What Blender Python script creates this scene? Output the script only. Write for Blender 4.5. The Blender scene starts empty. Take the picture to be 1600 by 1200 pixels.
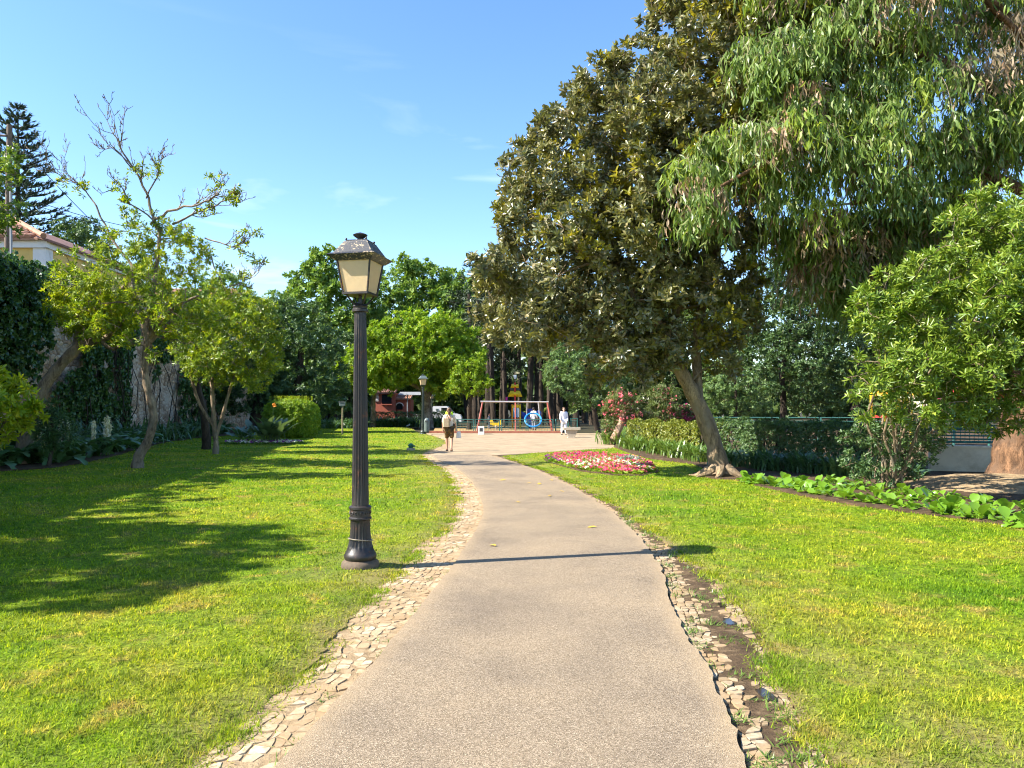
import bpy, bmesh, math, random
import numpy as np
from mathutils import Vector, Matrix

random.seed(11)
rng = np.random.default_rng(11)
scene = bpy.context.scene
COL = scene.collection

# ------------------------------------------------------------------ camera, sky, sun, exposure
F, CX, HY, H = 1180.0, 800.0, 637.0, 1.65        # focal length and horizon in photo pixels, eye height in metres
cam_data = bpy.data.cameras.new("camera")
cam_data.sensor_width = 36.0
cam_data.lens = F / 1600 * 36
cam_data.shift_y = (HY - 600) / 1600
cam_data.clip_end = 3000
cam = bpy.data.objects.new("camera", cam_data)
COL.objects.link(cam)
cam.location = (0, 0, H)
cam.rotation_euler = (math.radians(90), 0, 0)
scene.camera = cam

SUN = Vector((-3.7, -0.95, 3.25)).normalized()    # towards the sun
elev = math.asin(SUN.z)
sun_data = bpy.data.lights.new("sun", 'SUN')
sun_data.energy = 4.8
sun_data.angle = math.radians(0.53)
sun_data.color = (1.0, 0.94, 0.84)
sun_ob = bpy.data.objects.new("sun", sun_data)
COL.objects.link(sun_ob)
sun_ob.rotation_euler = (-SUN).to_track_quat('-Z', 'Y').to_euler()
sun_ob.location = (-30, -10, 40)

world = bpy.data.worlds.new("World")
scene.world = world
world.use_nodes = True
wn, wl = world.node_tree.nodes, world.node_tree.links
wn.clear()
w_out = wn.new('ShaderNodeOutputWorld')
w_bg = wn.new('ShaderNodeBackground')
w_bg.inputs['Strength'].default_value = 0.112
w_sky = wn.new('ShaderNodeTexSky')
w_sky.sky_type = 'NISHITA'
w_sky.sun_disc = False
w_sky.sun_elevation = elev
w_sky.sun_rotation = math.atan2(SUN.x, SUN.y)
w_sky.altitude = 20
w_sky.air_density = 1.0
w_sky.dust_density = 0.3
w_sky.ozone_density = 2.4
# thin wisps of cloud all over the sky
w_tc = wn.new('ShaderNodeTexCoord')
w_map = wn.new('ShaderNodeMapping')
w_map.inputs['Scale'].default_value = (1.2, 1.2, 7.0)
w_map.inputs['Rotation'].default_value = (0.12, -0.1, 0.4)
w_noise = wn.new('ShaderNodeTexNoise')
w_noise.inputs['Scale'].default_value = 2.2
w_noise.inputs['Detail'].default_value = 7
w_noise.inputs['Distortion'].default_value = 0.5
w_ramp = wn.new('ShaderNodeValToRGB')
w_ramp.color_ramp.elements[0].position = 0.60
w_ramp.color_ramp.elements[1].position = 0.82
w_ramp.color_ramp.elements[1].color = (0.55, 0.55, 0.55, 1)
w_mix = wn.new('ShaderNodeMixRGB')
w_mix.inputs[2].default_value = (5.6, 5.9, 6.3, 1)
w_hsv = wn.new('ShaderNodeHueSaturation')
w_hsv.inputs['Saturation'].default_value = 1.17
w_hsv.inputs['Hue'].default_value = 0.505
wl.new(w_tc.outputs['Generated'], w_map.inputs['Vector'])
wl.new(w_map.outputs[0], w_noise.inputs['Vector'])
wl.new(w_noise.outputs[0], w_ramp.inputs[0])
w_sep = wn.new('ShaderNodeSeparateXYZ')
w_el = wn.new('ShaderNodeValToRGB')               # the wisps lie low, thinning out overhead
w_el.color_ramp.elements[0].position = 0.0
w_el.color_ramp.elements[0].color = (0.6, 0.6, 0.6, 1)
w_el.color_ramp.elements[1].position = 0.45
w_el.color_ramp.elements[1].color = (0.0, 0.0, 0.0, 1)
e_ = w_el.color_ramp.elements.new(0.18); e_.color = (1, 1, 1, 1)
w_mul = wn.new('ShaderNodeMixRGB'); w_mul.blend_type = 'MULTIPLY'; w_mul.inputs[0].default_value = 1.0
wl.new(w_tc.outputs['Generated'], w_sep.inputs[0])
wl.new(w_sep.outputs[2], w_el.inputs[0])
wl.new(w_el.outputs[0], w_mul.inputs[1])
wl.new(w_ramp.outputs[0], w_mul.inputs[2])
wl.new(w_mul.outputs[0], w_mix.inputs[0])
wl.new(w_sky.outputs[0], w_hsv.inputs['Color'])
wl.new(w_hsv.outputs[0], w_mix.inputs[1])
wl.new(w_mix.outputs[0], w_bg.inputs[0])
wl.new(w_bg.outputs[0], w_out.inputs[0])

scene.view_settings.view_transform = 'Standard'
scene.view_settings.look = 'None'
scene.view_settings.exposure = 1.62
scene.view_settings.gamma = 1.0
scene.render.engine = 'CYCLES'
cy = scene.cycles
cy.max_bounces = 7
cy.diffuse_bounces = 4
cy.glossy_bounces = 2
cy.transmission_bounces = 4
cy.transparent_max_bounces = 4
cy.use_denoising = True
cy.use_adaptive_sampling = True
cy.adaptive_threshold = 0.02
cy.filter_width = 1.1

# ------------------------------------------------------------------ layout helpers
def P(px, py, Y):
    return np.array(((px - CX) / F * Y, Y, H + (HY - py) / F * Y))
def G(px, py, z=0.0):
    Y = F * (H - z) / (py - HY)
    return np.array(((px - CX) / F * Y, Y, z))
def nrm(a):
    a = np.asarray(a, float)
    return a / (np.linalg.norm(a, axis=-1, keepdims=True) + 1e-9)

# ------------------------------------------------------------------ materials
MATS = {}
def new_mat(name):
    m = bpy.data.materials.new(name)
    m.use_nodes = True
    m.node_tree.nodes.clear()
    MATS[name] = m
    return m, m.node_tree.nodes, m.node_tree.links
def ramp_node(n, stops, interp='LINEAR'):
    r = n.new('ShaderNodeValToRGB')
    r.color_ramp.interpolation = interp
    el = r.color_ramp.elements
    while len(el) < len(stops):
        el.new(0.5)
    for e, (p, c) in zip(el, stops):
        e.position = p
        e.color = (*c, 1) if len(c) == 3 else c
    return r
def noise_node(n, l, vec, scale, detail=4, rough=0.55, dist=0.0, typ='NOISE'):
    t = n.new('ShaderNodeTexNoise')
    t.inputs['Scale'].default_value = scale
    t.inputs['Detail'].default_value = detail
    t.inputs['Roughness'].default_value = rough
    t.inputs['Distortion'].default_value = dist
    if vec is not None:
        l.new(vec, t.inputs['Vector'])
    return t
def mixc(n, l, fac, a, b, mode='MIX'):
    m = n.new('ShaderNodeMixRGB')
    m.blend_type = mode
    for s, v in ((0, fac), (1, a), (2, b)):
        if hasattr(v, 'is_linked'):
            l.new(v, m.inputs[s])
        elif s == 0:
            m.inputs[0].default_value = v
        else:
            m.inputs[s].default_value = (*v, 1)
    return m.outputs[0]
def bump(n, l, height, strength, dist, prev=None):
    b = n.new('ShaderNodeBump')
    b.inputs['Strength'].default_value = strength
    b.inputs['Distance'].default_value = dist
    l.new(height, b.inputs['Height'])
    if prev is not None:
        l.new(prev, b.inputs['Normal'])
    return b.outputs[0]
def finish(m, n, l, color, rough=0.7, normal=None, spec=0.4, metal=0.0, trans=0.0):
    o = n.new('ShaderNodeOutputMaterial')
    p = n.new('ShaderNodeBsdfPrincipled')
    if hasattr(color, 'is_linked'):
        l.new(color, p.inputs['Base Color'])
    else:
        p.inputs['Base Color'].default_value = (*color, 1)
    if hasattr(rough, 'is_linked'):
        l.new(rough, p.inputs['Roughness'])
    else:
        p.inputs['Roughness'].default_value = rough
    p.inputs['Specular IOR Level'].default_value = spec
    p.inputs['Metallic'].default_value = metal
    if normal is not None:
        l.new(normal, p.inputs['Normal'])
    s = p.outputs[0]
    if trans > 0:
        t = n.new('ShaderNodeBsdfTranslucent')
        if hasattr(color, 'is_linked'):
            br = mixc(n, l, 1.0, color, (1.5, 1.45, 0.75), 'MULTIPLY')
            l.new(br, t.inputs['Color'])
        else:
            t.inputs['Color'].default_value = (*[min(1, c * 1.3) for c in color], 1)
        x = n.new('ShaderNodeMixShader')
        x.inputs[0].default_value = trans
        l.new(s, x.inputs[1])
        l.new(t.outputs[0], x.inputs[2])
        s = x.outputs[0]
    l.new(s, o.inputs['Surface'])
    return m
def leaf_mat(name, stops, rough=0.42, trans=0.3, clump=None, spec=0.45, cscale=0.9):
    """leaf colours vary from leaf to leaf (island) and from spray to spray (position)"""
    m, n, l = new_mat(name)
    geo = n.new('ShaderNodeNewGeometry')
    r = ramp_node(n, stops)
    l.new(geo.outputs['Random Per Island'], r.inputs[0])
    c = r.outputs[0]
    nz = noise_node(n, l, geo.outputs['Position'], cscale, 3)
    k = ramp_node(n, [(0.38, (0, 0, 0)), (0.66, (1, 1, 1))])
    l.new(nz.outputs[0], k.inputs[0])
    c = mixc(n, l, k.outputs[0], c, mixc(n, l, 0.6, c, clump or stops[-1][1]))
    return finish(m, n, l, c, rough, None, spec, 0, trans)
def bark_mat(name, dark, light, scale=9.0, rough=0.85, strength=0.9, blotch=None):
    m, n, l = new_mat(name)
    tc = n.new('ShaderNodeTexCoord')
    mp = n.new('ShaderNodeMapping')
    mp.inputs['Scale'].default_value = (1, 1, 0.28)
    l.new(tc.outputs['Object'], mp.inputs['Vector'])
    a = noise_node(n, l, mp.outputs[0], scale, 7, 0.65, 0.6)
    r = ramp_node(n, [(0.3, dark), (0.5, tuple((x + y) / 2 for x, y in zip(dark, light))), (0.72, light)])
    l.new(a.outputs[0], r.inputs[0])
    c = r.outputs[0]
    fz = noise_node(n, l, mp.outputs[0], scale * 4.5, 5, 0.7, 0.5)
    kz = ramp_node(n, [(0.36, (0.45, 0.43, 0.4)), (0.55, (1.05, 1.05, 1.05))])
    l.new(fz.outputs[0], kz.inputs[0])
    c = mixc(n, l, 0.8, c, kz.outputs[0], 'MULTIPLY')
    b = noise_node(n, l, tc.outputs['Object'], 2.3, 4)
    k = ramp_node(n, [(0.50, (0, 0, 0)), (0.64, (1, 1, 1))])
    l.new(b.outputs[0], k.inputs[0])
    if blotch:
        c = mixc(n, l, k.outputs[0], c, blotch)
    nb = bump(n, l, a.outputs[0], strength, 0.05, bump(n, l, fz.outputs[0], strength * 0.6, 0.015))
    return finish(m, n, l, c, rough, nb, 0.25)
def plain_mat(name, col, rough=0.6, var=0.12, scale=6.0, bumpk=0.15, metal=0.0, spec=0.4, trans=0.0, dirt=None, dirtamt=(0.55, 0.75)):
    m, n, l = new_mat(name)
    tc = n.new('ShaderNodeTexCoord')
    a = noise_node(n, l, tc.outputs['Object'], scale, 6, 0.6)
    lo = tuple(c * (1 - var) for c in col)
    hi = tuple(min(1, c * (1 + var)) for c in col)
    r = ramp_node(n, [(0.3, lo), (0.7, hi)])
    l.new(a.outputs[0], r.inputs[0])
    c = r.outputs[0]
    if dirt:
        d = noise_node(n, l, tc.outputs['Object'], scale * 0.45, 6, 0.7, 0.4)
        k = ramp_node(n, [(dirtamt[0], (0, 0, 0)), (dirtamt[1], (1, 1, 1))])
        l.new(d.outputs[0], k.inputs[0])
        c = mixc(n, l, k.outputs[0], c, dirt)
    nb = bump(n, l, a.outputs[0], bumpk, 0.02) if bumpk else None
    return finish(m, n, l, c, rough, nb, spec, metal, trans)

# ------------------------------------------------------------------ object helpers
ORD = ['first', 'second', 'third', 'fourth', 'fifth', 'sixth', 'seventh', 'eighth', 'ninth', 'tenth', 'eleventh', 'twelfth', 'thirteenth', 'fourteenth', 'fifteenth', 'sixteenth', 'seventeenth', 'eighteenth', 'nineteenth', 'twentieth']
def tag(o, label=None, cat=None, group=None, kind=None):
    for k, v in (('label', label), ('category', cat), ('group', group), ('kind', kind)):
        if v:
            o[k] = v
    return o
def empty(name, loc=(0, 0, 0), label=None, cat=None, group=None, rz=0.0):
    o = bpy.data.objects.new(name, None)
    o.empty_display_size = 0.2
    COL.objects.link(o)
    o.location = tuple(loc)
    o.rotation_euler = (0, 0, rz)
    return tag(o, label, cat, group)
def link_mesh(name, me, mat=None, parent=None, world_coords=False):
    o = bpy.data.objects.new(name, me)
    COL.objects.link(o)
    if mat is not None and not me.materials:
        me.materials.append(MATS[mat] if isinstance(mat, str) else mat)
    if parent is not None:
        o.parent = parent
        if world_coords:      # vertices were written in world coordinates
            par = parent
            loc = Vector((0, 0, 0))
            rz = 0
            M = Matrix.Identity(4)
            while par is not None:
                M = par.matrix_basis @ M
                par = par.parent
            o.matrix_basis = M.inverted()
    return o
def np_mesh(name, V, Fc, smooth=False):
    """V (n,3); Fc one (m,k) array or a list of faces"""
    me = bpy.data.meshes.new(name)
    V = np.asarray(V, np.float32)
    if isinstance(Fc, np.ndarray):
        m, k = Fc.shape
        me.vertices.add(len(V))
        me.vertices.foreach_set('co', V.ravel())
        me.loops.add(m * k)
        me.loops.foreach_set('vertex_index', Fc.astype(np.int32).ravel())
        me.polygons.add(m)
        me.polygons.foreach_set('loop_start', np.arange(0, m * k, k, dtype=np.int32))
        me.update(calc_edges=True)
    else:
        me.from_pydata([tuple(map(float, v)) for v in V], [], [tuple(int(i) for i in f) for f in Fc])
        me.update()
    if smooth:
        me.polygons.foreach_set('use_smooth', np.ones(len(me.polygons), bool))
    return me
class MB:
    """collects shapes for ONE part"""
    def __init__(s):
        s.V, s.Fc, s.n = [], [], 0
    def add(s, V, Fc):
        V = np.asarray(V, float)
        s.V.append(V)
        s.Fc += [tuple(i + s.n for i in f) for f in Fc]
        s.n += len(V)
        return s
    def box(s, c, size, rz=0.0, taper=1.0, bev=0.0):
        x, y, z = [q / 2 for q in size]
        b = min(bev, x * .6, y * .6)
        def ring(zz, kx):
            X, Y = x * kx, y * kx
            if b > 0:
                return [(-X + b, -Y, zz), (X - b, -Y, zz), (X, -Y + b, zz), (X, Y - b, zz), (X - b, Y, zz), (-X + b, Y, zz), (-X, Y - b, zz), (-X, -Y + b, zz)]
            return [(-X, -Y, zz), (X, -Y, zz), (X, Y, zz), (-X, Y, zz)]
        V = np.array(ring(-z, 1) + ring(z, taper))
        k = len(V) // 2
        ca, sa = math.cos(rz), math.sin(rz)
        R = np.array(((ca, -sa, 0), (sa, ca, 0), (0, 0, 1)))
        V = V @ R.T + np.asarray(c, float)
        Fc = [tuple(range(k - 1, -1, -1)), tuple(range(k, 2 * k))]
        Fc += [(i, (i + 1) % k, k + (i + 1) % k, k + i) for i in range(k)]
        return s.add(V, Fc)
    def tube(s, pts, radii, sides=8, cap=True, flute=0.0):
        pts = np.asarray(pts, float)
        n = len(pts)
        radii = np.broadcast_to(np.asarray(radii, float), (n,))
        t = nrm(np.gradient(pts, axis=0))
        ref = np.array((0.31, 0.95, 0.05)) if abs(t[0][2]) > 0.7 else np.array((0, 0, 1.0))
        u = nrm(np.cross(t[0], ref))
        V = []
        ang = np.arange(sides) * 2 * math.pi / sides
        for i in range(n):
            u = nrm(u - t[i] * np.dot(u, t[i]))
            v = np.cross(t[i], u)
            r = radii[i] * (1 - flute * (np.arange(sides) % 2))
            V.append(pts[i] + np.outer(np.cos(ang) * r, u) + np.outer(np.sin(ang) * r, v))
        Fc = []
        for i in range(n - 1):
            a, b = i * sides, (i + 1) * sides
            Fc += [(a + j, a + (j + 1) % sides, b + (j + 1) % sides, b + j) for j in range(sides)]
        if cap:
            Fc.append(tuple(range(sides - 1, -1, -1)))
            Fc.append(tuple(range((n - 1) * sides, n * sides)))
        return s.add(np.concatenate(V), Fc)
    def lathe(s, prof, sides=24, flute=None, c=(0, 0, 0)):
        """prof: (r, z); flute: list of booleans per profile point"""
        V = []
        ang = np.arange(sides) * 2 * math.pi / sides
        for i, (r, z) in enumerate(prof):
            rr = np.full(sides, r)
            if flute and flute[i]:
                rr = r * (1 - flute[i] * (np.arange(sides) % 2))
            V.append(np.stack([np.cos(ang) * rr, np.sin(ang) * rr, np.full(sides, z)], 1))
        Fc = []
        for i in range(len(prof) - 1):
            a, b = i * sides, (i + 1) * sides
            Fc += [(a + j, a + (j + 1) % sides, b + (j + 1) % sides, b + j) for j in range(sides)]
        Fc.append(tuple(range(sides - 1, -1, -1)))
        Fc.append(tuple(range((len(prof) - 1) * sides, len(prof) * sides)))
        return s.add(np.concatenate(V) + np.asarray(c, float), Fc)
    def prism(s, poly, c, du, dv, dn, depth):
        """flat polygon (u,v) in the plane c + u*du + v*dv, extruded by depth along dn"""
        c, du, dv, dn = [np.asarray(q, float) for q in (c, du, dv, dn)]
        A = np.array([c + u * du + v * dv for u, v in poly])
        B = A + dn * depth
        k = len(poly)
        Fc = [tuple(range(k - 1, -1, -1)), tuple(range(k, 2 * k))] + [(i, (i + 1) % k, k + (i + 1) % k, k + i) for i in range(k)]
        return s.add(np.concatenate([A, B]), Fc)
    def sphere(s, c, r, seg=12, rings=8):
        r = np.broadcast_to(np.asarray(r, float), (3,))
        V = [(0, 0, -1)]
        for i in range(1, rings):
            a = -math.pi / 2 + math.pi * i / rings
            V += [(math.cos(a) * math.cos(2 * math.pi * j / seg), math.cos(a) * math.sin(2 * math.pi * j / seg), math.sin(a)) for j in range(seg)]
        V.append((0, 0, 1))
        Fc = [(0, 1 + (j + 1) % seg, 1 + j) for j in range(seg)]
        for i in range(rings - 2):
            a, b = 1 + i * seg, 1 + (i + 1) * seg
            Fc += [(a + j, a + (j + 1) % seg, b + (j + 1) % seg, b + j) for j in range(seg)]
        e = len(V) - 1
        a = 1 + (rings - 2) * seg
        Fc += [(a + j, a + (j + 1) % seg, e) for j in range(seg)]
        return s.add(np.array(V) * r + np.asarray(c, float), Fc)
    def build(s, name, mat, parent=None, smooth=False, world=True):
        me = np_mesh(name, np.concatenate(s.V), s.Fc, smooth)
        # wind faces outwards
        bm = bmesh.new(); bm.from_mesh(me)
        bmesh.ops.recalc_face_normals(bm, faces=bm.faces)
        bm.to_mesh(me); bm.free()
        if smooth:
            me.polygons.foreach_set('use_smooth', np.ones(len(me.polygons), bool))
            try:
                me.set_sharp_from_angle(angle=math.radians(42))
            except Exception:
                pass
        return link_mesh(name, me, mat, parent, world_coords=world and parent is not None)
def copy_tree(o, parent=None):
    c = o.copy()
    COL.objects.link(c)
    c.parent = parent
    for ch in list(o.children):
        copy_tree(ch, c)
    return c
# ------------------------------------------------------------------ material library
def lawn_colour(n, l):
    """greens, with straw-coloured thin patches; shared by turf and blades"""
    geo = n.new('ShaderNodeNewGeometry')
    pos = geo.outputs['Position']
    a = noise_node(n, l, pos, 0.55, 5, 0.6, 0.3)
    r = ramp_node(n, [(0.30, (0.11, 0.230, 0.009)), (0.46, (0.175, 0.280, 0.012)), (0.58, (0.245, 0.315, 0.018)), (0.72, (0.34, 0.33, 0.04))])
    l.new(a.outputs[0], r.inputs[0])
    b = noise_node(n, l, pos, 2.1, 6, 0.65, 0.4)
    k = ramp_node(n, [(0.54, (0, 0, 0)), (0.70, (1, 1, 1))])
    l.new(b.outputs[0], k.inputs[0])
    # worn strip beside the path, and the greener far half of the left lawn
    sep = n.new('ShaderNodeSeparateXYZ'); l.new(pos, sep.inputs[0])
    c = mixc(n, l, k.outputs[0], r.outputs[0], (0.36, 0.29, 0.07))
    q = noise_node(n, l, pos, 11, 4, 0.7, 0.3)
    kq = ramp_node(n, [(0.34, (0.52, 0.58, 0.5)), (0.5, (1, 1, 1)), (0.68, (1.45, 1.3, 1.2))])
    l.new(q.outputs[0], kq.inputs[0])
    c = mixc(n, l, 1.0, c, kq.outputs[0], 'MULTIPLY')
    return geo, pos, c, sep, b
def make_lawn_mats():
    m, n, l = new_mat('turf')
    geo, pos, c, sep, b = lawn_colour(n, l)
    f = noise_node(n, l, pos, 38, 5, 0.75)
    k = ramp_node(n, [(0.35, (0.30, 0.30, 0.30)), (0.62, (1.15, 1.12, 1.1))])
    l.new(f.outputs[0], k.inputs[0])
    c2 = mixc(n, l, 1.0, c, k.outputs[0], 'MULTIPLY')
    at = n.new('ShaderNodeAttribute'); at.attribute_name = 'worn'
    c2 = mixc(n, l, at.outputs['Fac'], c2, mixc(n, l, f.outputs[0], (0.20, 0.145, 0.07), (0.30, 0.24, 0.10)))
    nb = bump(n, l, f.outputs[0], 0.9, 0.03)
    finish(m, n, l, c2, 0.9, nb, 0.1)
    m, n, l = new_mat('grass_blade')
    geo, pos, c, sep, b = lawn_colour(n, l)
    r = ramp_node(n, [(0.0, (0.40, 0.50, 0.4)), (0.4, (0.95, 0.98, 0.9)), (0.78, (1.35, 1.25, 1.0)), (0.9, (1.8, 1.45, 1.4)), (1.0, (2.3, 1.65, 2.2))])
    l.new(geo.outputs['Random Per Island'], r.inputs[0])
    c2 = mixc(n, l, 1.0, c, r.outputs[0], 'MULTIPLY')
    at = n.new('ShaderNodeAttribute'); at.attribute_name = 'worn'
    c2 = mixc(n, l, at.outputs['Fac'], c2, mixc(n, l, geo.outputs['Random Per Island'], (0.17, 0.15, 0.04), (0.38, 0.30, 0.10)))
    finish(m, n, l, c2, 0.6, None, 0.18, 0, 0.42)
make_lawn_mats()

def make_asphalt():
    m, n, l = new_mat('asphalt')
    geo = n.new('ShaderNodeNewGeometry'); pos = geo.outputs['Position']
    v = n.new('ShaderNodeTexVoronoi'); v.inputs['Scale'].default_value = 215
    l.new(pos, v.inputs['Vector'])
    vc = n.new('ShaderNodeSeparateXYZ'); l.new(v.outputs['Color'], vc.inputs[0])
    r = ramp_node(n, [(0.0, (0.12, 0.088, 0.055)), (0.25, (0.22, 0.167, 0.108)), (0.6, (0.315, 0.245, 0.163)), (0.85, (0.405, 0.32, 0.219)), (1.0, (0.57, 0.465, 0.335))])
    l.new(vc.outputs[0], r.inputs[0])
    d = ramp_node(n, [(0.0, (1.05, 1.05, 1.05)), (0.75, (0.5, 0.5, 0.5))])
    l.new(v.outputs['Distance'], d.inputs[0])
    c = mixc(n, l, 0.45, r.outputs[0], d.outputs[0], 'MULTIPLY')
    a = noise_node(n, l, pos, 0.9, 6, 0.6, 0.3)
    k = ramp_node(n, [(0.28, (0.74, 0.74, 0.76)), (0.5, (1.0, 0.99, 0.97)), (0.72, (1.2, 1.17, 1.1))])
    l.new(a.outputs[0], k.inputs[0])
    c = mixc(n, l, 1.0, c, k.outputs[0], 'MULTIPLY')
    st = noise_node(n, l, pos, 3.4, 7, 0.75, 0.8)
    ks = ramp_node(n, [(0.60, (1, 1, 1)), (0.74, (0.76, 0.73, 0.70))])
    l.new(st.outputs[0], ks.inputs[0])
    c = mixc(n, l, 1.0, c, ks.outputs[0], 'MULTIPLY')
    # sandy wash near the edges
    at = n.new('ShaderNodeAttribute'); at.attribute_name = 'edge'
    nz = noise_node(n, l, pos, 7, 5, 0.7)
    mm = n.new('ShaderNodeMath'); mm.operation = 'MULTIPLY'
    l.new(at.outputs['Fac'], mm.inputs[0]); l.new(nz.outputs[0], mm.inputs[1])
    c = mixc(n, l, mm.outputs[0], c, (0.40, 0.29, 0.165))
    nb = bump(n, l, v.outputs['Distance'], 0.75, 0.006)
    finish(m, n, l, c, 0.85, nb, 0.25)
    m, n, l = new_mat('plaza_gravel')
    geo = n.new('ShaderNodeNewGeometry'); pos = geo.outputs['Position']
    a = noise_node(n, l, pos, 1.3, 8, 0.7, 0.4)
    r = ramp_node(n, [(0.3, (0.23, 0.17, 0.105)), (0.5, (0.315, 0.24, 0.15)), (0.7, (0.39, 0.305, 0.195))])
    l.new(a.outputs[0], r.inputs[0])
    f = noise_node(n, l, pos, 30, 4, 0.7)
    c = mixc(n, l, 0.5, r.outputs[0], f.outputs[0], 'OVERLAY')
    nb = bump(n, l, f.outputs[0], 0.5, 0.02)
    finish(m, n, l, c, 0.9, nb, 0.15)
make_asphalt()

def soil(name, a, b, c_, scale=5.0, k=0.8, rough=0.95):
    m, n, l = new_mat(name)
    geo = n.new('ShaderNodeNewGeometry'); pos = geo.outputs['Position']
    x = noise_node(n, l, pos, scale, 8, 0.7, 0.3)
    r = ramp_node(n, [(0.3, a), (0.5, b), (0.72, c_)])
    l.new(x.outputs[0], r.inputs[0])
    y = noise_node(n, l, pos, scale * 9, 5, 0.7)
    nb = bump(n, l, y.outputs[0], k, 0.03, bump(n, l, x.outputs[0], k, 0.06))
    finish(m, n, l, r.outputs[0], rough, nb, 0.2)
soil('soil', (0.035, 0.024, 0.014), (0.085, 0.055, 0.03), (0.17, 0.11, 0.06))
soil('sandy_soil', (0.20, 0.135, 0.07), (0.33, 0.235, 0.13), (0.46, 0.35, 0.21), 7.0, 0.6)
soil('mud', (0.05, 0.032, 0.018), (0.105, 0.068, 0.036), (0.26, 0.18, 0.10), 6.0, 0.7, 0.75)
soil('woodland_floor', (0.016, 0.016, 0.008), (0.035, 0.032, 0.015), (0.075, 0.06, 0.03), 1.2)
soil('play_sand', (0.26, 0.17, 0.07), (0.36, 0.24, 0.10), (0.45, 0.31, 0.14), 1.0)
def stone_mat(name, stops, bumpk=0.5, rough=0.75):
    m, n, l = new_mat(name)
    oi = n.new('ShaderNodeNewGeometry')
    ob = n.new('ShaderNodeObjectInfo')
    add = n.new('ShaderNodeMath'); add.operation = 'ADD'
    l.new(oi.outputs['Random Per Island'], add.inputs[0]); l.new(ob.outputs['Random'], add.inputs[1])
    fr = n.new('ShaderNodeMath'); fr.operation = 'FRACT'; l.new(add.outputs[0], fr.inputs[0])
    r = ramp_node(n, stops); l.new(fr.outputs[0], r.inputs[0])
    a = noise_node(n, l, oi.outputs['Position'], 26, 7, 0.7, 0.3)
    k = ramp_node(n, [(0.28, (0.62, 0.55, 0.45)), (0.6, (1.08, 1.06, 1.02))]); l.new(a.outputs[0], k.inputs[0])
    c = mixc(n, l, 1.0, r.outputs[0], k.outputs[0], 'MULTIPLY')
    d = noise_node(n, l, oi.outputs['Position'], 2.6, 5, 0.65)
    kd = ramp_node(n, [(0.38, (0, 0, 0)), (0.58, (0.85, 0.85, 0.85))]); l.new(d.outputs[0], kd.inputs[0])
    c = mixc(n, l, kd.outputs[0], c, (0.30, 0.20, 0.10))
    nb = bump(n, l, a.outputs[0], bumpk, 0.01)
    finish(m, n, l, c, rough, nb, 0.3)
stone_mat('limestone', [(0, (0.34, 0.255, 0.155)), (0.4, (0.44, 0.345, 0.22)), (0.8, (0.49, 0.395, 0.265)), (1, (0.54, 0.45, 0.32))])
stone_mat('limestone_pale', [(0, (0.26, 0.20, 0.125)), (0.5, (0.35, 0.275, 0.185)), (1, (0.46, 0.385, 0.28))])

leaf_mat('magnolia_leaf', [(0.0, (0.085, 0.104, 0.042)), (0.4, (0.140, 0.155, 0.066)), (0.7, (0.205, 0.205, 0.105)), (0.92, (0.28, 0.245, 0.15)), (1.0, (0.36, 0.29, 0.15))], 0.28, 0.2, (0.19, 0.175, 0.03), 0.6, 0.8)
leaf_mat('magnolia_new', [(0.0, (0.15, 0.17, 0.018)), (0.6, (0.24, 0.235, 0.022)), (1.0, (0.34, 0.28, 0.03))], 0.34, 0.32)
leaf_mat('eucalyptus_leaf', [(0.0, (0.075, 0.135, 0.028)), (0.45, (0.13, 0.20, 0.042)), (0.8, (0.20, 0.26, 0.07)), (1.0, (0.30, 0.28, 0.12))], 0.42, 0.36, (0.16, 0.25, 0.035), 0.4)
leaf_mat('eucalyptus_young', [(0.0, (0.12, 0.21, 0.025)), (0.5, (0.20, 0.30, 0.035)), (1.0, (0.33, 0.38, 0.06))], 0.4, 0.4)
leaf_mat('eucalyptus_dry', [(0.0, (0.13, 0.105, 0.06)), (0.5, (0.21, 0.17, 0.10)), (0.85, (0.30, 0.24, 0.15)), (1.0, (0.40, 0.22, 0.11))], 0.6, 0.15)
leaf_mat('shrub_leaf', [(0.0, (0.075, 0.15, 0.016)), (0.5, (0.145, 0.235, 0.022)), (0.85, (0.235, 0.31, 0.035)), (1.0, (0.34, 0.37, 0.06))], 0.36, 0.3, (0.17, 0.24, 0.03), 0.5)
leaf_mat('lime_leaf', [(0.0, (0.11, 0.20, 0.010)), (0.5, (0.21, 0.30, 0.012)), (0.85, (0.31, 0.36, 0.016)), (1.0, (0.44, 0.39, 0.02))], 0.45, 0.42, (0.25, 0.29, 0.015), 0.35)
leaf_mat('bright_leaf', [(0.0, (0.10, 0.21, 0.014)), (0.5, (0.19, 0.31, 0.018)), (0.9, (0.28, 0.37, 0.025)), (1.0, (0.38, 0.39, 0.03))], 0.5, 0.4, (0.20, 0.30, 0.02), 0.35, 0.4)
leaf_mat('mid_leaf', [(0.0, (0.10, 0.195, 0.035)), (0.5, (0.165, 0.275, 0.05)), (0.9, (0.235, 0.335, 0.065)), (1.0, (0.31, 0.36, 0.08))], 0.5, 0.3, (0.12, 0.20, 0.03), 0.35, 0.25)
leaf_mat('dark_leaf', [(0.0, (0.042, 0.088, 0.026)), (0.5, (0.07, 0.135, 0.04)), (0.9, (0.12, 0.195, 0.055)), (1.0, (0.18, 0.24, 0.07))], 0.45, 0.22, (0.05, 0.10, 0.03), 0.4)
leaf_mat('ivy_leaf', [(0.0, (0.028, 0.078, 0.022)), (0.5, (0.05, 0.12, 0.032)), (0.9, (0.085, 0.17, 0.04)), (1.0, (0.15, 0.22, 0.045))], 0.35, 0.2, (0.05, 0.11, 0.025), 0.5)
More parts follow.
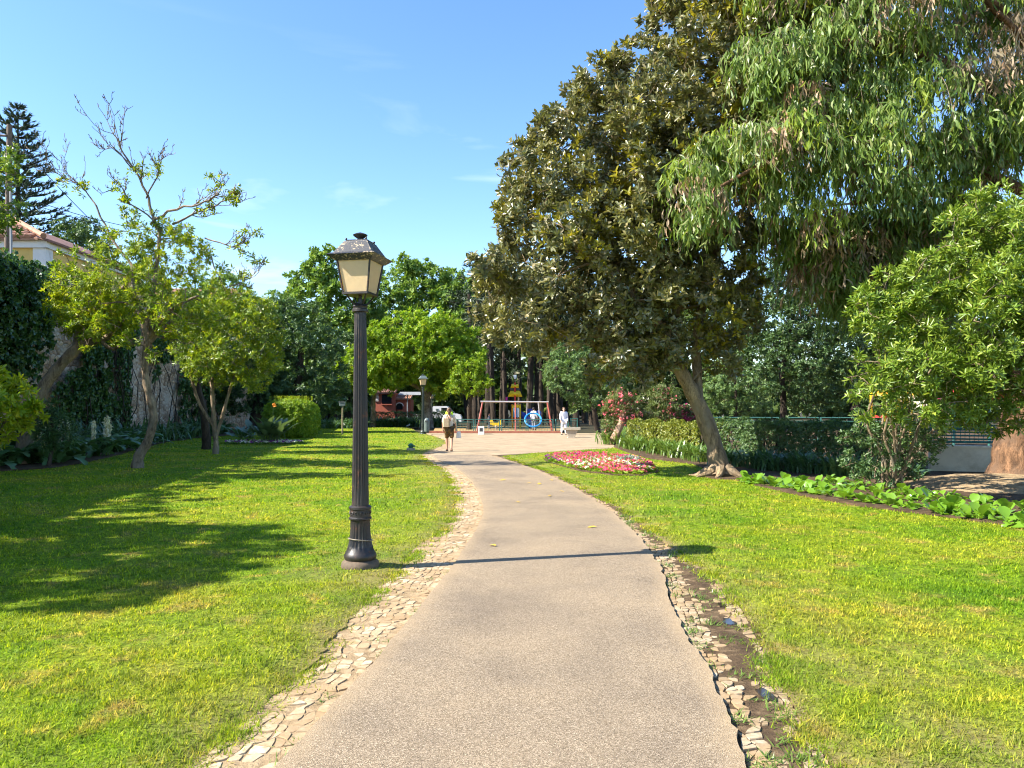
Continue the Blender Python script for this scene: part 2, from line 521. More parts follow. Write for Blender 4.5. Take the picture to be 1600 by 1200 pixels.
leaf_mat('pine_leaf', [(0.0, (0.016, 0.032, 0.014)), (0.6, (0.032, 0.055, 0.024)), (1.0, (0.06, 0.08, 0.035))], 0.55, 0.1, (0.04, 0.06, 0.02), 0.3)
leaf_mat('araucaria_leaf', [(0.0, (0.038, 0.068, 0.050)), (0.6, (0.065, 0.105, 0.072)), (1.0, (0.10, 0.14, 0.09))], 0.55, 0.1, (0.04, 0.07, 0.04), 0.3)
leaf_mat('grey_leaf', [(0.0, (0.075, 0.14, 0.05)), (0.5, (0.12, 0.205, 0.07)), (0.9, (0.18, 0.26, 0.09)), (1.0, (0.25, 0.30, 0.11))], 0.5, 0.35, (0.15, 0.24, 0.06), 0.35)
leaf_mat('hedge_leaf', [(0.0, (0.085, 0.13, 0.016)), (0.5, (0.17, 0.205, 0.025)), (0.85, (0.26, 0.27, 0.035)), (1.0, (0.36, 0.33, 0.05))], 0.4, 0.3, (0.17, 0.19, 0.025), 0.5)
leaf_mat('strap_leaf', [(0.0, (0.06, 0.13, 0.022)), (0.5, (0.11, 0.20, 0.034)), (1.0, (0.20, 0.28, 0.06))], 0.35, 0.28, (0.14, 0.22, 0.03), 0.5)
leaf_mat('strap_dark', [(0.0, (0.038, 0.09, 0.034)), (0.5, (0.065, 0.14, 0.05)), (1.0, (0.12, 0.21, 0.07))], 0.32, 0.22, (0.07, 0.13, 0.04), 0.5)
leaf_mat('oleander_leaf', [(0.0, (0.055, 0.10, 0.024)), (0.5, (0.10, 0.155, 0.04)), (1.0, (0.20, 0.23, 0.07))], 0.45, 0.28, (0.15, 0.18, 0.05), 0.4)
leaf_mat('pink_petal', [(0.0, (0.62, 0.08, 0.16)), (0.6, (0.75, 0.16, 0.24)), (1.0, (0.80, 0.30, 0.32))], 0.6, 0.3)
leaf_mat('magenta_petal', [(0.0, (0.30, 0.015, 0.13)), (0.6, (0.45, 0.03, 0.20)), (1.0, (0.55, 0.10, 0.26))], 0.6, 0.3)
leaf_mat('crimson_petal', [(0.0, (0.45, 0.015, 0.06)), (0.35, (0.62, 0.03, 0.16)), (0.7, (0.70, 0.07, 0.25)), (1.0, (0.70, 0.14, 0.12))], 0.6, 0.3)
leaf_mat('violet_petal', [(0.0, (0.10, 0.012, 0.16)), (0.6, (0.22, 0.02, 0.28)), (1.0, (0.34, 0.04, 0.24))], 0.6, 0.3)
leaf_mat('white_petal', [(0.0, (0.66, 0.62, 0.52)), (0.6, (0.78, 0.76, 0.68)), (1.0, (0.82, 0.78, 0.55))], 0.6, 0.3)
leaf_mat('silver_leaf', [(0.0, (0.20, 0.26, 0.22)), (1.0, (0.38, 0.44, 0.38))], 0.7, 0.2)
leaf_mat('big_leaf', [(0.0, (0.085, 0.20, 0.016)), (0.5, (0.13, 0.27, 0.022)), (1.0, (0.20, 0.33, 0.03))], 0.28, 0.32, (0.16, 0.28, 0.02), 0.55, 1.6)
leaf_mat('acanthus_leaf', [(0.0, (0.055, 0.13, 0.045)), (0.5, (0.085, 0.185, 0.062)), (1.0, (0.14, 0.25, 0.085))], 0.32, 0.25, (0.07, 0.14, 0.04), 0.5, 1.6)
leaf_mat('strelitzia_leaf', [(0.0, (0.05, 0.095, 0.045)), (0.5, (0.09, 0.14, 0.07)), (1.0, (0.15, 0.20, 0.10))], 0.35, 0.22, (0.10, 0.16, 0.06), 0.5)
leaf_mat('far_wood_leaf', [(0.0, (0.045, 0.085, 0.024)), (0.5, (0.085, 0.14, 0.038)), (1.0, (0.17, 0.21, 0.07))], 0.55, 0.25, (0.08, 0.12, 0.03), 0.3, 0.12)

bark_mat('bark_pale', (0.07, 0.048, 0.03), (0.40, 0.30, 0.19), 8, blotch=(0.20, 0.165, 0.115))
bark_mat('bark_magnolia', (0.085, 0.058, 0.034), (0.42, 0.30, 0.17), 9, strength=1.0, blotch=(0.23, 0.175, 0.115))
bark_mat('bark_dark', (0.014, 0.011, 0.008), (0.085, 0.062, 0.042), 7)
bark_mat('bark_eucalyptus', (0.035, 0.020, 0.012), (0.30, 0.165, 0.088), 8.5, strength=1.0, blotch=(0.13, 0.08, 0.05))  # darker brown patches over the bark, placed by noise
bark_mat('bark_grey', (0.06, 0.05, 0.042), (0.25, 0.215, 0.18), 8, blotch=(0.30, 0.27, 0.22))
bark_mat('bark_pink', (0.30, 0.18, 0.12), (0.52, 0.36, 0.25), 5, strength=0.3)
bark_mat('twig', (0.14, 0.10, 0.07), (0.36, 0.28, 0.20), 9, strength=0.3)

def make_iron():
    m, n, l = new_mat('cast_iron')
    tc = n.new('ShaderNodeTexCoord')
    a = noise_node(n, l, tc.outputs['Object'], 5.5, 8, 0.7, 0.5)
    r = ramp_node(n, [(0.40, (0.020, 0.019, 0.019)), (0.58, (0.034, 0.026, 0.022)), (0.66, (0.11, 0.045, 0.022))])
    l.new(a.outputs[0], r.inputs[0])
    b = noise_node(n, l, tc.outputs['Object'], 60, 4, 0.6)
    rr = ramp_node(n, [(0.3, (0.32, 0.32, 0.32)), (0.7, (0.6, 0.6, 0.6))]); l.new(a.outputs[0], rr.inputs[0])
    nb = bump(n, l, b.outputs[0], 0.35, 0.004)
    finish(m, n, l, r.outputs[0], rr.outputs[0], nb, 0.5, 0.15)
    m, n, l = new_mat('lantern_roof')
    tc = n.new('ShaderNodeTexCoord')
    a = noise_node(n, l, tc.outputs['Object'], 9, 8, 0.75, 0.3)
    v = noise_node(n, l, tc.outputs['Object'], 45, 4, 0.7)
    mm = n.new('ShaderNodeMath'); mm.operation = 'MULTIPLY'
    l.new(a.outputs[0], mm.inputs[0]); l.new(v.outputs[0], mm.inputs[1])
    k = ramp_node(n, [(0.28, (0, 0, 0)), (0.34, (1, 1, 1))]); l.new(mm.outputs[0], k.inputs[0])
    c = mixc(n, l, k.outputs[0], (0.035, 0.036, 0.040), (0.42, 0.33, 0.20))
    nb = bump(n, l, v.outputs[0], 0.3, 0.004)
    finish(m, n, l, c, 0.45, nb, 0.5, 0.1)
make_iron()
plain_mat('iron_base', (0.11, 0.078, 0.05), 0.8, 0.3, 14, 0.5, dirt=(0.06, 0.05, 0.04))
plain_mat('lamp_glass', (0.72, 0.58, 0.36), 0.35, 0.06, 7, 0.05, trans=0.35, dirt=(0.60, 0.44, 0.24), dirtamt=(0.5, 0.9))
plain_mat('wire_metal', (0.30, 0.26, 0.20), 0.5, 0.2, 20, 0.0, metal=0.6)
plain_mat('lamp_green', (0.035, 0.045, 0.038), 0.45, 0.2, 12, 0.2)
plain_mat('fence_green', (0.045, 0.14, 0.12), 0.45, 0.15, 5, 0.0)
plain_mat('bin_grey', (0.12, 0.15, 0.14), 0.5, 0.2, 8, 0.1)
plain_mat('kerb_red', (0.42, 0.15, 0.085), 0.8, 0.2, 4, 0.2)
plain_mat('painted_white', (0.74, 0.73, 0.70), 0.55, 0.06, 6, 0.05, dirt=(0.5, 0.46, 0.38))
plain_mat('box_dark', (0.06, 0.06, 0.06), 0.5, 0.1, 6, 0.0)
plain_mat('swing_steel', (0.46, 0.42, 0.40), 0.45, 0.1, 6, 0.0, metal=0.4)
plain_mat('swing_red', (0.33, 0.075, 0.05), 0.5, 0.2, 6, 0.0)
plain_mat('ship_yellow', (0.72, 0.50, 0.015), 0.5, 0.06, 5, 0.0)
plain_mat('ship_orange', (0.68, 0.30, 0.02), 0.5, 0.06, 5, 0.0)
plain_mat('ship_red', (0.50, 0.035, 0.03), 0.5, 0.1, 5, 0.0)
plain_mat('ship_blue', (0.05, 0.30, 0.55), 0.45, 0.08, 5, 0.0)
plain_mat('deep_blue', (0.025, 0.05, 0.30), 0.45, 0.1, 5, 0.0)
plain_mat('ring_blue', (0.02, 0.24, 0.62), 0.45, 0.08, 5, 0.0)
plain_mat('pale_panel', (0.62, 0.72, 0.78), 0.5, 0.08, 5, 0.0)
plain_mat('flag_cream', (0.62, 0.54, 0.28), 0.8, 0.1, 5, 0.0)
plain_mat('magenta', (0.55, 0.04, 0.38), 0.6, 0.1, 5, 0.0)
plain_mat('patch_blue', (0.06, 0.09, 0.15), 0.9, 0.2, 3, 0.2)
plain_mat('concrete', (0.42, 0.36, 0.27), 0.85, 0.15, 9, 0.4, dirt=(0.27, 0.22, 0.15))
plain_mat('wood_post', (0.24, 0.20, 0.11), 0.85, 0.3, 12, 0.4)
plain_mat('pole_wood', (0.13, 0.095, 0.07), 0.85, 0.3, 9, 0.5)
plain_mat('cable', (0.03, 0.03, 0.035), 0.6, 0.1, 5, 0.0)
plain_mat('hydrant_green', (0.02, 0.14, 0.07), 0.45, 0.15, 10, 0.1)
plain_mat('plaster_yellow', (0.62, 0.43, 0.13), 0.85, 0.12, 1.5, 0.2, dirt=(0.42, 0.30, 0.14))
plain_mat('plaster_white', (0.66, 0.64, 0.60), 0.85, 0.08, 1.5, 0.2, dirt=(0.40, 0.36, 0.32))
plain_mat('plaster_cream', (0.66, 0.58, 0.42), 0.85, 0.1, 1.5, 0.25, dirt=(0.40, 0.33, 0.22))
plain_mat('plaster_red', (0.36, 0.10, 0.06), 0.85, 0.1, 1.5, 0.15, dirt=(0.34, 0.09, 0.05))
plain_mat('roof_tile', (0.33, 0.17, 0.105), 0.8, 0.3, 3, 0.3, dirt=(0.26, 0.17, 0.12))
plain_mat('roof_tile_dark', (0.22, 0.11, 0.08), 0.85, 0.35, 3, 0.3, dirt=(0.12, 0.09, 0.07))
plain_mat('window_dark', (0.02, 0.022, 0.025), 0.12, 0.1, 3, 0.0, spec=0.6)
plain_mat('shelter_grey', (0.24, 0.25, 0.26), 0.6, 0.1, 3, 0.0)
plain_mat('van_white', (0.80, 0.80, 0.80), 0.25, 0.02, 3, 0.0, spec=0.6)
plain_mat('tyre', (0.02, 0.02, 0.02), 0.8, 0.1, 10, 0.0)
plain_mat('skin', (0.52, 0.30, 0.20), 0.5, 0.06, 10, 0.0)
plain_mat('hair_brown', (0.13, 0.075, 0.04), 0.6, 0.25, 30, 0.2)
plain_mat('hair_dark', (0.03, 0.022, 0.018), 0.6, 0.25, 30, 0.2)
plain_mat('cloth_cream', (0.68, 0.60, 0.48), 0.9, 0.08, 10, 0.2)
plain_mat('cloth_brown', (0.22, 0.12, 0.035), 0.9, 0.5, 14, 0.2, dirt=(0.06, 0.045, 0.03), dirtamt=(0.45, 0.6))
plain_mat('cloth_white', (0.74, 0.75, 0.80), 0.9, 0.05, 10, 0.2)
plain_mat('cloth_blue', (0.10, 0.16, 0.42), 0.9, 0.1, 10, 0.2)
plain_mat('cloth_grey', (0.22, 0.23, 0.27), 0.9, 0.1, 10, 0.2)
plain_mat('hi_vis', (0.42, 0.75, 0.03), 0.8, 0.06, 10, 0.1)
plain_mat('bag_tan', (0.42, 0.32, 0.20), 0.85, 0.12, 12, 0.2)
plain_mat('orange_petal', (0.85, 0.28, 0.015), 0.6, 0.1, 10, 0.0)
plain_mat('pigeon_grey', (0.42, 0.43, 0.46), 0.7, 0.2, 20, 0.1)
plain_mat('dead_leaf', (0.58, 0.38, 0.03), 0.7, 0.25, 30, 0.1)
plain_mat('water_puddle', (0.035, 0.028, 0.02), 0.04, 0.1, 6, 0.0, spec=0.6)
def make_rubble():
    m, n, l = new_mat('rubble_wall')
    tc = n.new('ShaderNodeTexCoord')
    mp = n.new('ShaderNodeMapping'); mp.inputs['Scale'].default_value = (1, 1, 1.5)
    l.new(tc.outputs['Object'], mp.inputs[0])
    nz = noise_node(n, l, mp.outputs[0], 1.3, 5)
    off = mixc(n, l, 0.12, mp.outputs[0], nz.outputs['Color'], 'ADD')
    v = n.new('ShaderNodeTexVoronoi'); v.inputs['Scale'].default_value = 3.6; v.feature = 'DISTANCE_TO_EDGE'
    l.new(off, v.inputs['Vector'])
    vc = n.new('ShaderNodeTexVoronoi'); vc.inputs['Scale'].default_value = 3.6
    l.new(off, vc.inputs['Vector'])
    sx = n.new('ShaderNodeSeparateXYZ'); l.new(vc.outputs['Color'], sx.inputs[0])
    r = ramp_node(n, [(0, (0.24, 0.155, 0.095)), (0.4, (0.40, 0.275, 0.175)), (0.8, (0.52, 0.385, 0.26)), (1, (0.60, 0.49, 0.37))])
    l.new(sx.outputs[0], r.inputs[0])
    k = ramp_node(n, [(0.0, (0, 0, 0)), (0.09, (1, 1, 1))]); l.new(v.outputs['Distance'], k.inputs[0])
    c = mixc(n, l, k.outputs[0], (0.17, 0.12, 0.08), r.outputs[0])
    b = noise_node(n, l, tc.outputs['Object'], 0.7, 6, 0.7)
    kk = ramp_node(n, [(0.5, (0, 0, 0)), (0.62, (1, 1, 1))]); l.new(b.outputs[0], kk.inputs[0])
    c = mixc(n, l, kk.outputs[0], c, (0.46, 0.38, 0.29))
    nb = bump(n, l, v.outputs['Distance'], 1.0, 0.12, bump(n, l, b.outputs[0], 0.5, 0.1))
    finish(m, n, l, c, 0.95, nb, 0.1)
make_rubble()
# ------------------------------------------------------------------ ground, path, lawns, borders
def knots(rows):
    a = sorted([(F * H / (py - HY), (px - CX) / F * (F * H / (py - HY))) for py, px in rows])
    Y = np.array([q[0] for q in a]); X = np.array([q[1] for q in a])
    s = (X[2] - X[0]) / (Y[2] - Y[0])
    Y = np.concatenate([[-6.0], Y]); X = np.concatenate([[X[0] - s * (Y[1] + 6.0)], X])
    yy = np.concatenate([np.linspace(-6, 2, 60)[:-1], np.geomspace(2, 70, 900)])
    xx = np.interp(yy, Y, X)
    k = np.hanning(15); k /= k.sum()
    pad = np.concatenate([np.full(7, xx[0]), xx, np.full(7, xx[-1])])
    return yy, np.convolve(pad, k, 'valid')
kLL = knots([(668, 640), (676, 655), (682, 680), (688, 695), (694, 697), (700, 685), (706, 668), (712, 658), (717, 660), (724, 670), (735, 690), (750, 703), (770, 711), (790, 713), (810, 706), (830, 692), (850, 672), (870, 650), (890, 628), (910, 605), (950, 565), (1000, 520), (1050, 475), (1100, 420), (1150, 360), (1200, 300)])
kAL = knots([(676, 668), (682, 690), (688, 706), (694, 712), (700, 702), (706, 685), (712, 672), (720, 685), (730, 707), (740, 722), (755, 738), (775, 750), (790, 754), (805, 754), (820, 749), (840, 738), (860, 725), (880, 712), (900, 697), (950, 657), (1000, 615), (1050, 572), (1100, 527), (1150, 480), (1200, 432)])
kAR = knots([(711, 764), (714, 772), (718, 788), (725, 808), (735, 838), (745, 862), (760, 893), (780, 925), (800, 955), (820, 978), (840, 998), (860, 1015), (880, 1028), (900, 1038), (930, 1045), (960, 1055), (1000, 1075), (1050, 1105), (1100, 1130), (1150, 1152), (1200, 1168)])
kRL = knots([(700, 962), (702, 935), (704, 900), (706, 870), (708, 840), (710, 812), (712.5, 789), (718, 800), (725, 822), (735, 852), (745, 878), (760, 908), (780, 945), (800, 980), (820, 1008), (840, 1035), (860, 1060), (880, 1085), (900, 1112), (930, 1145), (960, 1165), (1000, 1185), (1050, 1212), (1100, 1240), (1150, 1270), (1200, 1300)])
def edge(k, Y):
    return np.interp(Y, k[0], k[1])
Y_TIP = F * H / (711.5 - HY)          # where the right lawn ends in a point
Y_LTOP = F * H / (668 - HY)
Y_RTOP = F * H / (700.5 - HY)
def wob(Y, a, seed):
    r = np.random.default_rng(seed)
    s = np.zeros_like(Y)
    for cell, w in ((0.9, 1.0), (0.37, 0.8), (0.16, 0.7), (0.07, 0.6)):
        g_ = np.arange(-8, 72, cell)
        s += np.interp(Y, g_, r.normal(0, 1, len(g_))) * a * w
    return s
def strip_mesh(name, Ys, L, R, nx, z, mat, skirt=0.07, power=1.0, attr=None, kind='structure', zfun=None):
    """a sheet between two edges, with its rim turned down"""
    t = np.linspace(0, 1, nx) ** power
    X = L[:, None] + (R - L)[:, None] * t[None, :]
    YY = np.repeat(Ys[:, None], nx, 1)
    Z = np.full_like(X, z) if zfun is None else zfun(X, YY)
    ny = len(Ys)
    V = np.stack([X, YY, Z], 2).reshape(-1, 3)
    idx = np.arange(nx * ny).reshape(ny, nx)
    Fq = np.stack([idx[:-1, :-1], idx[:-1, 1:], idx[1:, 1:], idx[1:, :-1]], 2).reshape(-1, 4)
    if np.mean(R - L) < 0:
        Fq = Fq[:, ::-1]
    rim = np.concatenate([idx[0, :], idx[1:, -1], idx[-1, -2::-1], idx[-2:0:-1, 0]])
    low = V[rim] - np.array((0, 0, skirt))
    n0 = len(V); nr = len(rim)
    k = np.arange(nr); k2 = (k + 1) % nr
    Fs = np.stack([n0 + k, n0 + nr + k, n0 + nr + k2, n0 + k2], 1)
    V2 = np.concatenate([V, V[rim], low])
    me = np_mesh(name, V2, np.concatenate([Fq, Fs]).astype(np.int32), True)
    if attr is not None:
        nm, vals = attr
        vals = vals(X, YY).reshape(-1)
        a = me.attributes.new(nm, 'FLOAT', 'POINT')
        a.data.foreach_set('value', np.concatenate([vals, vals[rim], vals[rim]]).astype(np.float32))
    o = link_mesh(name, me, mat)
    o['kind'] = kind
    return o

def flat_poly(name, pts, z, mat, kind='structure', parent=None, skirt=0.04):
    k = len(pts)
    V = [(p[0], p[1], z) for p in pts] + [(p[0], p[1], z - skirt) for p in pts]
    Fc = [tuple(range(k))] + [(i, k + i, k + (i + 1) % k, (i + 1) % k) for i in range(k)]
    me = np_mesh(name, np.array(V), Fc)
    bm = bmesh.new(); bm.from_mesh(me); bmesh.ops.recalc_face_normals(bm, faces=bm.faces)
    bm.to_mesh(me); bm.free()
    o = link_mesh(name, me, mat, parent)
    if kind:
        o['kind'] = kind
    return o

# the wide ground sheet
g = 900.0
link = link_mesh('ground', np_mesh('ground', np.array([(-g, -60, -0.09), (g, -60, -0.09), (g, 1500, -0.09), (-g, 1500, -0.09)]), [(0, 1, 2, 3)]), 'woodland_floor')
link['kind'] = 'structure'

Ya = np.concatenate([np.linspace(-4, 2.4, 40)[:-1], np.geomspace(2.4, Y_TIP, 420)])
aL = edge(kAL, Ya) + wob(Ya, 0.005, 1)
aR = edge(kAR, Ya) + wob(Ya, 0.011, 2)
def edge_attr(X, Y):
    l_, r_ = X[:, :1], X[:, -1:]
    d = np.minimum(X - l_, r_ - X)
    return np.clip(1 - d / 0.16, 0, 1)
strip_mesh('path', Ya, aL, aR, 16, 0.02, 'asphalt', 0.09, attr=('edge', edge_attr))

# the open gravelled space beyond the path
Yp = np.linspace(Y_TIP - 0.05, 48.4, 160)
pR = np.interp(F * H / Yp + HY, [676, 680, 685, 690, 695, 700, 702, 704, 706, 708, 710, 712], [1010, 985, 955, 950, 957, 968, 936, 901, 871, 841, 813, 770])
pR = (pR - CX) / F * Yp
pL = edge(kAL, Yp) - 0.15 * np.clip((Yp - 34) / 3, 0, 1)
pL = np.where(Yp > 47.6, pL - (Yp - 47.6) * 8, pL)
plaza = strip_mesh('plaza', Yp, pL, pR, 14, 0.017, 'plaza_gravel', 0.09)

# lawns
def turf_z(X, Y):
    rim = np.minimum(np.abs(X - edge(kLL, Y)), np.abs(X - edge(kRL, Y)))
    return 0.03 - 0.026 * np.exp(-(rim / 0.15) ** 2) + 0.010 * np.sin(X * 1.3 + 0.4) * np.sin(Y * 0.9) + 0.006 * np.sin(X * 3.1 + Y * 2.3)
def worn_L(X, Y):
    d = edge(kLL, Y) - X
    lamp = np.hypot(X + 1.50, (Y - 7.6) * 0.7)
    n_ = 0.5 + 0.5 * np.sin(X * 5.1 + 1.3 * np.sin(Y * 3.3)) * np.sin(Y * 4.2 + 2 * np.sin(X * 2.2))
    return np.clip(np.maximum(0.85 * np.exp(-d / 0.16), 0.62 * np.exp(-d / 0.8) * n_) + 0.75 * np.exp(-lamp / 0.28) * n_, 0, 1)
def worn_R(X, Y):
    d = X - edge(kRL, Y)
    n_ = 0.5 + 0.5 * np.sin(X * 4.1 + 1.3 * np.sin(Y * 3.7)) * np.sin(Y * 3.2 + 2 * np.sin(X * 2.6))
    near = np.exp(-np.maximum(0, Y - 3.2) / 1.1) * np.exp(-((X - 2.3) / 0.9) ** 2)
    return np.clip(np.maximum(0.9 * np.exp(-d / 0.12), 0.45 * np.exp(-d / 0.9) * n_) + 0.8 * near * n_, 0, 1)
Yl = np.concatenate([np.linspace(-4, 2.4, 40)[:-1], np.geomspace(2.4, Y_LTOP, 360)])
strip_mesh('lawn_left', Yl, edge(kLL, Yl) + wob(Yl, 0.024, 3), np.full_like(Yl, -24.0), 46, 0.03, 'turf', 0.1, 2.0, ('worn', worn_L), zfun=turf_z)
Yr = np.concatenate([np.linspace(-4, 2.4, 40)[:-1], np.geomspace(2.4, Y_RTOP, 330)])
strip_mesh('lawn_right', Yr, edge(kRL, Yr) + wob(Yr, 0.026, 4), np.full_like(Yr, 20.0), 46, 0.03, 'turf', 0.1, 2.0, ('worn', worn_R), zfun=turf_z)

# planted beds
BED_R = [(14.5, 3.0), (8.6, 4.5), (7.75, 7.2)] + [tuple(G(px, py)[:2]) for px, py in ((1600, 830), (1480, 812), (1350, 795), (1250, 777), (1180, 762), (1150, 753))] + [(4.55, 17.2), (4.4, 18.4), (5.1, 19.6), (5.15, 21.5), (4.3, 24.2), (4.15, 27.5), (4.2, 31.2), (5.3, 37), (5.8, 44), (6.4, 52), (60, 52), (60, 3)]
flat_poly('bed_right', BED_R, 0.058, 'soil')
BED_L = [(-14.2, 14.0)] + [tuple(G(px, py)[:2]) for px, py in ((0, 738), (80, 734), (150, 722), (200, 708), (260, 692), (310, 685), (350, 682), (400, 676), (440, 672))] + [(-22, 66), (-40, 66), (-40, 14)]
flat_poly('bed_left', BED_L, 0.058, 'soil')
def inpoly(X, Y, poly):
    r = np.zeros(len(X), bool)
    n_ = len(poly)
    for i in range(n_):
        x1, y1 = poly[i]; x2, y2 = poly[(i + 1) % n_]
        c = ((y1 > Y) != (y2 > Y)) & (X < (x2 - x1) * (Y - y1) / (y2 - y1 + 1e-12) + x1)
        r ^= c
    return r

# cobbled borders: a bed of sand with single stones set in it
Yb = np.concatenate([np.linspace(-3, 2.4, 30)[:-1], np.geomspace(2.4, Y_TIP + 12, 300)])
border_left = strip_mesh('border_left', Yb, edge(kLL, Yb) - 0.12, edge(kAL, Yb) + 0.03, 8, 0.0035, 'sandy_soil', 0.05)
Yb2 = np.concatenate([np.linspace(-3, 2.4, 30)[:-1], np.geomspace(2.4, Y_TIP + 1.2, 300)])
def gut_z(X, Y):
    u = (X - X[:, :1]) / (X[:, -1:] - X[:, :1])
    return -0.012 + 0.016 * np.exp(-((u - 0.55) / 0.2) ** 2) * (0.6 + 0.4 * np.sin(Y * 2.7))
border_right = strip_mesh('border_right', Yb2, edge(kAR, Yb2) - 0.03, edge(kRL, Yb2) + 0.12, 14, -0.02, 'mud', 0.05, zfun=gut_z)

def stone_mesh(name, quad, zt, zb, r):
    """an irregular block: the four corners plus points on the sides"""
    pts = []
    for i in range(4):
        a, b = quad[i], quad[(i + 1) % 4]
        pts.append(a * 0.86 + b * 0.07 + quad[i - 1] * 0.07)
        m = (a + b) / 2 + r.normal(0, 0.045, 2) * np.linalg.norm(b - a)
        pts.append(m)
    pts = np.array(pts)
    c = pts.mean(0)
    low = c + (pts - c) * 1.0
    top = c + (pts - c) * 0.93
    n_ = len(pts)
    tilt = r.normal(0, 0.035, 2)
    zs = zt + (top - c) @ tilt
    V = np.concatenate([np.c_[low, np.full(n_, zb)], np.c_[c + (pts - c) * 0.985, zs - 0.006], np.c_[top, zs]])
    Fc = []
    for k in (0, 1):
        Fc += [(k * n_ + i, k * n_ + (i + 1) % n_, (k + 1) * n_ + (i + 1) % n_, (k + 1) * n_ + i) for i in range(n_)]
    Fc.append(tuple(range(2 * n_, 3 * n_)))
    return V, Fc
def lay_stones(parent, kL, kR, y0, y1, row, along, mat, seed, skip, zt, near_n=300, gap=0.003, split=None):
    r = np.random.default_rng(seed)
    # stations along the border
    ys = [y0]
    while ys[-1] < y1:
        y = ys[-1]
        dx = (edge(kR, y + .05) - edge(kR, y - .05)) / 0.1
        ys.append(y + along * (1.0 if y < 12 else 1.6) / math.hypot(1, dx))
    ys = np.array(ys)
    far = MB(); count = 0
    for i in range(len(ys) - 1):
        w = abs(edge(kR, ys[i]) - edge(kL, ys[i]))
        n_ = max(2, int(round(w / row)))
        us = np.linspace(0, 1, n_ + 1)
        for j in range(n_):
            rs = np.random.default_rng(seed * 1000 + i * 37 + j)
            um = (us[j] + us[j + 1]) / 2
            if rs.random() < skip(um, ys[i]):
                continue
            q = []
            for (du, dy) in ((0, 0), (1, 0), (1, 1), (0, 1)):
                jj, ii = j + du, i + dy
                rc = np.random.default_rng(seed * 77777 + ii * 131 + jj)
                u = us[jj] + (rc.normal(0, 0.24) / n_ if 0 < jj < n_ else rc.normal(0, 0.08) / n_)
                y = ys[ii] + rc.normal(0, 0.24) * along
                q.append(np.array((edge(kL, y) + (edge(kR, y) - edge(kL, y)) * u, y)))
            q = np.array(q); c = q.mean(0)
            d = np.linalg.norm(q - c, axis=1, keepdims=True)
            q = c + (q - c) * np.maximum(0.3, (d - gap) / d)
            V, Fc = stone_mesh('stone', q, zt + rs.normal(0, 0.0028), -0.03, rs)
            if count < near_n and c[1] > 2.9:
                me = np_mesh('stone', V - np.array((c[0], c[1], 0)), Fc)
                o = link_mesh('stone', me, mat, parent)
                o.location = (c[0], c[1], 0)
                count += 1
            else:
                far.add(V, Fc)
    if far.n:
        o = far.build('stone_run', mat, parent)
        o['kind'] = 'stuff'
lay_stones(border_left, kLL, kAL, 2.5, Y_TIP + 3, 0.066, 0.084, 'limestone', 5, lambda u, y: 0.10, 0.0065, gap=0.002)
lay_stones(border_right, kAR, kRL, 2.5, Y_TIP + 0.6, 0.062, 0.072, 'limestone_pale', 6,
           lambda u, y: 0.06 + 0.84 * math.exp(-((u - 0.56) / 0.17) ** 2) * (1.0 if (y < 7.7 or y > 9.2) else 0.2), -0.004, gap=0.0035)

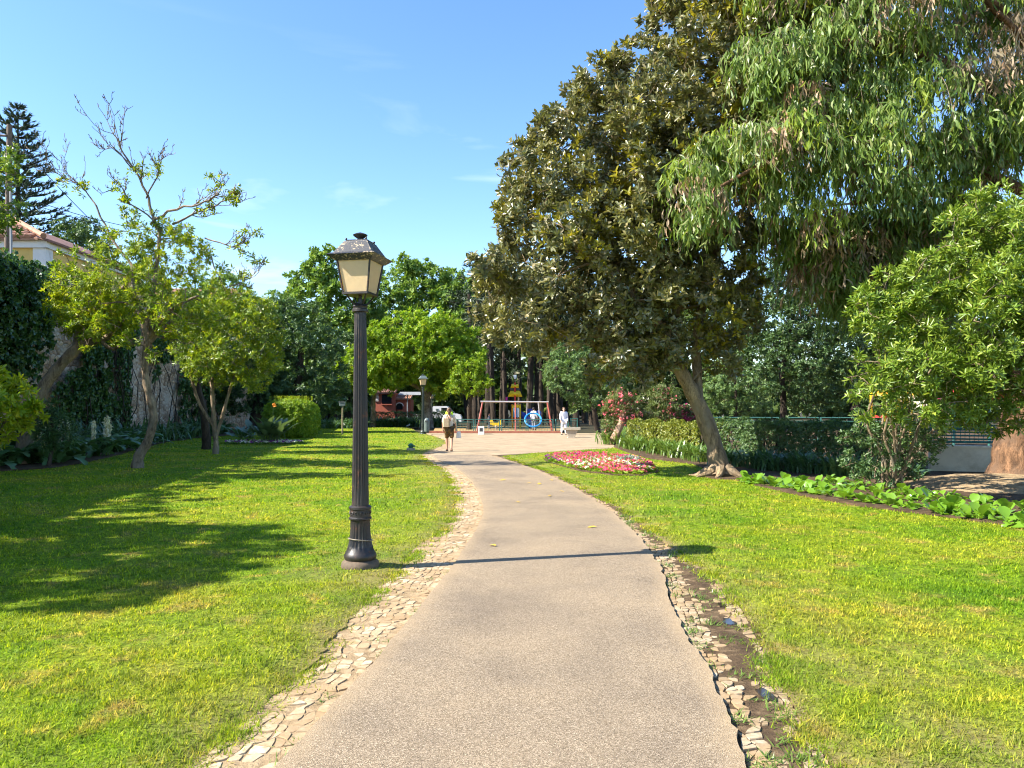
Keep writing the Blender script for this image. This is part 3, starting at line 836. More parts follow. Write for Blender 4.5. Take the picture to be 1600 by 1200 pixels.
# ------------------------------------------------------------------ grass blades
def blades(pos, Lg, Wd, lean, r):
    n_ = len(pos)
    a = r.uniform(0, 2 * math.pi, n_)
    d = np.stack([np.cos(a), np.sin(a), np.zeros(n_)], 1)
    s = np.stack([-np.sin(a), np.cos(a), np.zeros(n_)], 1)
    ln = (np.abs(r.normal(0, 1, n_)) * lean + 0.15)[:, None]
    tip = pos + d * ln * Lg[:, None] + np.array((0, 0, 1.0)) * Lg[:, None] * np.clip(1 - 0.35 * ln, 0.3, 1)
    V = np.stack([pos - s * Wd[:, None] / 2, pos + s * Wd[:, None] / 2, tip], 1).reshape(-1, 3)
    return V
def grass_for(side, seed):
    r = np.random.default_rng(seed)
    Vs, Ws = [], []
    k = kLL if side < 0 else kRL
    top = Y_LTOP if side < 0 else Y_RTOP
    for (y0, y1, dens, lg, wd, far) in ((2.6, 4.6, 5800, 0.036, 0.0078, 0), (4.6, 7, 3500, 0.037, 0.0098, 0), (7, 11, 1500, 0.040, 0.013, 0), (11, 18, 520, 0.048, 0.021, 0), (18, 30, 170, 0.048, 0.03, 1), (30, min(62, top), 45, 0.055, 0.055, 1)):
        if y0 >= top:
            continue
        y1 = min(y1, top)
        hw = y1 * 0.70 + 1.0
        area = (y1 - y0) * hw
        n_ = int(area * dens)
        Y = r.uniform(y0, y1, n_)
        e = edge(k, Y)
        # a quarter of the blades crowd the rim
        if side < 0:
            X = e - r.uniform(0, 1, n_) * (hw + e)
            ok = (X < e + 0.02) & ~inpoly(X, Y, BED_L)
        else:
            X = e + r.uniform(0, 1, n_) * (hw - e)
            ok = (X > e - 0.02) & ~inpoly(X, Y, BED_R)
        ok &= np.abs(X) < 0.70 * Y + 0.9
        X, Y = X[ok], Y[ok]
        wn_ = (worn_L if side < 0 else worn_R)(X, Y)
        cl = 0.55 + 0.5 * np.sin(X * 6.3 + 2 * np.sin(Y * 3.9)) * np.sin(Y * 7.1 + 2 * np.sin(X * 4.3))
        keep = r.random(len(X)) < (1 - 0.72 * wn_) * (0.5 + 0.5 * cl)
        X, Y, wn_, cl = X[keep], Y[keep], wn_[keep], cl[keep]
        # clumps: blades bunch together
        m = len(X)
        pos = np.stack([X, Y, turf_z(X, Y) - 0.004], 1)
        L_ = lg * r.uniform(0.55, 1.25, m) * (0.75 + 0.5 * cl)
        Vs.append(blades(pos, L_, wd * r.uniform(0.7, 1.4, m), 1.1, r))
        Ws.append(np.repeat(np.clip(wn_ * r.uniform(0.3, 1.2, m), 0, 1), 3))
    # ragged fringe on the rim
    n_ = 42000
    Y = 2.6 + (26 - 2.6) * r.random(n_) ** 2.4
    X = edge(k, Y) + side * (r.normal(0.015, 0.075, n_))
    tuft = np.sin(Y * 5.3 + 2 * np.sin(Y * 1.7)) + 0.4 * np.sin(Y * 17)
    kp = r.random(n_) < 0.42 + 0.4 * tuft
    X, Y = X[kp], Y[kp]; m = len(X)
    pos = np.stack([X, Y, np.full(m, 0.004)], 1)
    Vs.append(blades(pos, r.uniform(0.015, 0.05, m), np.clip(0.0012 * Y, 0.006, 0.03) * r.uniform(0.7, 1.3, m), 0.9, r))
    Ws.append(np.repeat(np.clip(r.uniform(-0.6, 0.5, m), 0, 1), 3))
    V = np.concatenate(Vs); W = np.concatenate(Ws)
    me = np_mesh('grass', V, np.arange(len(V), dtype=np.int32).reshape(-1, 3))
    at = me.attributes.new('worn', 'FLOAT', 'POINT')
    at.data.foreach_set('value', W.astype(np.float32))
    o = link_mesh('grass', me, 'grass_blade')
    print('grass blades', len(V) // 3)
    return o
tag(grass_for(-1, 21), 'short mown grass of the lawn with the lamp post standing in it', 'grass', kind='stuff')
tag(grass_for(1, 22), 'short mown grass around the flower bed and up to the shrubs', 'grass', kind='stuff')
# weeds in the muddy gutter and along the joints
def weeds(seed):
    r = np.random.default_rng(seed)
    Vs = []
    for i in range(95):
        right = i < 72
        y = 2.8 + r.random() ** 1.4 * (9 if right else 7)
        u = r.uniform(0.05, 0.95) if right else r.choice([0.97, 0.97, 0.5, 0.75])
        a, b = (kAR, kRL) if right else (kLL, kAL)
        x = edge(a, y) + (edge(b, y) - edge(a, y)) * u
        m = r.integers(14, 46) if right else r.integers(6, 20)
        sp = r.uniform(0.018, 0.05) if right else 0.02
        pos = np.stack([x + r.normal(0, sp, m), y + r.normal(0, sp * 1.6, m), np.full(m, 0.0)], 1)
        Vs.append(blades(pos, r.uniform(0.02, 0.055, m), r.uniform(0.005, 0.009, m), 1.3, r))
    V = np.concatenate(Vs)
    me = np_mesh('weeds', V, np.arange(len(V), dtype=np.int32).reshape(-1, 3))
    return link_mesh('weeds', me, 'strap_leaf')
tag(weeds(31), 'small green weeds sprouting between the border stones', 'weeds', kind='stuff')
# wet patches left in the gutter
for i, (px, py, sx, sy) in enumerate(((1140, 972, 0.05, 0.10), (1196, 1085, 0.045, 0.13), (1128, 945, 0.035, 0.08))):
    c = G(px, py)
    rr = np.random.default_rng(i)
    pts = [(c[0] + sx * math.cos(a) * rr.uniform(.6, 1.2), c[1] + sy * math.sin(a) * rr.uniform(.6, 1.2)) for a in np.linspace(0, 2 * math.pi, 14)[:-1]]  # flat dark blue patch lying on the play sand
    flat_poly('puddle', pts, 0.003, 'water_puddle', 'structure', skirt=0.02)
# ------------------------------------------------------------------ foliage tools
def pip(x, y, poly):
    r = False
    for i in range(len(poly)):
        x1, y1 = poly[i]; x2, y2 = poly[i - 1]
        if (y1 > y) != (y2 > y) and x < (x2 - x1) * (y - y1) / (y2 - y1) + x1:
            r = not r
    return r
def edist(x, y, poly):
    b = 1e9
    for i in range(len(poly)):
        x1, y1 = poly[i]; x2, y2 = poly[i - 1]
        dx, dy = x2 - x1, y2 - y1
        t = max(0, min(1, ((x - x1) * dx + (y - y1) * dy) / (dx * dx + dy * dy + 1e-9)))
        b = min(b, math.hypot(x - x1 - t * dx, y - y1 - t * dy))
    return b
def blobs_poly(poly, Y0, thick, rpx, n, seed, sep=0.62, Yfun=None, skew=0.0):
    """leafy masses (centre, radius) that fill a crown of this outline, thickest in the middle"""
    r = random.Random(seed)
    xs = [p[0] for p in poly]; ys = [p[1] for p in poly]
    out, tries = [], 0
    while len(out) < n and tries < n * 90:
        tries += 1
        x, y = r.uniform(min(xs), max(xs)), r.uniform(min(ys), max(ys))
        rad = r.uniform(*rpx)
        if not pip(x, y, poly):
            continue
        d = edist(x, y, poly)
        if d < rad * 0.55:
            if d < rpx[0] * 0.35:
                continue
            rad = max(rpx[0] * 0.7, d * 1.2)
        k = math.sqrt(min(1.0, d / (rpx[1] * 3.0)))
        base = Yfun(x) if Yfun else Y0
        Y = base + thick * k * r.uniform(-1, 1) + skew * (x - CX) / 100
        p = P(x, y, Y); rm = rad / F * Y
        if p[2] - rm * 0.7 < 0.05:
            continue
        if any(np.linalg.norm(p - q[0]) < sep * (rm + q[1]) for q in out):
            continue
        out.append((p, rm))
    return out
def edge_sprays(poly, Y, thick, rpx, n, seed, out=0.5):
    """small sprigs standing proud of the outline"""
    r = random.Random(seed)
    cx_ = sum(q[0] for q in poly) / len(poly); cy_ = sum(q[1] for q in poly) / len(poly)
    res = []
    segs = [(poly[i - 1], poly[i]) for i in range(len(poly))]
    L = [math.hypot(b[0] - a[0], b[1] - a[1]) for a, b in segs]
    for _ in range(n):
        a, b = r.choices(segs, L)[0]
        t = r.random(); x, y = a[0] + (b[0] - a[0]) * t, a[1] + (b[1] - a[1]) * t
        rad = r.uniform(*rpx)
        d = math.hypot(x - cx_, y - cy_) + 1e-6
        k = rad * r.uniform(-0.8, out)
        Yp = Y + r.uniform(-1, 1) * thick
        p = P(x + (x - cx_) / d * k, y + (y - cy_) / d * k, Yp)
        if p[2] > 0.4:
            res.append((p, rad / F * Yp))
    return res
def twig_points(blobs, per_m2, r, shell=0.5, squash=0.85, up=0.35, jit=0.45):
    """twig tips in tufts over every leafy mass"""
    pts, dirs, ids = [], [], []
    for i, (c, rad) in enumerate(blobs):
        n_ = max(4, int(per_m2 * 4 * math.pi * rad * rad))
        m_ = max(5, n_ // 8)
        su = nrm(r.normal(0, 1, (m_, 3)))
        sr = rad * (shell + (1 - shell) * r.random(m_) ** 0.6) * r.uniform(0.72, 1.22, m_)
        k_ = r.integers(0, m_, n_)
        off = su * sr[:, None]
        q = off[k_] + r.normal(0, 0.17 * rad, (n_, 3))
        pts.append(c + q * np.array((1, 1, squash)))
        dirs.append(nrm(nrm(q) * 0.9 + np.array((0, 0, up)) + r.normal(0, jit, (n_, 3))))
        ids.append(np.full(n_, i))
    return np.concatenate(pts), np.concatenate(dirs), np.concatenate(ids)
def rosettes(pts, dirs, k, Lm, Wm, r, spread=(0.7, 1.35), droop=0.0, lvar=0.3, off=0.0, fold=0.25):
    """k leaves round each twig tip; two folded triangles a leaf"""
    n_ = len(pts)
    ref = nrm(r.normal(0, 1, (n_, 3)))
    a = nrm(np.cross(dirs, ref)); b = np.cross(dirs, a)
    V = []
    for j in range(k):
        ph = 2 * math.pi * j / k + r.uniform(-0.4, 0.4, n_)
        rad = a * np.cos(ph)[:, None] + b * np.sin(ph)[:, None]
        sp = r.uniform(*spread, n_)
        ax = dirs * np.cos(sp)[:, None] + rad * np.sin(sp)[:, None]
        ax = nrm(ax + np.array((0, 0, -droop)))
        nm = nrm(dirs * np.sin(sp)[:, None] - rad * np.cos(sp)[:, None] + r.normal(0, 0.25, (n_, 3)))
        sd = nrm(np.cross(ax, nm))
        nm = np.cross(sd, ax)
        L = (Lm * r.uniform(1 - lvar, 1 + lvar, n_))[:, None]
        W = (Wm * r.uniform(0.8, 1.2, n_))[:, None]
        o = pts + dirs * (off * r.uniform(-1, 0.4, n_))[:, None] + rad * 0.006
        m = o + ax * L * 0.52
        V.append(np.stack([o, m + sd * W / 2 + nm * W * fold, o + ax * L - nm * L * 0.06, m - sd * W / 2 + nm * W * fold], 1))
    V = np.concatenate(V).reshape(-1, 3)
    return V
def rounded(V):
    """four-point leaves to six-point ones with fuller sides"""
    q = V.reshape(-1, 4, 3)
    o, a, t, b = q[:, 0], q[:, 1], q[:, 2], q[:, 3]
    ax = t - o; mid = (a + b) / 2; h = (a - b) / 2
    up = mid - (o + ax * 0.52)
    def at(f, w):
        return o + ax * f + up * abs(w) + h * w
    return np.stack([o, at(.30, .78), at(.72, .86), t, at(.72, -.86), at(.30, -.78)], 1).reshape(-1, 3)
def quads_to_tris(nq):
    b = np.arange(nq, dtype=np.int32)[:, None] * 4
    return np.concatenate([b + np.array((0, 1, 2)), b + np.array((0, 2, 3))]).astype(np.int32)
def leaves_obj(name, V, mat, parent, full=False):
    if full:
        V = rounded(V)
        b = np.arange(len(V) // 6, dtype=np.int32)[:, None] * 6
        me = np_mesh(name, V, np.concatenate([b + np.array((0, 1, 2, 3)), b + np.array((0, 3, 4, 5))]).astype(np.int32))
    else:
        me = np_mesh(name, V, quads_to_tris(len(V) // 4))
    o = link_mesh(name, me, mat, parent, world_coords=True)
    o['kind'] = 'stuff'
    return o
def wander(a, b, n, amp, r, sag=0.0):
    a, b = np.asarray(a, float), np.asarray(b, float)
    t = np.linspace(0, 1, n)[:, None]
    p = a + (b - a) * t
    L = np.linalg.norm(b - a)
    j = r.normal(0, 1, (n, 3)) * amp * L
    j = np.cumsum(j, 0); j -= t * j[-1]
    p += j * np.sin(t * math.pi)
    p[:, 2] += sag * L * np.sin(t[:, 0] * math.pi)
    return p
def limb_net(mb, starts, blobs, r, r_end=0.012, k_r=0.72, sag=0.06, sides=5, grow=0.016):
    """branches from the trunk's ends to every leafy mass, each from the nearest wood already there"""
    nodes = [(np.asarray(p, float), rad) for p, rad in starts]
    todo = sorted(blobs, key=lambda q: min(np.linalg.norm(q[0] - s[0]) for s in nodes))
    for c, rad in todo:
        best, bc = None, 1e9
        for p, pr in nodes:
            d = np.linalg.norm(c - p)
            cost = d + 0.9 * max(0, p[2] - c[2]) - 2.0 * min(pr, 0.1)
            if cost < bc:
                bc, best = cost, (p, pr)
        p, pr = best
        d = np.linalg.norm(c - p)
        r0 = min(pr * k_r, r_end + grow * d + 0.01)
        path = wander(p, c, 6, 0.035, r, sag)
        rs = np.linspace(r0, max(r_end * 0.6, r0 * 0.35), 6)
        mb.tube(path, rs, sides, cap=False)
        for i in (2, 3, 4, 5):
            nodes.append((path[i], rs[i]))
        for _ in range(2):           # twigs inside the mass
            e = c + nrm(r.normal(0, 1, 3)) * rad * 0.8
            mb.tube(wander(c, e, 4, 0.06, r), np.linspace(rs[-1] * 0.8, 0.004, 4), 4, cap=False)
    return nodes
def trunk_tube(mb, pts, radii, r, sides=14, sub=4, rough=0.06, flare=1.0):
    pts = np.asarray(pts, float); radii = np.asarray(radii, float)
    t = np.arange(len(pts)); tt = np.linspace(0, len(pts) - 1, (len(pts) - 1) * sub + 1)
    # smooth through the given points
    P2 = np.stack([np.interp(tt, t, pts[:, k]) for k in range(3)], 1)
    for _ in range(2):
        P2[1:-1] = P2[1:-1] * 0.5 + (P2[:-2] + P2[2:]) * 0.25
    R2 = np.interp(tt, t, radii) * (1 + r.normal(0, rough, len(tt)))
    k = mb.n
    mb.tube(P2, R2, sides, cap=True)
    V = mb.V[-1]
    V += r.normal(0, 1, V.shape) * np.repeat(R2, sides)[:, None] * rough * 0.7
    return P2, R2
def tree(name, label, base, trunks, blobs, bark, leaf, seed, per_m2=14, k=6, L=0.1, W=0.045, cat='tree', group=None, spread=(0.7, 1.35), shell=0.5, droop=0.0, sag=0.06, up=0.35, sides=12, limb=True, off=0.04, grow=0.016, extra=None, squash=0.85, rough=0.05, full=False):
    r = np.random.default_rng(seed)
    t = empty(name, base, label, cat, group)
    mb = MB(); starts = []
    for pts, radii in trunks:
        P2, R2 = trunk_tube(mb, pts, radii, r, sides, rough=rough)
        h = len(P2) // 2
        starts += [(P2[i], R2[i]) for i in range(h, len(P2))]
    mb.build('trunk', bark, t, smooth=True)
    if limb and blobs:
        lb = MB()
        limb_net(lb, starts, blobs, r, sag=sag, grow=grow)
        o = lb.build('branches', bark, t, smooth=True)
        o['kind'] = 'stuff'
    pts, dirs, ids = twig_points(blobs, per_m2, r, shell, up=up, squash=squash)
    mats = leaf if isinstance(leaf, (list, tuple)) else [(leaf, 1.0)]
    sel = np.clip(0.55 * r.random(len(blobs))[ids] + 0.45 * r.random(len(ids)), 0, 1)
    order = np.argsort(np.argsort(sel)) / max(1, len(sel)); cum = 0
    for mname, frac in mats:
        pick = (order >= cum) & (order <= cum + frac); cum += frac
        if pick.sum() < 1:
            continue
        V = rosettes(pts[pick], dirs[pick], k, L, W, r, spread, droop, off=off)
        leaves_obj('crown', V, mname, t, full)
    return t

# ------------------------------------------------------------------ the leaning broad-leaved evergreen beside the hedge
Ym = 18.2
b0 = G(1126, 747); b0[2] = 0.03
poly_m = [(1015, -5), (1012, 60), (985, 75), (940, 92), (925, 118), (872, 130), (862, 185), (822, 205), (818, 240), (790, 262), (778, 322), (790, 380), (752, 408), (750, 440), (758, 470), (772, 530), (795, 545), (830, 560), (870, 530), (905, 535), (930, 585), (985, 600), (1035, 590), (1075, 560), (1150, 585), (1178, 540), (1175, 440), (1200, 330), (1250, 200), (1330, 120), (1380, -60), (1360, -220), (1200, -260), (1060, -120)]
bl = blobs_poly(poly_m, Ym, 2.3, (26, 58), 330, 3, 0.56)
bl += edge_sprays(poly_m, Ym, 1.2, (12, 26), 90, 33)
tr = [(np.array([b0 + (0, 0, -0.1), P(1124, 735, 17.9), P(1118, 700, 18.0), P(1098, 645, 18.1), P(1075, 600, 18.1), P(1052, 560, 18.0), P(1048, 520, 17.9), P(1060, 470, 18.0)]), [0.34, 0.25, 0.205, 0.185, 0.17, 0.15, 0.13, 0.10]),
      (np.array([P(1092, 632, 18.1), P(1090, 590, 18.35), P(1086, 540, 18.5), P(1098, 470, 18.6), P(1120, 380, 18.7), P(1125, 250, 18.7), P(1135, 120, 18.6), P(1150, -40, 18.5)]), [0.11, 0.11, 0.11, 0.10, 0.10, 0.09, 0.07, 0.05]),
      (np.array([P(1052, 540, 18.0), P(1010, 480, 17.6), P(960, 430, 17.4), P(900, 390, 17.3)]), [0.13, 0.10, 0.08, 0.05]),
      (np.array([P(1060, 480, 18.0), P(1035, 380, 18.4), P(1010, 280, 18.6), P(985, 200, 18.6)]), [0.10, 0.09, 0.07, 0.04])]
magnolia = tree('magnolia_tree', 'tall dark bronze-leaved tree on a thick leaning pale trunk beside the clipped hedge', b0, tr, bl, 'bark_magnolia', [('magnolia_leaf', 0.86), ('magnolia_new', 0.14)], 4, per_m2=18, k=6, L=0.148, W=0.068, shell=0.4, up=0.5, sides=16, spread=(0.55, 1.3), off=0.08, full=True)
# surface roots at its foot
mb = MB()
rr = np.random.default_rng(8)
for a in (0.2, 1.1, 2.3, 3.4, 4.4, 5.5):
    e = b0 + np.array((math.cos(a) * rr.uniform(.5, .95), math.sin(a) * rr.uniform(.4, .8), 0.0))
    mb.tube(wander(b0 + np.array((math.cos(a) * .15, math.sin(a) * .15, 0.22)), e, 6, 0.03, rr, -0.12), [0.12, 0.11, 0.08, 0.06, 0.035, 0.015], 8)
mb.build('root', 'bark_magnolia', magnolia, smooth=True)['kind'] = 'stuff'

# ------------------------------------------------------------------ eucalyptus: hanging sprays of sickle leaves
def hanging(blobs, r, strands, leaves_per, Lm, Wm, length):
    """V, faces of curved sickle leaves on hanging twigs; twig polylines"""
    S, D = [], []
    tw = []
    for c, rad in blobs:
        for s in range(strands):
            u = nrm(r.normal(0, 1, 3)); u[2] = abs(u[2]) * 0.7
            top = c + u * rad * r.uniform(0.4, 1.0)
            ln = length * r.uniform(0.5, 1.25)
            sw = r.normal(0, 0.16, 3); sw[2] = 0
            t = np.linspace(0, 1, 5)[:, None]
            out = nrm(np.array((u[0], u[1], 0.25)))
            path = top + out * 0.32 * ln * (1 - (1 - t) ** 2) + np.array((0, 0, -1.0)) * ln * t ** 1.6 + sw * t
            tw.append(path)
            k = leaves_per
            tt = np.sort(r.uniform(0.12, 1.0, k))
            for q in range(3):
                pass
            pos = np.stack([np.interp(tt, t[:, 0], path[:, d]) for d in range(3)], 1)
            S.append(pos)
            d = np.array((0, 0, -1.0)) + r.normal(0, 0.36, (k, 3))
            D.append(nrm(d))
    S = np.concatenate(S); D = np.concatenate(D)
    n_ = len(S)
    nm = nrm(r.normal(0, 1, (n_, 3)) * np.array((1, 1, 0.3)))
    sd = nrm(np.cross(D, nm)); nm = np.cross(sd, D)
    L = (Lm * r.uniform(0.65, 1.3, n_))[:, None]; W = (Wm * r.uniform(0.75, 1.3, n_))[:, None]
    cv = r.choice([-1, 1], n_)[:, None] * r.uniform(0.05, 0.22, n_)[:, None] * L
    def at(t, w):
        return S + D * L * t + sd * (cv * (4 * t * (1 - t)) * 0.9 + w * W / 2) + nm * L * 0.08 * math.sin(t * 3)
    V = np.stack([at(0, 0), at(.3, .85), at(.3, -.85), at(.65, .95), at(.65, -.95), at(1, 0)], 1).reshape(-1, 3)
    b = np.arange(n_, dtype=np.int32)[:, None] * 6
    T = np.concatenate([b + np.array(q) for q in ((0, 1, 2), (1, 3, 4), (1, 4, 2), (3, 5, 4))]).astype(np.int32)
    return V, T, tw
eb = np.array((10.9, 16.3, 0.05))
euc = empty('eucalyptus_tree', eb, 'huge eucalyptus with thick orange-brown trunk and long hanging grey-green leaves', 'tree')
r = np.random.default_rng(41)
mb = MB()
P2, R2 = trunk_tube(mb, [eb + (0, 0, -.1), eb + (0.02, 0, .35), eb + (.10, 0, 1.2), eb + (.35, 0, 2.4), eb + (.9, -.2, 4.5), eb + (1.3, -.3, 7), eb + (1.4, -.4, 10), eb + (1.2, -.5, 14)], [0.66, 0.52, 0.46, 0.43, 0.38, 0.33, 0.28, 0.16], r, 22, rough=0.035)
mb.build('trunk', 'bark_eucalyptus', euc, smooth=True)
mb = MB(); starts = [(P2[i], R2[i]) for i in range(10, len(P2))]
for pts, rad in (([eb + (.9, -.2, 4.6), P(1500, 300, 16.2), P(1400, 302, 16.0), P(1330, 318, 15.8)], [.15, .11, .08, .05]),
                 ([eb + (1.1, -.3, 5.6), P(1480, 240, 16), P(1350, 215, 15.6), P(1220, 240, 15.6), P(1110, 300, 15.4)], [.14, .10, .08, .05, .03]),
                 ([eb + (1.3, -.3, 7.2), P(1470, 90, 15.8), P(1330, 60, 15.4), P(1200, 90, 15.4)], [.14, .10, .07, .04]),
                 ([eb + (1.3, -.3, 8.0), P(1500, -50, 15.6), P(1380, -120, 15.4), P(1250, -110, 15.4)], [.14, .1, .07, .04]),
                 ([eb + (1.2, -.3, 6.0), P(1640, 150, 15.4), P(1600, 60, 14.8), P(1560, 20, 14.4)], [.14, .1, .07, .04]),
                 ([eb + (.85, -.1, 4.4), P(1480, 395, 17.2), P(1400, 410, 17.2), P(1300, 430, 17.2)], [.11, .08, .05, .03])):
    a, b_ = trunk_tube(mb, pts, rad, r, 9, rough=0.05)
    starts += [(a[i], b_[i]) for i in range(3, len(a))]
mb.build('limbs', 'bark_eucalyptus', euc, smooth=True)['kind'] = 'stuff'
pe1 = [(1045, 340), (1062, 230), (1100, 205), (1150, 165), (1155, 60), (1180, -20), (1200, -160), (1700, -200), (1760, 60), (1720, 260), (1560, 270), (1480, 290), (1400, 330), (1260, 330), (1200, 330), (1130, 370), (1075, 405)]
pe2 = [(1190, 330), (1300, 320), (1420, 310), (1520, 300), (1600, 340), (1540, 440), (1460, 480), (1400, 490), (1330, 470), (1270, 430), (1215, 395)]
eb1 = blobs_poly(pe1, 16.0, 1.5, (20, 42), 250, 42, 0.42)
eb2 = blobs_poly(pe2, 17.4, 0.9, (20, 38), 110, 43, 0.40)
sel = r.random(len(eb1))
green = [q for q, s in zip(eb1, sel) if s > 0.17]
dry = [q for q, s in zip(eb1, sel) if s <= 0.17]
lb = MB()
limb_net(lb, starts, eb1 + eb2, r, r_end=0.008, sag=0.08, grow=0.012)
for mat, bs, st, nm_ in (('eucalyptus_leaf', green[::4] + green[1::4] + green[2::4], 30, 9), ('eucalyptus_young', green[3::4], 27, 9), ('eucalyptus_dry', dry, 24, 9), ('eucalyptus_leaf', eb2[:82], 26, 10), ('eucalyptus_dry', eb2[82:], 22, 9)):
    V, T, tw = hanging(bs, r, st, nm_, 0.24, 0.037, 0.95)
    o = link_mesh('crown', np_mesh('crown', V, T), mat, euc, world_coords=True); o['kind'] = 'stuff'
    for path in tw[::6]:
        lb.tube(path, np.linspace(0.006, 0.002, 5), 3, cap=False)
lb.build('branches', 'twig', euc, smooth=True)['kind'] = 'stuff'
# strips of peeling bark caught in the branches
mb = MB()
for i in range(46):
    c, rad = random.choice(dry + eb2)
    p = c + r.normal(0, 0.3, 3)
    L_ = r.uniform(0.15, 0.4)
    mb.tube(wander(p, p + np.array((r.normal(0, .1), r.normal(0, .1), -L_)), 5, 0.08, r), [0.003, 0.012, 0.014, 0.01, 0.002], 4)
mb.build('peeling_bark', 'eucalyptus_dry', euc)['kind'] = 'stuff'

# ------------------------------------------------------------------ bright shrub tree in front of the eucalyptus trunk
sb = G(1388, 768); sb[2] = 0.05
ps = [(1600, 285), (1530, 300), (1478, 340), (1498, 368), (1450, 400), (1400, 425), (1352, 440), (1330, 500), (1345, 545), (1332, 590), (1350, 640), (1395, 655), (1450, 655), (1500, 650), (1545, 672), (1640, 680), (1780, 640), (1800, 400), (1760, 290), (1680, 270)]
bs = blobs_poly(ps, 13.2, 1.4, (20, 44), 240, 51, 0.44) + edge_sprays(ps, 13.2, 0.7, (10, 22), 50, 35)
stems = []
rr = np.random.default_rng(52)
for i in range(9):
    a = sb + np.array((rr.normal(0, .12), rr.normal(0, .12), -0.05))
    e = P(rr.uniform(1350, 1560), rr.uniform(470, 620), rr.uniform(13.4, 14.8))
    stems.append((wander(a, e, 6, 0.05, rr, 0.05), np.linspace(0.03, 0.014, 6)))
tree('pittosporum_tree', 'bushy bright green tree of whorled glossy leaves in front of the eucalyptus trunk', sb, stems, bs, 'bark_pale', 'shrub_leaf', 53, per_m2=24, k=7, L=0.125, W=0.034, shell=0.5, up=0.45, sides=7, off=0.05, full=True)
# bare-stemmed dark bush at its foot
ps2 = [(1312, 690), (1325, 640), (1400, 615), (1465, 630), (1485, 690), (1462, 740), (1400, 768), (1335, 762), (1310, 725)]
bs2 = blobs_poly(ps2, 15.0, 0.6, (12, 24), 70, 54, 0.45)
stems = [(wander(P(1385 + rr.normal(0, 12), 768, 15.4), P(rr.uniform(1340, 1460), rr.uniform(640, 700), 15.5), 6, 0.06, rr), np.linspace(0.016, 0.005, 6)) for i in range(22)]
tree('twiggy_shrub', 'low dark shrub with many bare pale stems at the end of the hedge', (P(1385, 768, 15.4) * (1, 1, 0)), stems, bs2, 'bark_pale', 'dark_leaf', 55, per_m2=26, k=5, L=0.075, W=0.035, cat='shrub', sides=5)

# ------------------------------------------------------------------ right middle distance
def simple_tree(name, label, px, py, Y, poly, n, rpx, thick, bark, leaf, seed, trunk_r, per_m2, k, L, W, lean=(0, 0), group=None, shell=0.5, top=0.62, zbase=0.03, cat='tree', **kw):
    base = P(px, py, Y); base[2] = zbase
    bl_ = blobs_poly(poly, Y, thick, rpx, n, seed) + edge_sprays(poly, Y, thick * 0.5, (rpx[0] * 0.5, rpx[0]), n // 3, seed + 7)
    ys = [q[1] for q in poly]; xs = [q[0] for q in poly]
    tx, ty = sum(xs) / len(xs) + lean[0], min(ys) + (max(ys) - min(ys)) * (1 - top)
    e = P(tx, ty, Y)
    rr_ = np.random.default_rng(seed + 500)
    pts = wander(base + np.array((0, 0, -.1)), e, 7, 0.025, rr_)
    return tree(name, label, base, [(pts, np.linspace(trunk_r, trunk_r * 0.4, 7))], bl_, bark, leaf, seed, per_m2=per_m2, k=k, L=L, W=W, group=group, shell=shell, cat=cat, **kw)
simple_tree('laurel_tree', 'slender dark tree with thin straight trunk behind the hedge, before the green railing', 1222, 668, 30, [(1150, 600), (1160, 520), (1185, 500), (1165, 450), (1195, 400), (1290, 395), (1345, 440), (1350, 560), (1330, 620), (1270, 640), (1200, 625)], 150, (14, 28), 1.6, 'bark_dark', 'dark_leaf', 61, 0.15, 17, 5, 0.12, 0.06)
simple_tree('grey_green_tree', 'pale grey-green feathery tree between the playground and the oleander', 935, 672, 50, [(845, 590), (862, 545), (900, 520), (950, 520), (985, 560), (980, 610), (950, 640), (915, 632), (890, 625), (870, 615)], 90, (10, 22), 1.6, 'bark_dark', 'grey_leaf', 62, 0.22, 9, 6, 0.20, 0.06, droop=0.4)
simple_tree('round_crowned_tree', 'fresh green low tree behind the railing, close to the leaning trunk', 1150, 668, 40, [(1105, 640), (1100, 600), (1120, 570), (1160, 560), (1195, 580), (1200, 640), (1160, 655)], 50, (10, 20), 1.2, 'bark_dark', 'grey_leaf', 63, 0.14, 9, 6, 0.15, 0.06)
simple_tree('dark_backdrop_tree', 'tall dark tree closing the view beyond the railing', 1330, 668, 58, [(1110, 640), (1130, 540), (1170, 470), (1250, 430), (1350, 410), (1480, 400), (1620, 420), (1680, 560), (1640, 650), (1400, 655)], 110, (18, 36), 3, 'bark_dark', 'far_wood_leaf', 64, 0.4, 2.6, 6, 0.36, 0.17)
simple_tree('screen_tree', 'broad dark tree standing far beyond the oleander', 1060, 668, 62, [(900, 640), (910, 520), (990, 440), (1100, 420), (1170, 520), (1180, 640), (1050, 655)], 90, (16, 32), 3, 'bark_dark', 'far_wood_leaf', 65, 0.4, 2.6, 6, 0.36, 0.17)
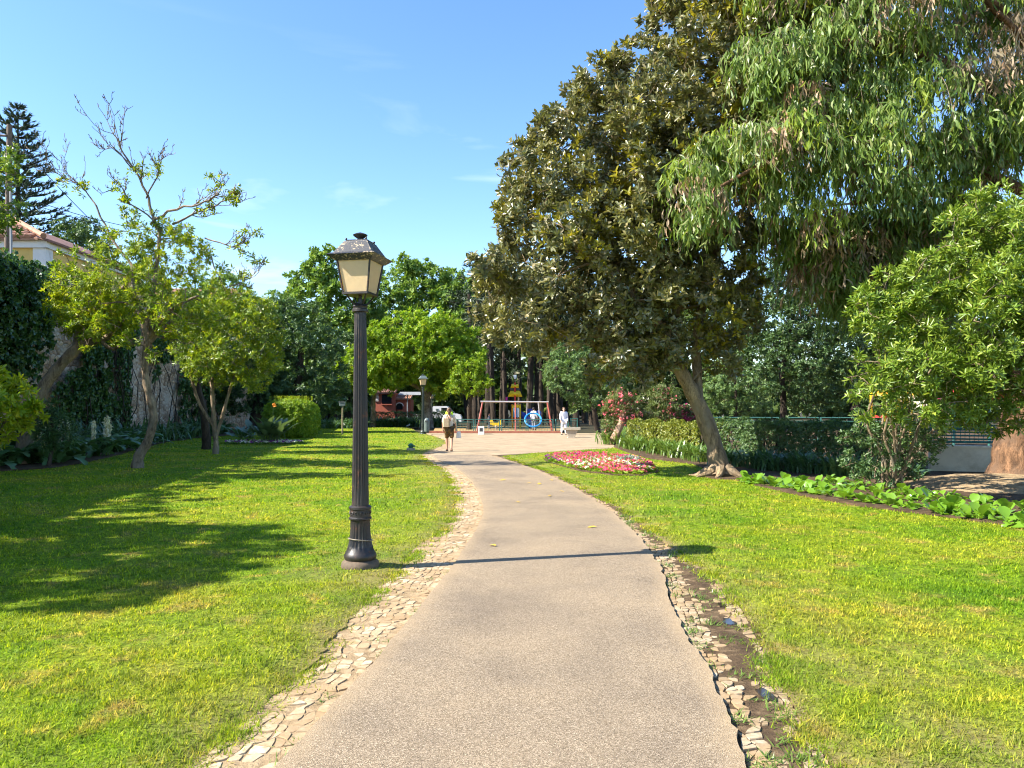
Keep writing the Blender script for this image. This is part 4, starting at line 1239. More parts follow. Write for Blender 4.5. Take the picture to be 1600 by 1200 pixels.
# oleanders
olb = G(955, 695); olb[2] = 0.04
def oleander(name, label, base, trunk, poly, Y, seed, nfl, petal, leaf, flower_bias=0.3):
    bl_ = blobs_poly(poly, Y, 0.8, (9, 17), 60, seed, 0.5)
    t = tree(name, label, base, trunk, bl_, 'bark_pink', leaf, seed, per_m2=22, k=5, L=0.14, W=0.032, cat='shrub', sides=9, up=0.6)
    r_ = np.random.default_rng(seed + 9)
    pts, dirs, ids = twig_points(bl_, nfl, r_, 0.92)
    hot = r_.random(len(bl_)) < flower_bias
    pk = hot[ids]
    V = rosettes(pts[pk], dirs[pk], 6, 0.06, 0.05, r_, (0.6, 1.3))
    leaves_obj('blossom', V, petal, t)
    return t
oleander('oleander', 'pink-flowering oleander on a smooth leaning pink-brown trunk at the plaza corner', olb,
         [(np.array([olb + (0, 0, -.05), P(962, 680, 33.2), P(972, 658, 33.2), P(976, 640, 33.2)]), [0.21, 0.17, 0.15, 0.10])],
         [(944, 690), (940, 640), (952, 615), (968, 598), (984, 620), (1000, 640), (1000, 662), (975, 660)], 33.5, 71, 13, 'pink_petal', 'oleander_leaf', 0.5)
oleander('oleander', 'sparsely flowering oleander bush just behind the sunlit hedge', P(1030, 690, 34) * (1, 1, 0),
         [(np.array([P(1030, 692, 34), P(1030, 670, 34), P(1028, 645, 34)]), [0.12, 0.09, 0.06]), (np.array([P(1032, 692, 34), P(1045, 660, 34), P(1050, 630, 34)]), [0.1, 0.07, 0.05])],
         [(990, 665), (995, 625), (1020, 602), (1045, 598), (1065, 625), (1062, 665)], 34, 72, 6, 'pink_petal', 'oleander_leaf', 0.12)
oleander('bougainvillea', 'small purple-magenta bougainvillea bush left of the leaning trunk', P(1072, 690, 35) * (1, 1, 0),
         [(np.array([P(1072, 692, 35), P(1070, 670, 35), P(1072, 650, 35)]), [0.08, 0.06, 0.04])],
         [(1052, 668), (1055, 640), (1072, 630), (1092, 640), (1096, 668)], 35, 73, 30, 'magenta_petal', 'dark_leaf', 0.8)

# ------------------------------------------------------------------ centre and left distance
bt = P(667, 670, 62); bt[2] = 0.03
pb = [(528, 582), (545, 548), (580, 512), (640, 490), (700, 495), (742, 520), (756, 562), (750, 602), (715, 605), (690, 616), (650, 598), (600, 606), (556, 598)]
bb = blobs_poly(pb, 60, 3.2, (11, 26), 190, 81, 0.52) + edge_sprays(pb, 60, 2.0, (6, 13), 60, 34)
tree('lime_green_tree', 'wide bright yellow-green tree shading the path beyond the lawn', bt,
     [(np.array([bt + (0, 0, -.1), P(667, 640, 62), P(664, 605, 61), P(650, 560, 60), P(640, 530, 60)]), [0.55, 0.42, 0.36, 0.25, 0.1]),
      (np.array([P(667, 620, 61.6), P(690, 590, 61), P(715, 560, 60)]), [0.25, 0.2, 0.1]),
      (np.array([P(664, 612, 61.4), P(620, 585, 60.5), P(580, 565, 60)]), [0.22, 0.18, 0.1])],
     bb, 'bark_grey', 'bright_leaf', 82, per_m2=6.5, k=6, L=0.26, W=0.11, sides=12)
simple_tree('pale_trunk_tree', 'slim tree with pale forked trunk beside the red kiosk', 583, 668, 63, [(548, 600), (552, 570), (580, 556), (610, 566), (612, 596), (585, 606)], 26, (10, 18), 1.2, 'bark_pale', 'bright_leaf', 83, 0.26, 9, 6, 0.22, 0.09)
simple_tree('spreading_tree', 'dark-stemmed tree leaning over the playground fence beside the swing', 733, 672, 56, [(700, 612), (708, 575), (735, 560), (758, 575), (765, 605), (745, 618)], 34, (9, 16), 1.4, 'bark_dark', 'bright_leaf', 84, 0.24, 9, 6, 0.2, 0.08)
for i, (lab, px, Y, poly, leaf, th) in enumerate((
    ('tall feathery tree rising behind the lamp post against the sky', 520, 88, [(446, 470), (450, 448), (476, 420), (486, 400), (520, 394), (548, 408), (575, 440), (590, 500), (585, 580), (540, 640), (470, 640), (455, 540)], 'mid_leaf', 4),
    ('broad rounded dark green tree behind the lantern, middle of the far row', 630, 94, [(560, 470), (575, 425), (610, 410), (650, 408), (690, 420), (715, 440), (720, 500), (700, 600), (600, 640), (560, 560)], 'mid_leaf', 4),
    ('dense dark tree at the end of the far row next to the pine trunks', 735, 92, [(690, 470), (705, 440), (740, 432), (775, 450), (800, 520), (790, 580), (740, 600), (700, 560)], 'mid_leaf', 4))):
    simple_tree('poplar_tree', lab, px, 660, Y, poly, 120, (14, 32), th, 'bark_dark', leaf, 90 + i, 0.6, 2.2, 6, 0.46, 0.22, group='tall trees behind the lawn')
# dark evergreens behind the clipped bush
for i, (lab, px, py, Y, poly) in enumerate((
    ('dark spreading evergreen behind the clipped round bush', 455, 682, 49, [(392, 640), (398, 560), (420, 500), (450, 468), (500, 475), (525, 530), (545, 585), (540, 640), (500, 650), (440, 640)]),
    ('dark evergreen with two brown stems left of the clipped bush', 395, 690, 49, [(345, 640), (350, 540), (380, 480), (430, 470), (450, 520), (455, 600), (430, 640)]),
    ('gloomy evergreen filling the gap left of the lamp shaft', 540, 672, 66, [(490, 640), (500, 560), (535, 520), (575, 540), (585, 590), (560, 640)]))):
    simple_tree('cypress_tree', lab, px, py, Y, poly, 110, (12, 26), 2.2, 'bark_dark', 'dark_leaf', 100 + i, 0.42, 5.0, 6, 0.23, 0.09, group='dark evergreens', droop=0.3)
# pine grove behind the playground
rr = np.random.default_rng(120)
grove = [(762, 78), (772, 70), (783, 84), (790, 74), (802, 92), (812, 80), (826, 72), (838, 90), (846, 76), (858, 70), (866, 86), (876, 76), (888, 92), (900, 70), (914, 84), (926, 76), (750, 88), (741, 80), (728, 92)]
for i, (px, Y) in enumerate(grove):
    base = P(px, 660, Y); base[2] = -0.05
    hgt = rr.uniform(13, 16)
    top = base + np.array((rr.normal(0, .5), rr.normal(0, .3), hgt))
    rad = rr.uniform(0.24, 0.42)
    bl_ = [(top + np.array((rr.normal(0, 1.5), rr.normal(0, 1.5), rr.uniform(-8.0, 0.5))), rr.uniform(0.8, 1.5)) for _ in range(16)]
    tree('pine_tree', 'straight dark pine, %s counting across the grove from the lawn side' % ORD[sorted(q[0] for q in grove).index(px)], base, [(wander(base + (0, 0, -.1), top, 6, 0.008, rr), np.linspace(rad, rad * 0.5, 6))], bl_, 'bark_dark', 'pine_leaf', 121 + i, per_m2=1.6, k=4, L=0.48, W=0.12, group='pine trunks behind the playground', sides=8)
# ------------------------------------------------------------------ left side: wall, terrace, trees
def wallY(px):
    s = (px - CX) / F
    return (-14.5 + 1.969) / (s + 0.1406)
WA, WB = np.array((-12.95, 3.0)), np.array((-21.8, 66.0))
wd = (WB - WA) / np.linalg.norm(WB - WA)
wnm = np.array((wd[1], -wd[0]))            # towards the lawn
WH = 6.6
wall = MB()
N = 60
V, Fc = [], []
rr = np.random.default_rng(200)
nz = 14
front = np.zeros((N + 1, nz + 1, 3))
for i in range(N + 1):
    p = WA + (WB - WA) * i / N
    for j in range(nz + 1):
        o = rr.normal(0, 0.035) + 0.05 * math.sin(i * 0.7 + j) - 0.02 * j
        top = rr.normal(0, 0.05) if j == nz else 0
        front[i, j] = (p[0] + wnm[0] * o, p[1] + wnm[1] * o, -0.1 + (WH + 0.1) * j / nz + top)
back = front.copy(); back[:, :, 0] -= wnm[0] * 0.8; back[:, :, 1] -= wnm[1] * 0.8
V = np.concatenate([front.reshape(-1, 3), back.reshape(-1, 3)])
k = nz + 1; off = (N + 1) * k
for i in range(N):
    for j in range(nz):
        a = i * k + j
        Fc.append((a, a + 1, a + k + 1, a + k)); Fc.append((off + a, off + a + k, off + a + k + 1, off + a + 1))
    a = i * k + nz
    Fc.append((a, off + a, off + a + k, a + k))
for i in (0, N):
    for j in range(nz):
        a = i * k + j
        Fc.append((a, a + 1, off + a + 1, off + a))
wall.add(V, Fc)
tag(wall.build('retaining_wall', 'rubble_wall'), 'high rough stone retaining wall streaked with ivy along the lawn edge', 'wall')
# the terrace behind it
T = [(WA[0] - 0.5, WA[1]), (WB[0] - 0.5, WB[1]), (-26, 140), (-220, 140), (-220, WA[1])]
flat_poly('terrace', T, WH - 0.25, 'woodland_floor', skirt=6.4)

def wall_blobs(poly, rpx, n, seed, out=0.12):
    bl_ = blobs_poly(poly, 0, 0.0, rpx, n, seed, 0.35, Yfun=lambda x: wallY(x))
    return [(p + np.array((wnm[0], wnm[1], 0)) * out, r_) for p, r_ in bl_]
def ivy(label, poly, rpx, n, seed, per=15, leaf='ivy_leaf', flat=0.35):
    bl_ = wall_blobs(poly, rpx, n, seed)
    r_ = np.random.default_rng(seed + 3)
    pts, dirs, ids = twig_points(bl_, per, r_, 0.5)
    # flatten against the wall
    c = np.array([bl_[i][0] for i in ids])
    nv = np.array((wnm[0], wnm[1], 0))
    dd = (pts - c) @ nv
    pts = pts - np.outer(dd * (1 - flat), nv) + nv * 0.1
    dirs = nrm(dirs * 0.6 + nv * 0.8 + np.array((0, 0, -0.1)))
    V = rosettes(pts, dirs, 4, 0.14, 0.12, r_, (0.5, 1.4), droop=0.4)
    b = np.mean([q[0] for q in bl_], 0); b[2] = 0.05
    t = empty('ivy', b, label, 'ivy', 'ivy on the stone wall')
    leaves_obj('foliage', V, leaf, t)
    mb = MB()
    for i in range(10):
        q = bl_[r_.integers(len(bl_))][0]
        z0 = np.array((q[0] + wd[0] * r_.normal(0, .4), q[1] + wd[1] * r_.normal(0, .4), 0.1))
        mb.tube(wander(z0, q, 7, 0.04, r_), np.linspace(0.03, 0.01, 7), 5)
    mb.build('stem', 'bark_dark', t)['kind'] = 'stuff'
    return t
ivy('thick dark ivy mound covering the wall top below the yellow house', [(-160, 620), (-160, 395), (-60, 395), (20, 402), (75, 418), (92, 445), (80, 500), (60, 545), (20, 600), (-60, 650)], (22, 48), 150, 210, 15, flat=0.9)
ivy('broad dark ivy sheet hanging down the wall behind the leaning trunk', [(105, 640), (100, 600), (118, 545), (120, 480), (150, 450), (165, 520), (170, 590), (165, 660), (130, 670)], (12, 26), 90, 211)
ivy('narrow ivy strands between the bare patches of wall', [(176, 650), (178, 560), (172, 480), (200, 460), (204, 540), (192, 600), (188, 650)], (7, 14), 60, 212)
ivy('ivy patch on the wall just behind the crooked trunk', [(226, 600), (222, 500), (245, 480), (268, 500), (262, 560), (240, 590)], (8, 16), 40, 213)
ivy('ivy at the far end of the wall beside the twin-trunk tree', [(270, 690), (268, 600), (275, 520), (310, 500), (340, 520), (345, 600), (330, 680)], (10, 20), 70, 214)

ivy('ivy curtain over the middle of the wall between the leaning and the crooked trunk', [(176, 640), (170, 560), (166, 470), (186, 455), (214, 470), (212, 520), (196, 560), (196, 640)], (8, 17), 60, 215)
ivy('ivy fringe hanging from the wall top behind the many-stemmed tree', [(240, 560), (236, 490), (262, 470), (300, 480), (306, 540), (296, 600), (280, 560)], (8, 17), 60, 216)
ivy('low ivy climbing from the border behind the white flower spikes', [(60, 690), (70, 600), (105, 580), (150, 600), (200, 640), (196, 680), (120, 695)], (9, 18), 70, 217)
# leafless crown builder
def bare_branch(mb, path, r0, r1, r, depth, lens, tips):
    path = np.asarray(path, float)
    n_ = len(path)
    rad = np.linspace(r0, r1, n_)
    mb.tube(path, rad, 6 if r0 > 0.03 else 3, cap=False)
    tips.append(path[-1])
    if depth <= 0:
        return
    L = np.linalg.norm(np.diff(path, axis=0), axis=1).sum()
    for s in range(int(lens[0])):
        i = r.integers(max(1, n_ // 3), n_)
        d = nrm(path[min(i, n_ - 1)] - path[i - 1])
        side = nrm(np.cross(d, nrm(r.normal(0, 1, 3))))
        dd = nrm(d * 0.75 + side * r.uniform(0.5, 1.0) + np.array((0, 0, 0.30)))
        ln = L * r.uniform(0.14, 0.34)
        e = path[i] + dd * ln + np.array((0, 0, 0.12 * ln))
        bare_branch(mb, wander(path[i], e, 5, 0.05, r, -0.06), max(0.008, rad[i] * 0.68), max(0.0065, rad[i] * 0.3), r, depth - 1, lens[1:] or [3], tips)
# the crooked tree
Yc = 20.3
cb = G(214, 733); cb[2] = 0.03
rr = np.random.default_rng(220)
pc = [(92, 470), (75, 440), (110, 405), (120, 372), (150, 380), (200, 342), (262, 345), (310, 368), (345, 420), (350, 480), (320, 520), (280, 550), (240, 560), (200, 545), (160, 540), (110, 515)]
bl = blobs_poly(pc, Yc, 1.7, (11, 27), 120, 221, 0.58) + edge_sprays(pc, Yc, 1.0, (7, 14), 34, 36, 1.0)
limbs = [
    (np.array([cb + (0, 0, -.1), P(216, 712, Yc), P(232, 690, Yc), P(241, 655, Yc), P(238, 630, Yc), P(228, 600, Yc), P(226, 560, Yc), P(232, 525, Yc)]), [0.175, 0.135, 0.115, 0.105, 0.105, 0.095, 0.09, 0.085]),
    (np.array([P(232, 530, Yc), P(222, 500, Yc), P(210, 460, Yc), P(205, 420, Yc)]), [0.085, 0.07, 0.055, 0.04]),
    (np.array([P(232, 528, Yc), P(252, 495, 20), P(280, 475, 19.7), P(310, 462, 19.4)]), [0.08, 0.06, 0.045, 0.03]),
    (np.array([P(234, 535, Yc), P(268, 500, 20.8), P(300, 495, 21.2), P(345, 502, 21.6)]), [0.06, 0.045, 0.035, 0.02]),
    (np.array([P(228, 510, Yc), P(236, 470, 20.5), P(245, 420, 20.6), P(250, 360, 20.6)]), [0.075, 0.065, 0.055, 0.045])]
crooked = tree('crooked_tree', 'crooked-trunked tree on the lawn, leafy below and bare at the top', cb, limbs, bl, 'bark_pale', [('lime_leaf', 0.62), ('shrub_leaf', 0.38)], 222, per_m2=17, k=6, L=0.12, W=0.042, shell=0.35, sides=10, up=0.2, off=0.06)
mb = MB(); tips = []
for pth, r0 in (([P(250, 365, 20.6), P(235, 330, 20.6), P(228, 300, 20.5), P(212, 268, 20.4), P(192, 240, 20.3), P(182, 215, 20.2), P(176, 198, 20.2)], 0.046),
                ([P(236, 350, 20.6), P(262, 330, 20.2), P(300, 322, 19.9), P(330, 312, 19.7), P(345, 298, 19.5)], 0.04),
                ([P(270, 350, 20.4), P(300, 335, 20.2), P(338, 322, 19.9), P(366, 308, 19.8)], 0.032),
                ([P(210, 420, Yc), P(172, 370, 20.5), P(150, 322, 20.6), P(132, 295, 20.7), P(98, 275, 20.8)], 0.036),
                ([P(228, 310, 20.5), P(245, 280, 20.3), P(248, 258, 20.2), P(247, 240, 20.1)], 0.024),
                ([P(320, 372, 20.2), P(345, 380, 19.9), P(370, 388, 19.8), P(385, 372, 19.7)], 0.024),
                ([P(330, 400, 20.2), P(350, 450, 20.4), P(385, 440, 20.2), P(400, 425, 20.2)], 0.02),
                ([P(205, 262, 20.4), P(180, 232, 20.2), P(155, 232, 20.1)], 0.02),
                ([P(240, 345, 20.6), P(205, 318, 20.3), P(190, 290, 20.2), P(165, 300, 20.0)], 0.026)):
    pth = np.array(pth)
    tt = np.linspace(0, len(pth) - 1, (len(pth) - 1) * 3 + 1)
    q = np.stack([np.interp(tt, np.arange(len(pth)), pth[:, k_]) for k_ in range(3)], 1)
    q[1:-1] += rr.normal(0, 0.02, q[1:-1].shape)
    bare_branch(mb, q, r0, 0.012, rr, 3, [10, 5, 3], tips)
mb.build('bare_branches', 'bark_pale', crooked, smooth=True)['kind'] = 'stuff'
tips = np.array(tips)
sel = tips[rr.random(len(tips)) < 0.022]
sel = sel[sel[:, 2] < 8.2]
V = rosettes(np.repeat(sel, 6, 0) + rr.normal(0, 0.09, (len(sel) * 6, 3)), nrm(rr.normal(0, 1, (len(sel) * 6, 3))), 5, 0.13, 0.045, rr)
leaves_obj('leaf_tufts', V, 'lime_leaf', crooked)

# leaning trunk in front of the ivy
Yl_ = 21.5
lbp = P(48, 650, Yl_); lbp[2] = 0.05; lbp[0] = P(30, 650, Yl_)[0]
pl = [(82, 500), (70, 460), (90, 430), (130, 420), (190, 440), (215, 480), (210, 530), (170, 545), (130, 530), (105, 530)]
tree('leaning_tree', 'tree with a thick trunk leaning steeply over the flower border in front of ivy', lbp,
     [(np.array([lbp + (0, 0, -.1), P(45, 660, Yl_), P(66, 606, Yl_), P(96, 568, Yl_), P(120, 545, Yl_), P(142, 520, Yl_), P(170, 482, Yl_), P(200, 440, Yl_)]), [0.22, 0.20, 0.17, 0.155, 0.14, 0.12, 0.09, 0.055]),
      (np.array([P(120, 545, Yl_), P(140, 535, Yl_), P(165, 530, 21.2), P(190, 505, 21)]), [0.12, 0.10, 0.08, 0.05]),
      (np.array([P(118, 548, Yl_), P(128, 505, 21.8), P(140, 470, 22)]), [0.12, 0.09, 0.06]),
      (np.array([P(160, 535, 21.2), P(176, 548, 21), P(195, 535, 20.8), P(215, 528, 20.7)]), [0.05, 0.045, 0.035, 0.02])],
     blobs_poly(pl, Yl_, 1.3, (13, 26), 56, 231, 0.6), 'bark_pale', 'lime_leaf', 232, per_m2=18, k=6, L=0.14, W=0.05, shell=0.4, sides=12, up=0.2)

# twin-trunk citrus
Yt = 26.4
tb = G(337, 711); tb[2] = 0.03
pt_ = [(280, 560), (285, 500), (310, 470), (345, 445), (390, 452), (425, 470), (450, 520), (440, 580), (405, 620), (375, 600), (340, 610), (300, 600)]
tree('citrus_tree', 'round green tree with several thin stems growing from one base in the lawn', tb,
     [(np.array([tb + (0, 0, -.1), P(338, 690, Yt), P(334, 660, Yt), P(332, 620, Yt), P(330, 580, Yt)]), [0.13, 0.095, 0.085, 0.07, 0.05]),
      (np.array([P(337, 685, Yt), P(350, 640, Yt), P(362, 600, Yt), P(375, 560, Yt)]), [0.065, 0.055, 0.048, 0.035]),
      (np.array([P(334, 665, Yt), P(312, 635, Yt), P(298, 590, Yt), P(300, 550, Yt)]), [0.065, 0.055, 0.05, 0.035])],
     blobs_poly(pt_, Yt, 1.7, (9, 27), 150, 241, 0.55), 'bark_pale', [('lime_leaf', 0.45), ('shrub_leaf', 0.55)], 242, per_m2=20, shell=0.35, k=6, L=0.115, W=0.045, sides=9)
tb2 = P(322, 702, 29.5) * (1, 1, 0)
tree('citrus_tree', 'dark-trunked tree directly behind the many-stemmed round one', tb2,
     [(np.array([tb2 + (0, 0, -.1), P(323, 680, 29.5), P(318, 640, 29.5), P(305, 590, 29.5), P(310, 540, 29.5)]), [0.2, 0.16, 0.15, 0.12, 0.07])],
     blobs_poly([(270, 560), (262, 520), (285, 480), (330, 470), (360, 500), (350, 560), (310, 590)], 29.8, 1.4, (12, 24), 60, 245, 0.55), 'bark_dark', 'shrub_leaf', 246, per_m2=18, k=6, L=0.12, W=0.045, sides=9)
# trees at the left margin
ob = np.array((-12.6, 15.0, 0.05))
tree('overhanging_tree', 'leafy branches reaching in at the left margin before the pole and yellow house', ob,
     [(np.array([ob + (0, 0, -.1), ob + (.1, 0, 1.5), ob + (.0, .1, 3.2), ob + (-.2, .2, 4.6)]), [0.24, 0.19, 0.15, 0.1])],
     blobs_poly([(-190, 420), (-180, 260), (-60, 235), (20, 240), (55, 262), (48, 285), (10, 300), (58, 318), (20, 345), (30, 368), (-20, 385), (-80, 420)], 16.2, 1.0, (14, 32), 76, 251, 0.55), 'bark_pale', 'shrub_leaf', 252, per_m2=26, k=6, L=0.10, W=0.045, sides=10)
pq = [(-160, 720), (-170, 600), (-80, 575), (0, 575), (44, 588), (70, 612), (66, 645), (44, 668), (10, 695), (-50, 730)]
lbs = P(-70, 842, 9.6) * (1, 1, 0) + (0, 0, .03)
tree('leafy_shrub', 'sunlit yellow-green shrub at the left margin above the white flower spikes', lbs,
     [(wander(lbs + (0, 0, -.05), P(-110 + 40 * i, 650, 9.6), 5, 0.04, rr), np.linspace(0.04, 0.015, 5)) for i in range(4)],
     blobs_poly(pq, 9.6, 0.6, (18, 38), 60, 253, 0.5), 'bark_pale', 'lime_leaf', 254, per_m2=48, k=7, L=0.095, W=0.034, cat='shrub', sides=7, full=True)
# garden tree beyond the left margin that shades the near lawn
sh = np.array((-12.7, 5.7, 0.03))
rq = np.random.default_rng(260)
bl = []
for i in range(70):
    u = nrm(rq.normal(0, 1, 3))
    bl.append((sh + np.array((0.3, 0.5, 6.0)) + u * np.array((2.3, 2.5, 1.7)) * rq.random() ** 0.4, rq.uniform(0.4, 0.75)))
tree('shade_tree', 'garden tree past the left margin whose shadow darkens the near lawn', sh, [(wander(sh + (0, 0, -.1), sh + (0.2, 0.3, 5.2), 6, 0.03, rq), np.linspace(0.28, 0.12, 6))], bl, 'bark_pale', 'shrub_leaf', 261, per_m2=11, k=6, L=0.17, W=0.075)

hd = np.random.default_rng(265)  # unseen hedge, added on the wall top so the shadow reaches further over the lawn
hp = []
for i in range(56):
    sft = -6 + 24 * i / 55
    q = WA + wd * sft
    hp.append((np.array((q[0] - .5, q[1], WH + hd.uniform(-.1, .85 if sft < 18 else .55))), hd.uniform(.45, .7)))
pts, dirs, ids = twig_points(hp, 11, hd, .4)
t = empty('added_shade_hedge', (*(WA + wd * 3), WH - .3), 'dark leafy hedge out of view, added on the stone wall to lengthen its shadow', 'hedge')
leaves_obj('foliage', rosettes(pts, dirs, 6, 0.16, 0.08, hd), 'ivy_leaf', t)
# clipped round bush with upright shoots
rb = P(456, 684, 40.6) * (1, 1, 0) + (0, 0, .05)
rq = np.random.default_rng(270)
c0 = P(456, 655, 40.8)
pts = []; dirs = []
u = nrm(rq.normal(0, 1, (3400, 3)))
sup = (np.abs(u) ** 3.2).sum(1) ** (-1 / 3.2)
pts = c0 + u * sup[:, None] * np.array((1.36, 1.36, 1.02)) * rq.uniform(0.86, 1.03, (3400, 1))
pts = pts[pts[:, 2] > 0.1]
dirs = nrm((pts - c0) + rq.normal(0, 0.4, pts.shape) + (0, 0, .5))
t = empty('clipped_bush', rb, 'clipped rounded bright green bush behind the strap-leaved clump', 'bush')
leaves_obj('foliage', rosettes(pts, dirs, 6, 0.12, 0.06, rq), 'bright_leaf', t)
mb = MB()
for i in range(12):
    mb.tube(wander(rb + (rq.normal(0, .1), rq.normal(0, .1), 0), c0 + nrm(rq.normal(0, 1, 3)) * 0.8, 5, 0.05, rq), np.linspace(.04, .012, 5), 5)
mb.build('stem', 'bark_dark', t)['kind'] = 'stuff'
sh_ = []
for i in range(60):
    a = rq.uniform(0, 2 * math.pi); q = c0 + np.array((math.cos(a) * rq.uniform(0, 1.2), math.sin(a) * rq.uniform(0, 1.2), 1.0))
    sh_.append(q + np.array((0, 0, 1.0)) * np.linspace(0, .22, 5)[:, None])
sh_ = np.concatenate(sh_)
leaves_obj('shoot', rosettes(sh_, nrm(np.tile((0, 0, 1.0), (len(sh_), 1)) + rq.normal(0, .1, sh_.shape)), 3, 0.07, 0.035, rq), 'lime_leaf', t)

# ------------------------------------------------------------------ strap-leaved plants
def strap(base, d, L, W, arch, n=6, twist=0.0):
    """a ribbon leaf: V (2n,3), faces"""
    d = nrm(np.array((d[0], d[1], 0.0)))
    s = np.array((-d[1], d[0], 0))
    V = []
    for i in range(n):
        t = i / (n - 1)
        hor = arch * t ** 1.7
        ver = t - arch * 0.62 * t ** 2.6
        p = base + d * L * hor + np.array((0, 0, L * ver))
        w = W * (0.55 + 0.9 * t * (1 - t) * 2) * (1 - t ** 5) + 0.001
        V += [p - s * w / 2, p + s * w / 2 + np.array((0, 0, w * 0.25))]
    Fc = [(2 * i, 2 * i + 1, 2 * i + 3, 2 * i + 2) for i in range(n - 1)]
    return np.array(V), Fc
def strap_clump(name, label, base, n, L, W, mat, seed, arch=(0.3, 1.0), cat='plant', group=None, spread=0.12, extra=None):
    r_ = np.random.default_rng(seed)
    t = empty(name, base, label, cat, group)
    mb = MB()
    for i in range(n):
        a = r_.uniform(0, 2 * math.pi)
        o = np.asarray(base) + np.array((r_.normal(0, spread), r_.normal(0, spread), -0.02))
        mb.add(*strap(o, (math.cos(a), math.sin(a)), L * r_.uniform(.65, 1.15), W * r_.uniform(.8, 1.2), r_.uniform(*arch)))
    me = np_mesh('foliage', np.concatenate(mb.V), mb.Fc, True)
    o = link_mesh('foliage', me, mat, t, world_coords=True); o['kind'] = 'stuff'
    return t
# bird of paradise: each large leaf is a part
def paddle_mesh(L, W, n=7):
    V, Fc = [], []
    for i in range(n):
        t = i / (n - 1)
        w = W * math.sin(math.pi * min(1, max(0.0, (t - 0.42) / 0.58)) ** 0.8) if t > 0.42 else W * 0.08
        x = 0.42 * t ** 2.2 * L; z = L * (t - 0.16 * t ** 3)
        V += [(x, -w / 2, z), (x + 0.18 * w, 0, z - 0.02 * w), (x, w / 2, z)]
    for i in range(n - 1):
        a = i * 3
        Fc += [(a, a + 1, a + 4, a + 3), (a + 1, a + 2, a + 5, a + 4)]
    return np_mesh('leaf', np.array(V), Fc, True)
rq = np.random.default_rng(280)
pm = [paddle_mesh(1.35, 0.34), paddle_mesh(1.15, 0.32), paddle_mesh(1.5, 0.30)]
for m_ in pm:
    m_.materials.append(MATS['strelitzia_leaf'])
sbp = G(424, 694); sbp[2] = 0.05
st = empty('bird_of_paradise', sbp, 'fan of stiff grey-green bird-of-paradise leaves with one orange bloom in the lawn', 'plant')
for i in range(78):
    o = link_mesh('leaf', pm[i % 3], None, st)
    a = rq.uniform(-math.pi, math.pi)
    o.location = (rq.normal(0, .26), rq.normal(0, .2), 0)
    o.rotation_euler = (rq.normal(0, .12), rq.uniform(-0.05, 0.62), a)
    s = rq.uniform(.75, 1.12); o.scale = (s, s, s)
mb = MB()
c = P(427, 636, 33.6)
mb.tube([sbp + (0, 0, 0.1), P(426, 660, 33.6), c], [0.02, 0.016, 0.012], 5)
mb.build('flower_stalk', 'strap_dark', st)
mb = MB()
for dx, dz in ((0.12, 0.14), (0.05, 0.2), (0.17, 0.05), (-0.03, 0.16)):
    mb.tube([c, c + np.array((dx * .6, 0, dz * .7)), c + np.array((dx, 0, dz))], [0.01, 0.035, 0.004], 5)
mb.build('flower', 'orange_petal', st)
cyb = G(381, 693); cyb[2] = 0.05
cy_ = empty('cast_iron_plant', cyb, 'dark glossy clump of broad arching leaves left of the bird-of-paradise', 'plant')
pm2 = [paddle_mesh(1.2, 0.20), paddle_mesh(1.0, 0.22)]
for m_ in pm2:
    m_.materials.append(MATS['strap_dark'])
for i in range(34):
    o = link_mesh('leaf', pm2[i % 2], None, cy_)
    o.location = (rq.normal(0, .2), rq.normal(0, .16), 0)
    o.rotation_euler = (rq.normal(0, .15), rq.uniform(0.1, 0.85), rq.uniform(-math.pi, math.pi))
    s = rq.uniform(.75, 1.15); o.scale = (s, s, s)
# pansies round their feet
def flower_bed(name, label, pts_fun, n, kinds, seed, hgt, petal, leafy, lmat='bright_leaf', base=None):
    r_ = np.random.default_rng(seed)
    t = empty(name, base, label, 'flower bed')
    X = pts_fun(r_, n)
    leaf = pts_fun(r_, leafy)
    lp = np.c_[leaf, r_.uniform(0.03, hgt, len(leaf))]
    leaves_obj('foliage', rosettes(lp, nrm(np.tile((0, 0, 1.0), (len(lp), 1)) + r_.normal(0, .5, lp.shape)), 5, 0.075, 0.035, r_), lmat, t)
    lab = r_.random(len(X)); cum = 0
    return t, X, lab, r_
def ring_pts(r_, n):
    a = r_.uniform(0, 2 * math.pi, n); q = np.sqrt(r_.uniform(0.25, 1.0, n))
    c = G(415, 694)
    return np.stack([c[0] + np.cos(a) * q * 1.75, c[1] + np.sin(a) * q * 1.0 - 0.2], 1)
t, X, lab, r_ = flower_bed('pansy_bed', 'ring of low white and violet pansies round the bird-of-paradise clump', ring_pts, 420, None, 290, 0.12, 0.05, 900, 'mid_leaf', base=G(415, 694))
for nm, lo, hi in (('white_petal', 0, .55), ('violet_petal', .55, 1)):
    s = (lab >= lo) & (lab < hi)
    p = np.c_[X[s], r_.uniform(.12, .17, s.sum())]
    leaves_obj('blossom', rosettes(p, nrm(np.tile((0, -.5, .8), (len(p), 1)) + r_.normal(0, .3, p.shape)), 5, 0.05, 0.05, r_, (1.1, 1.5)), nm, t)
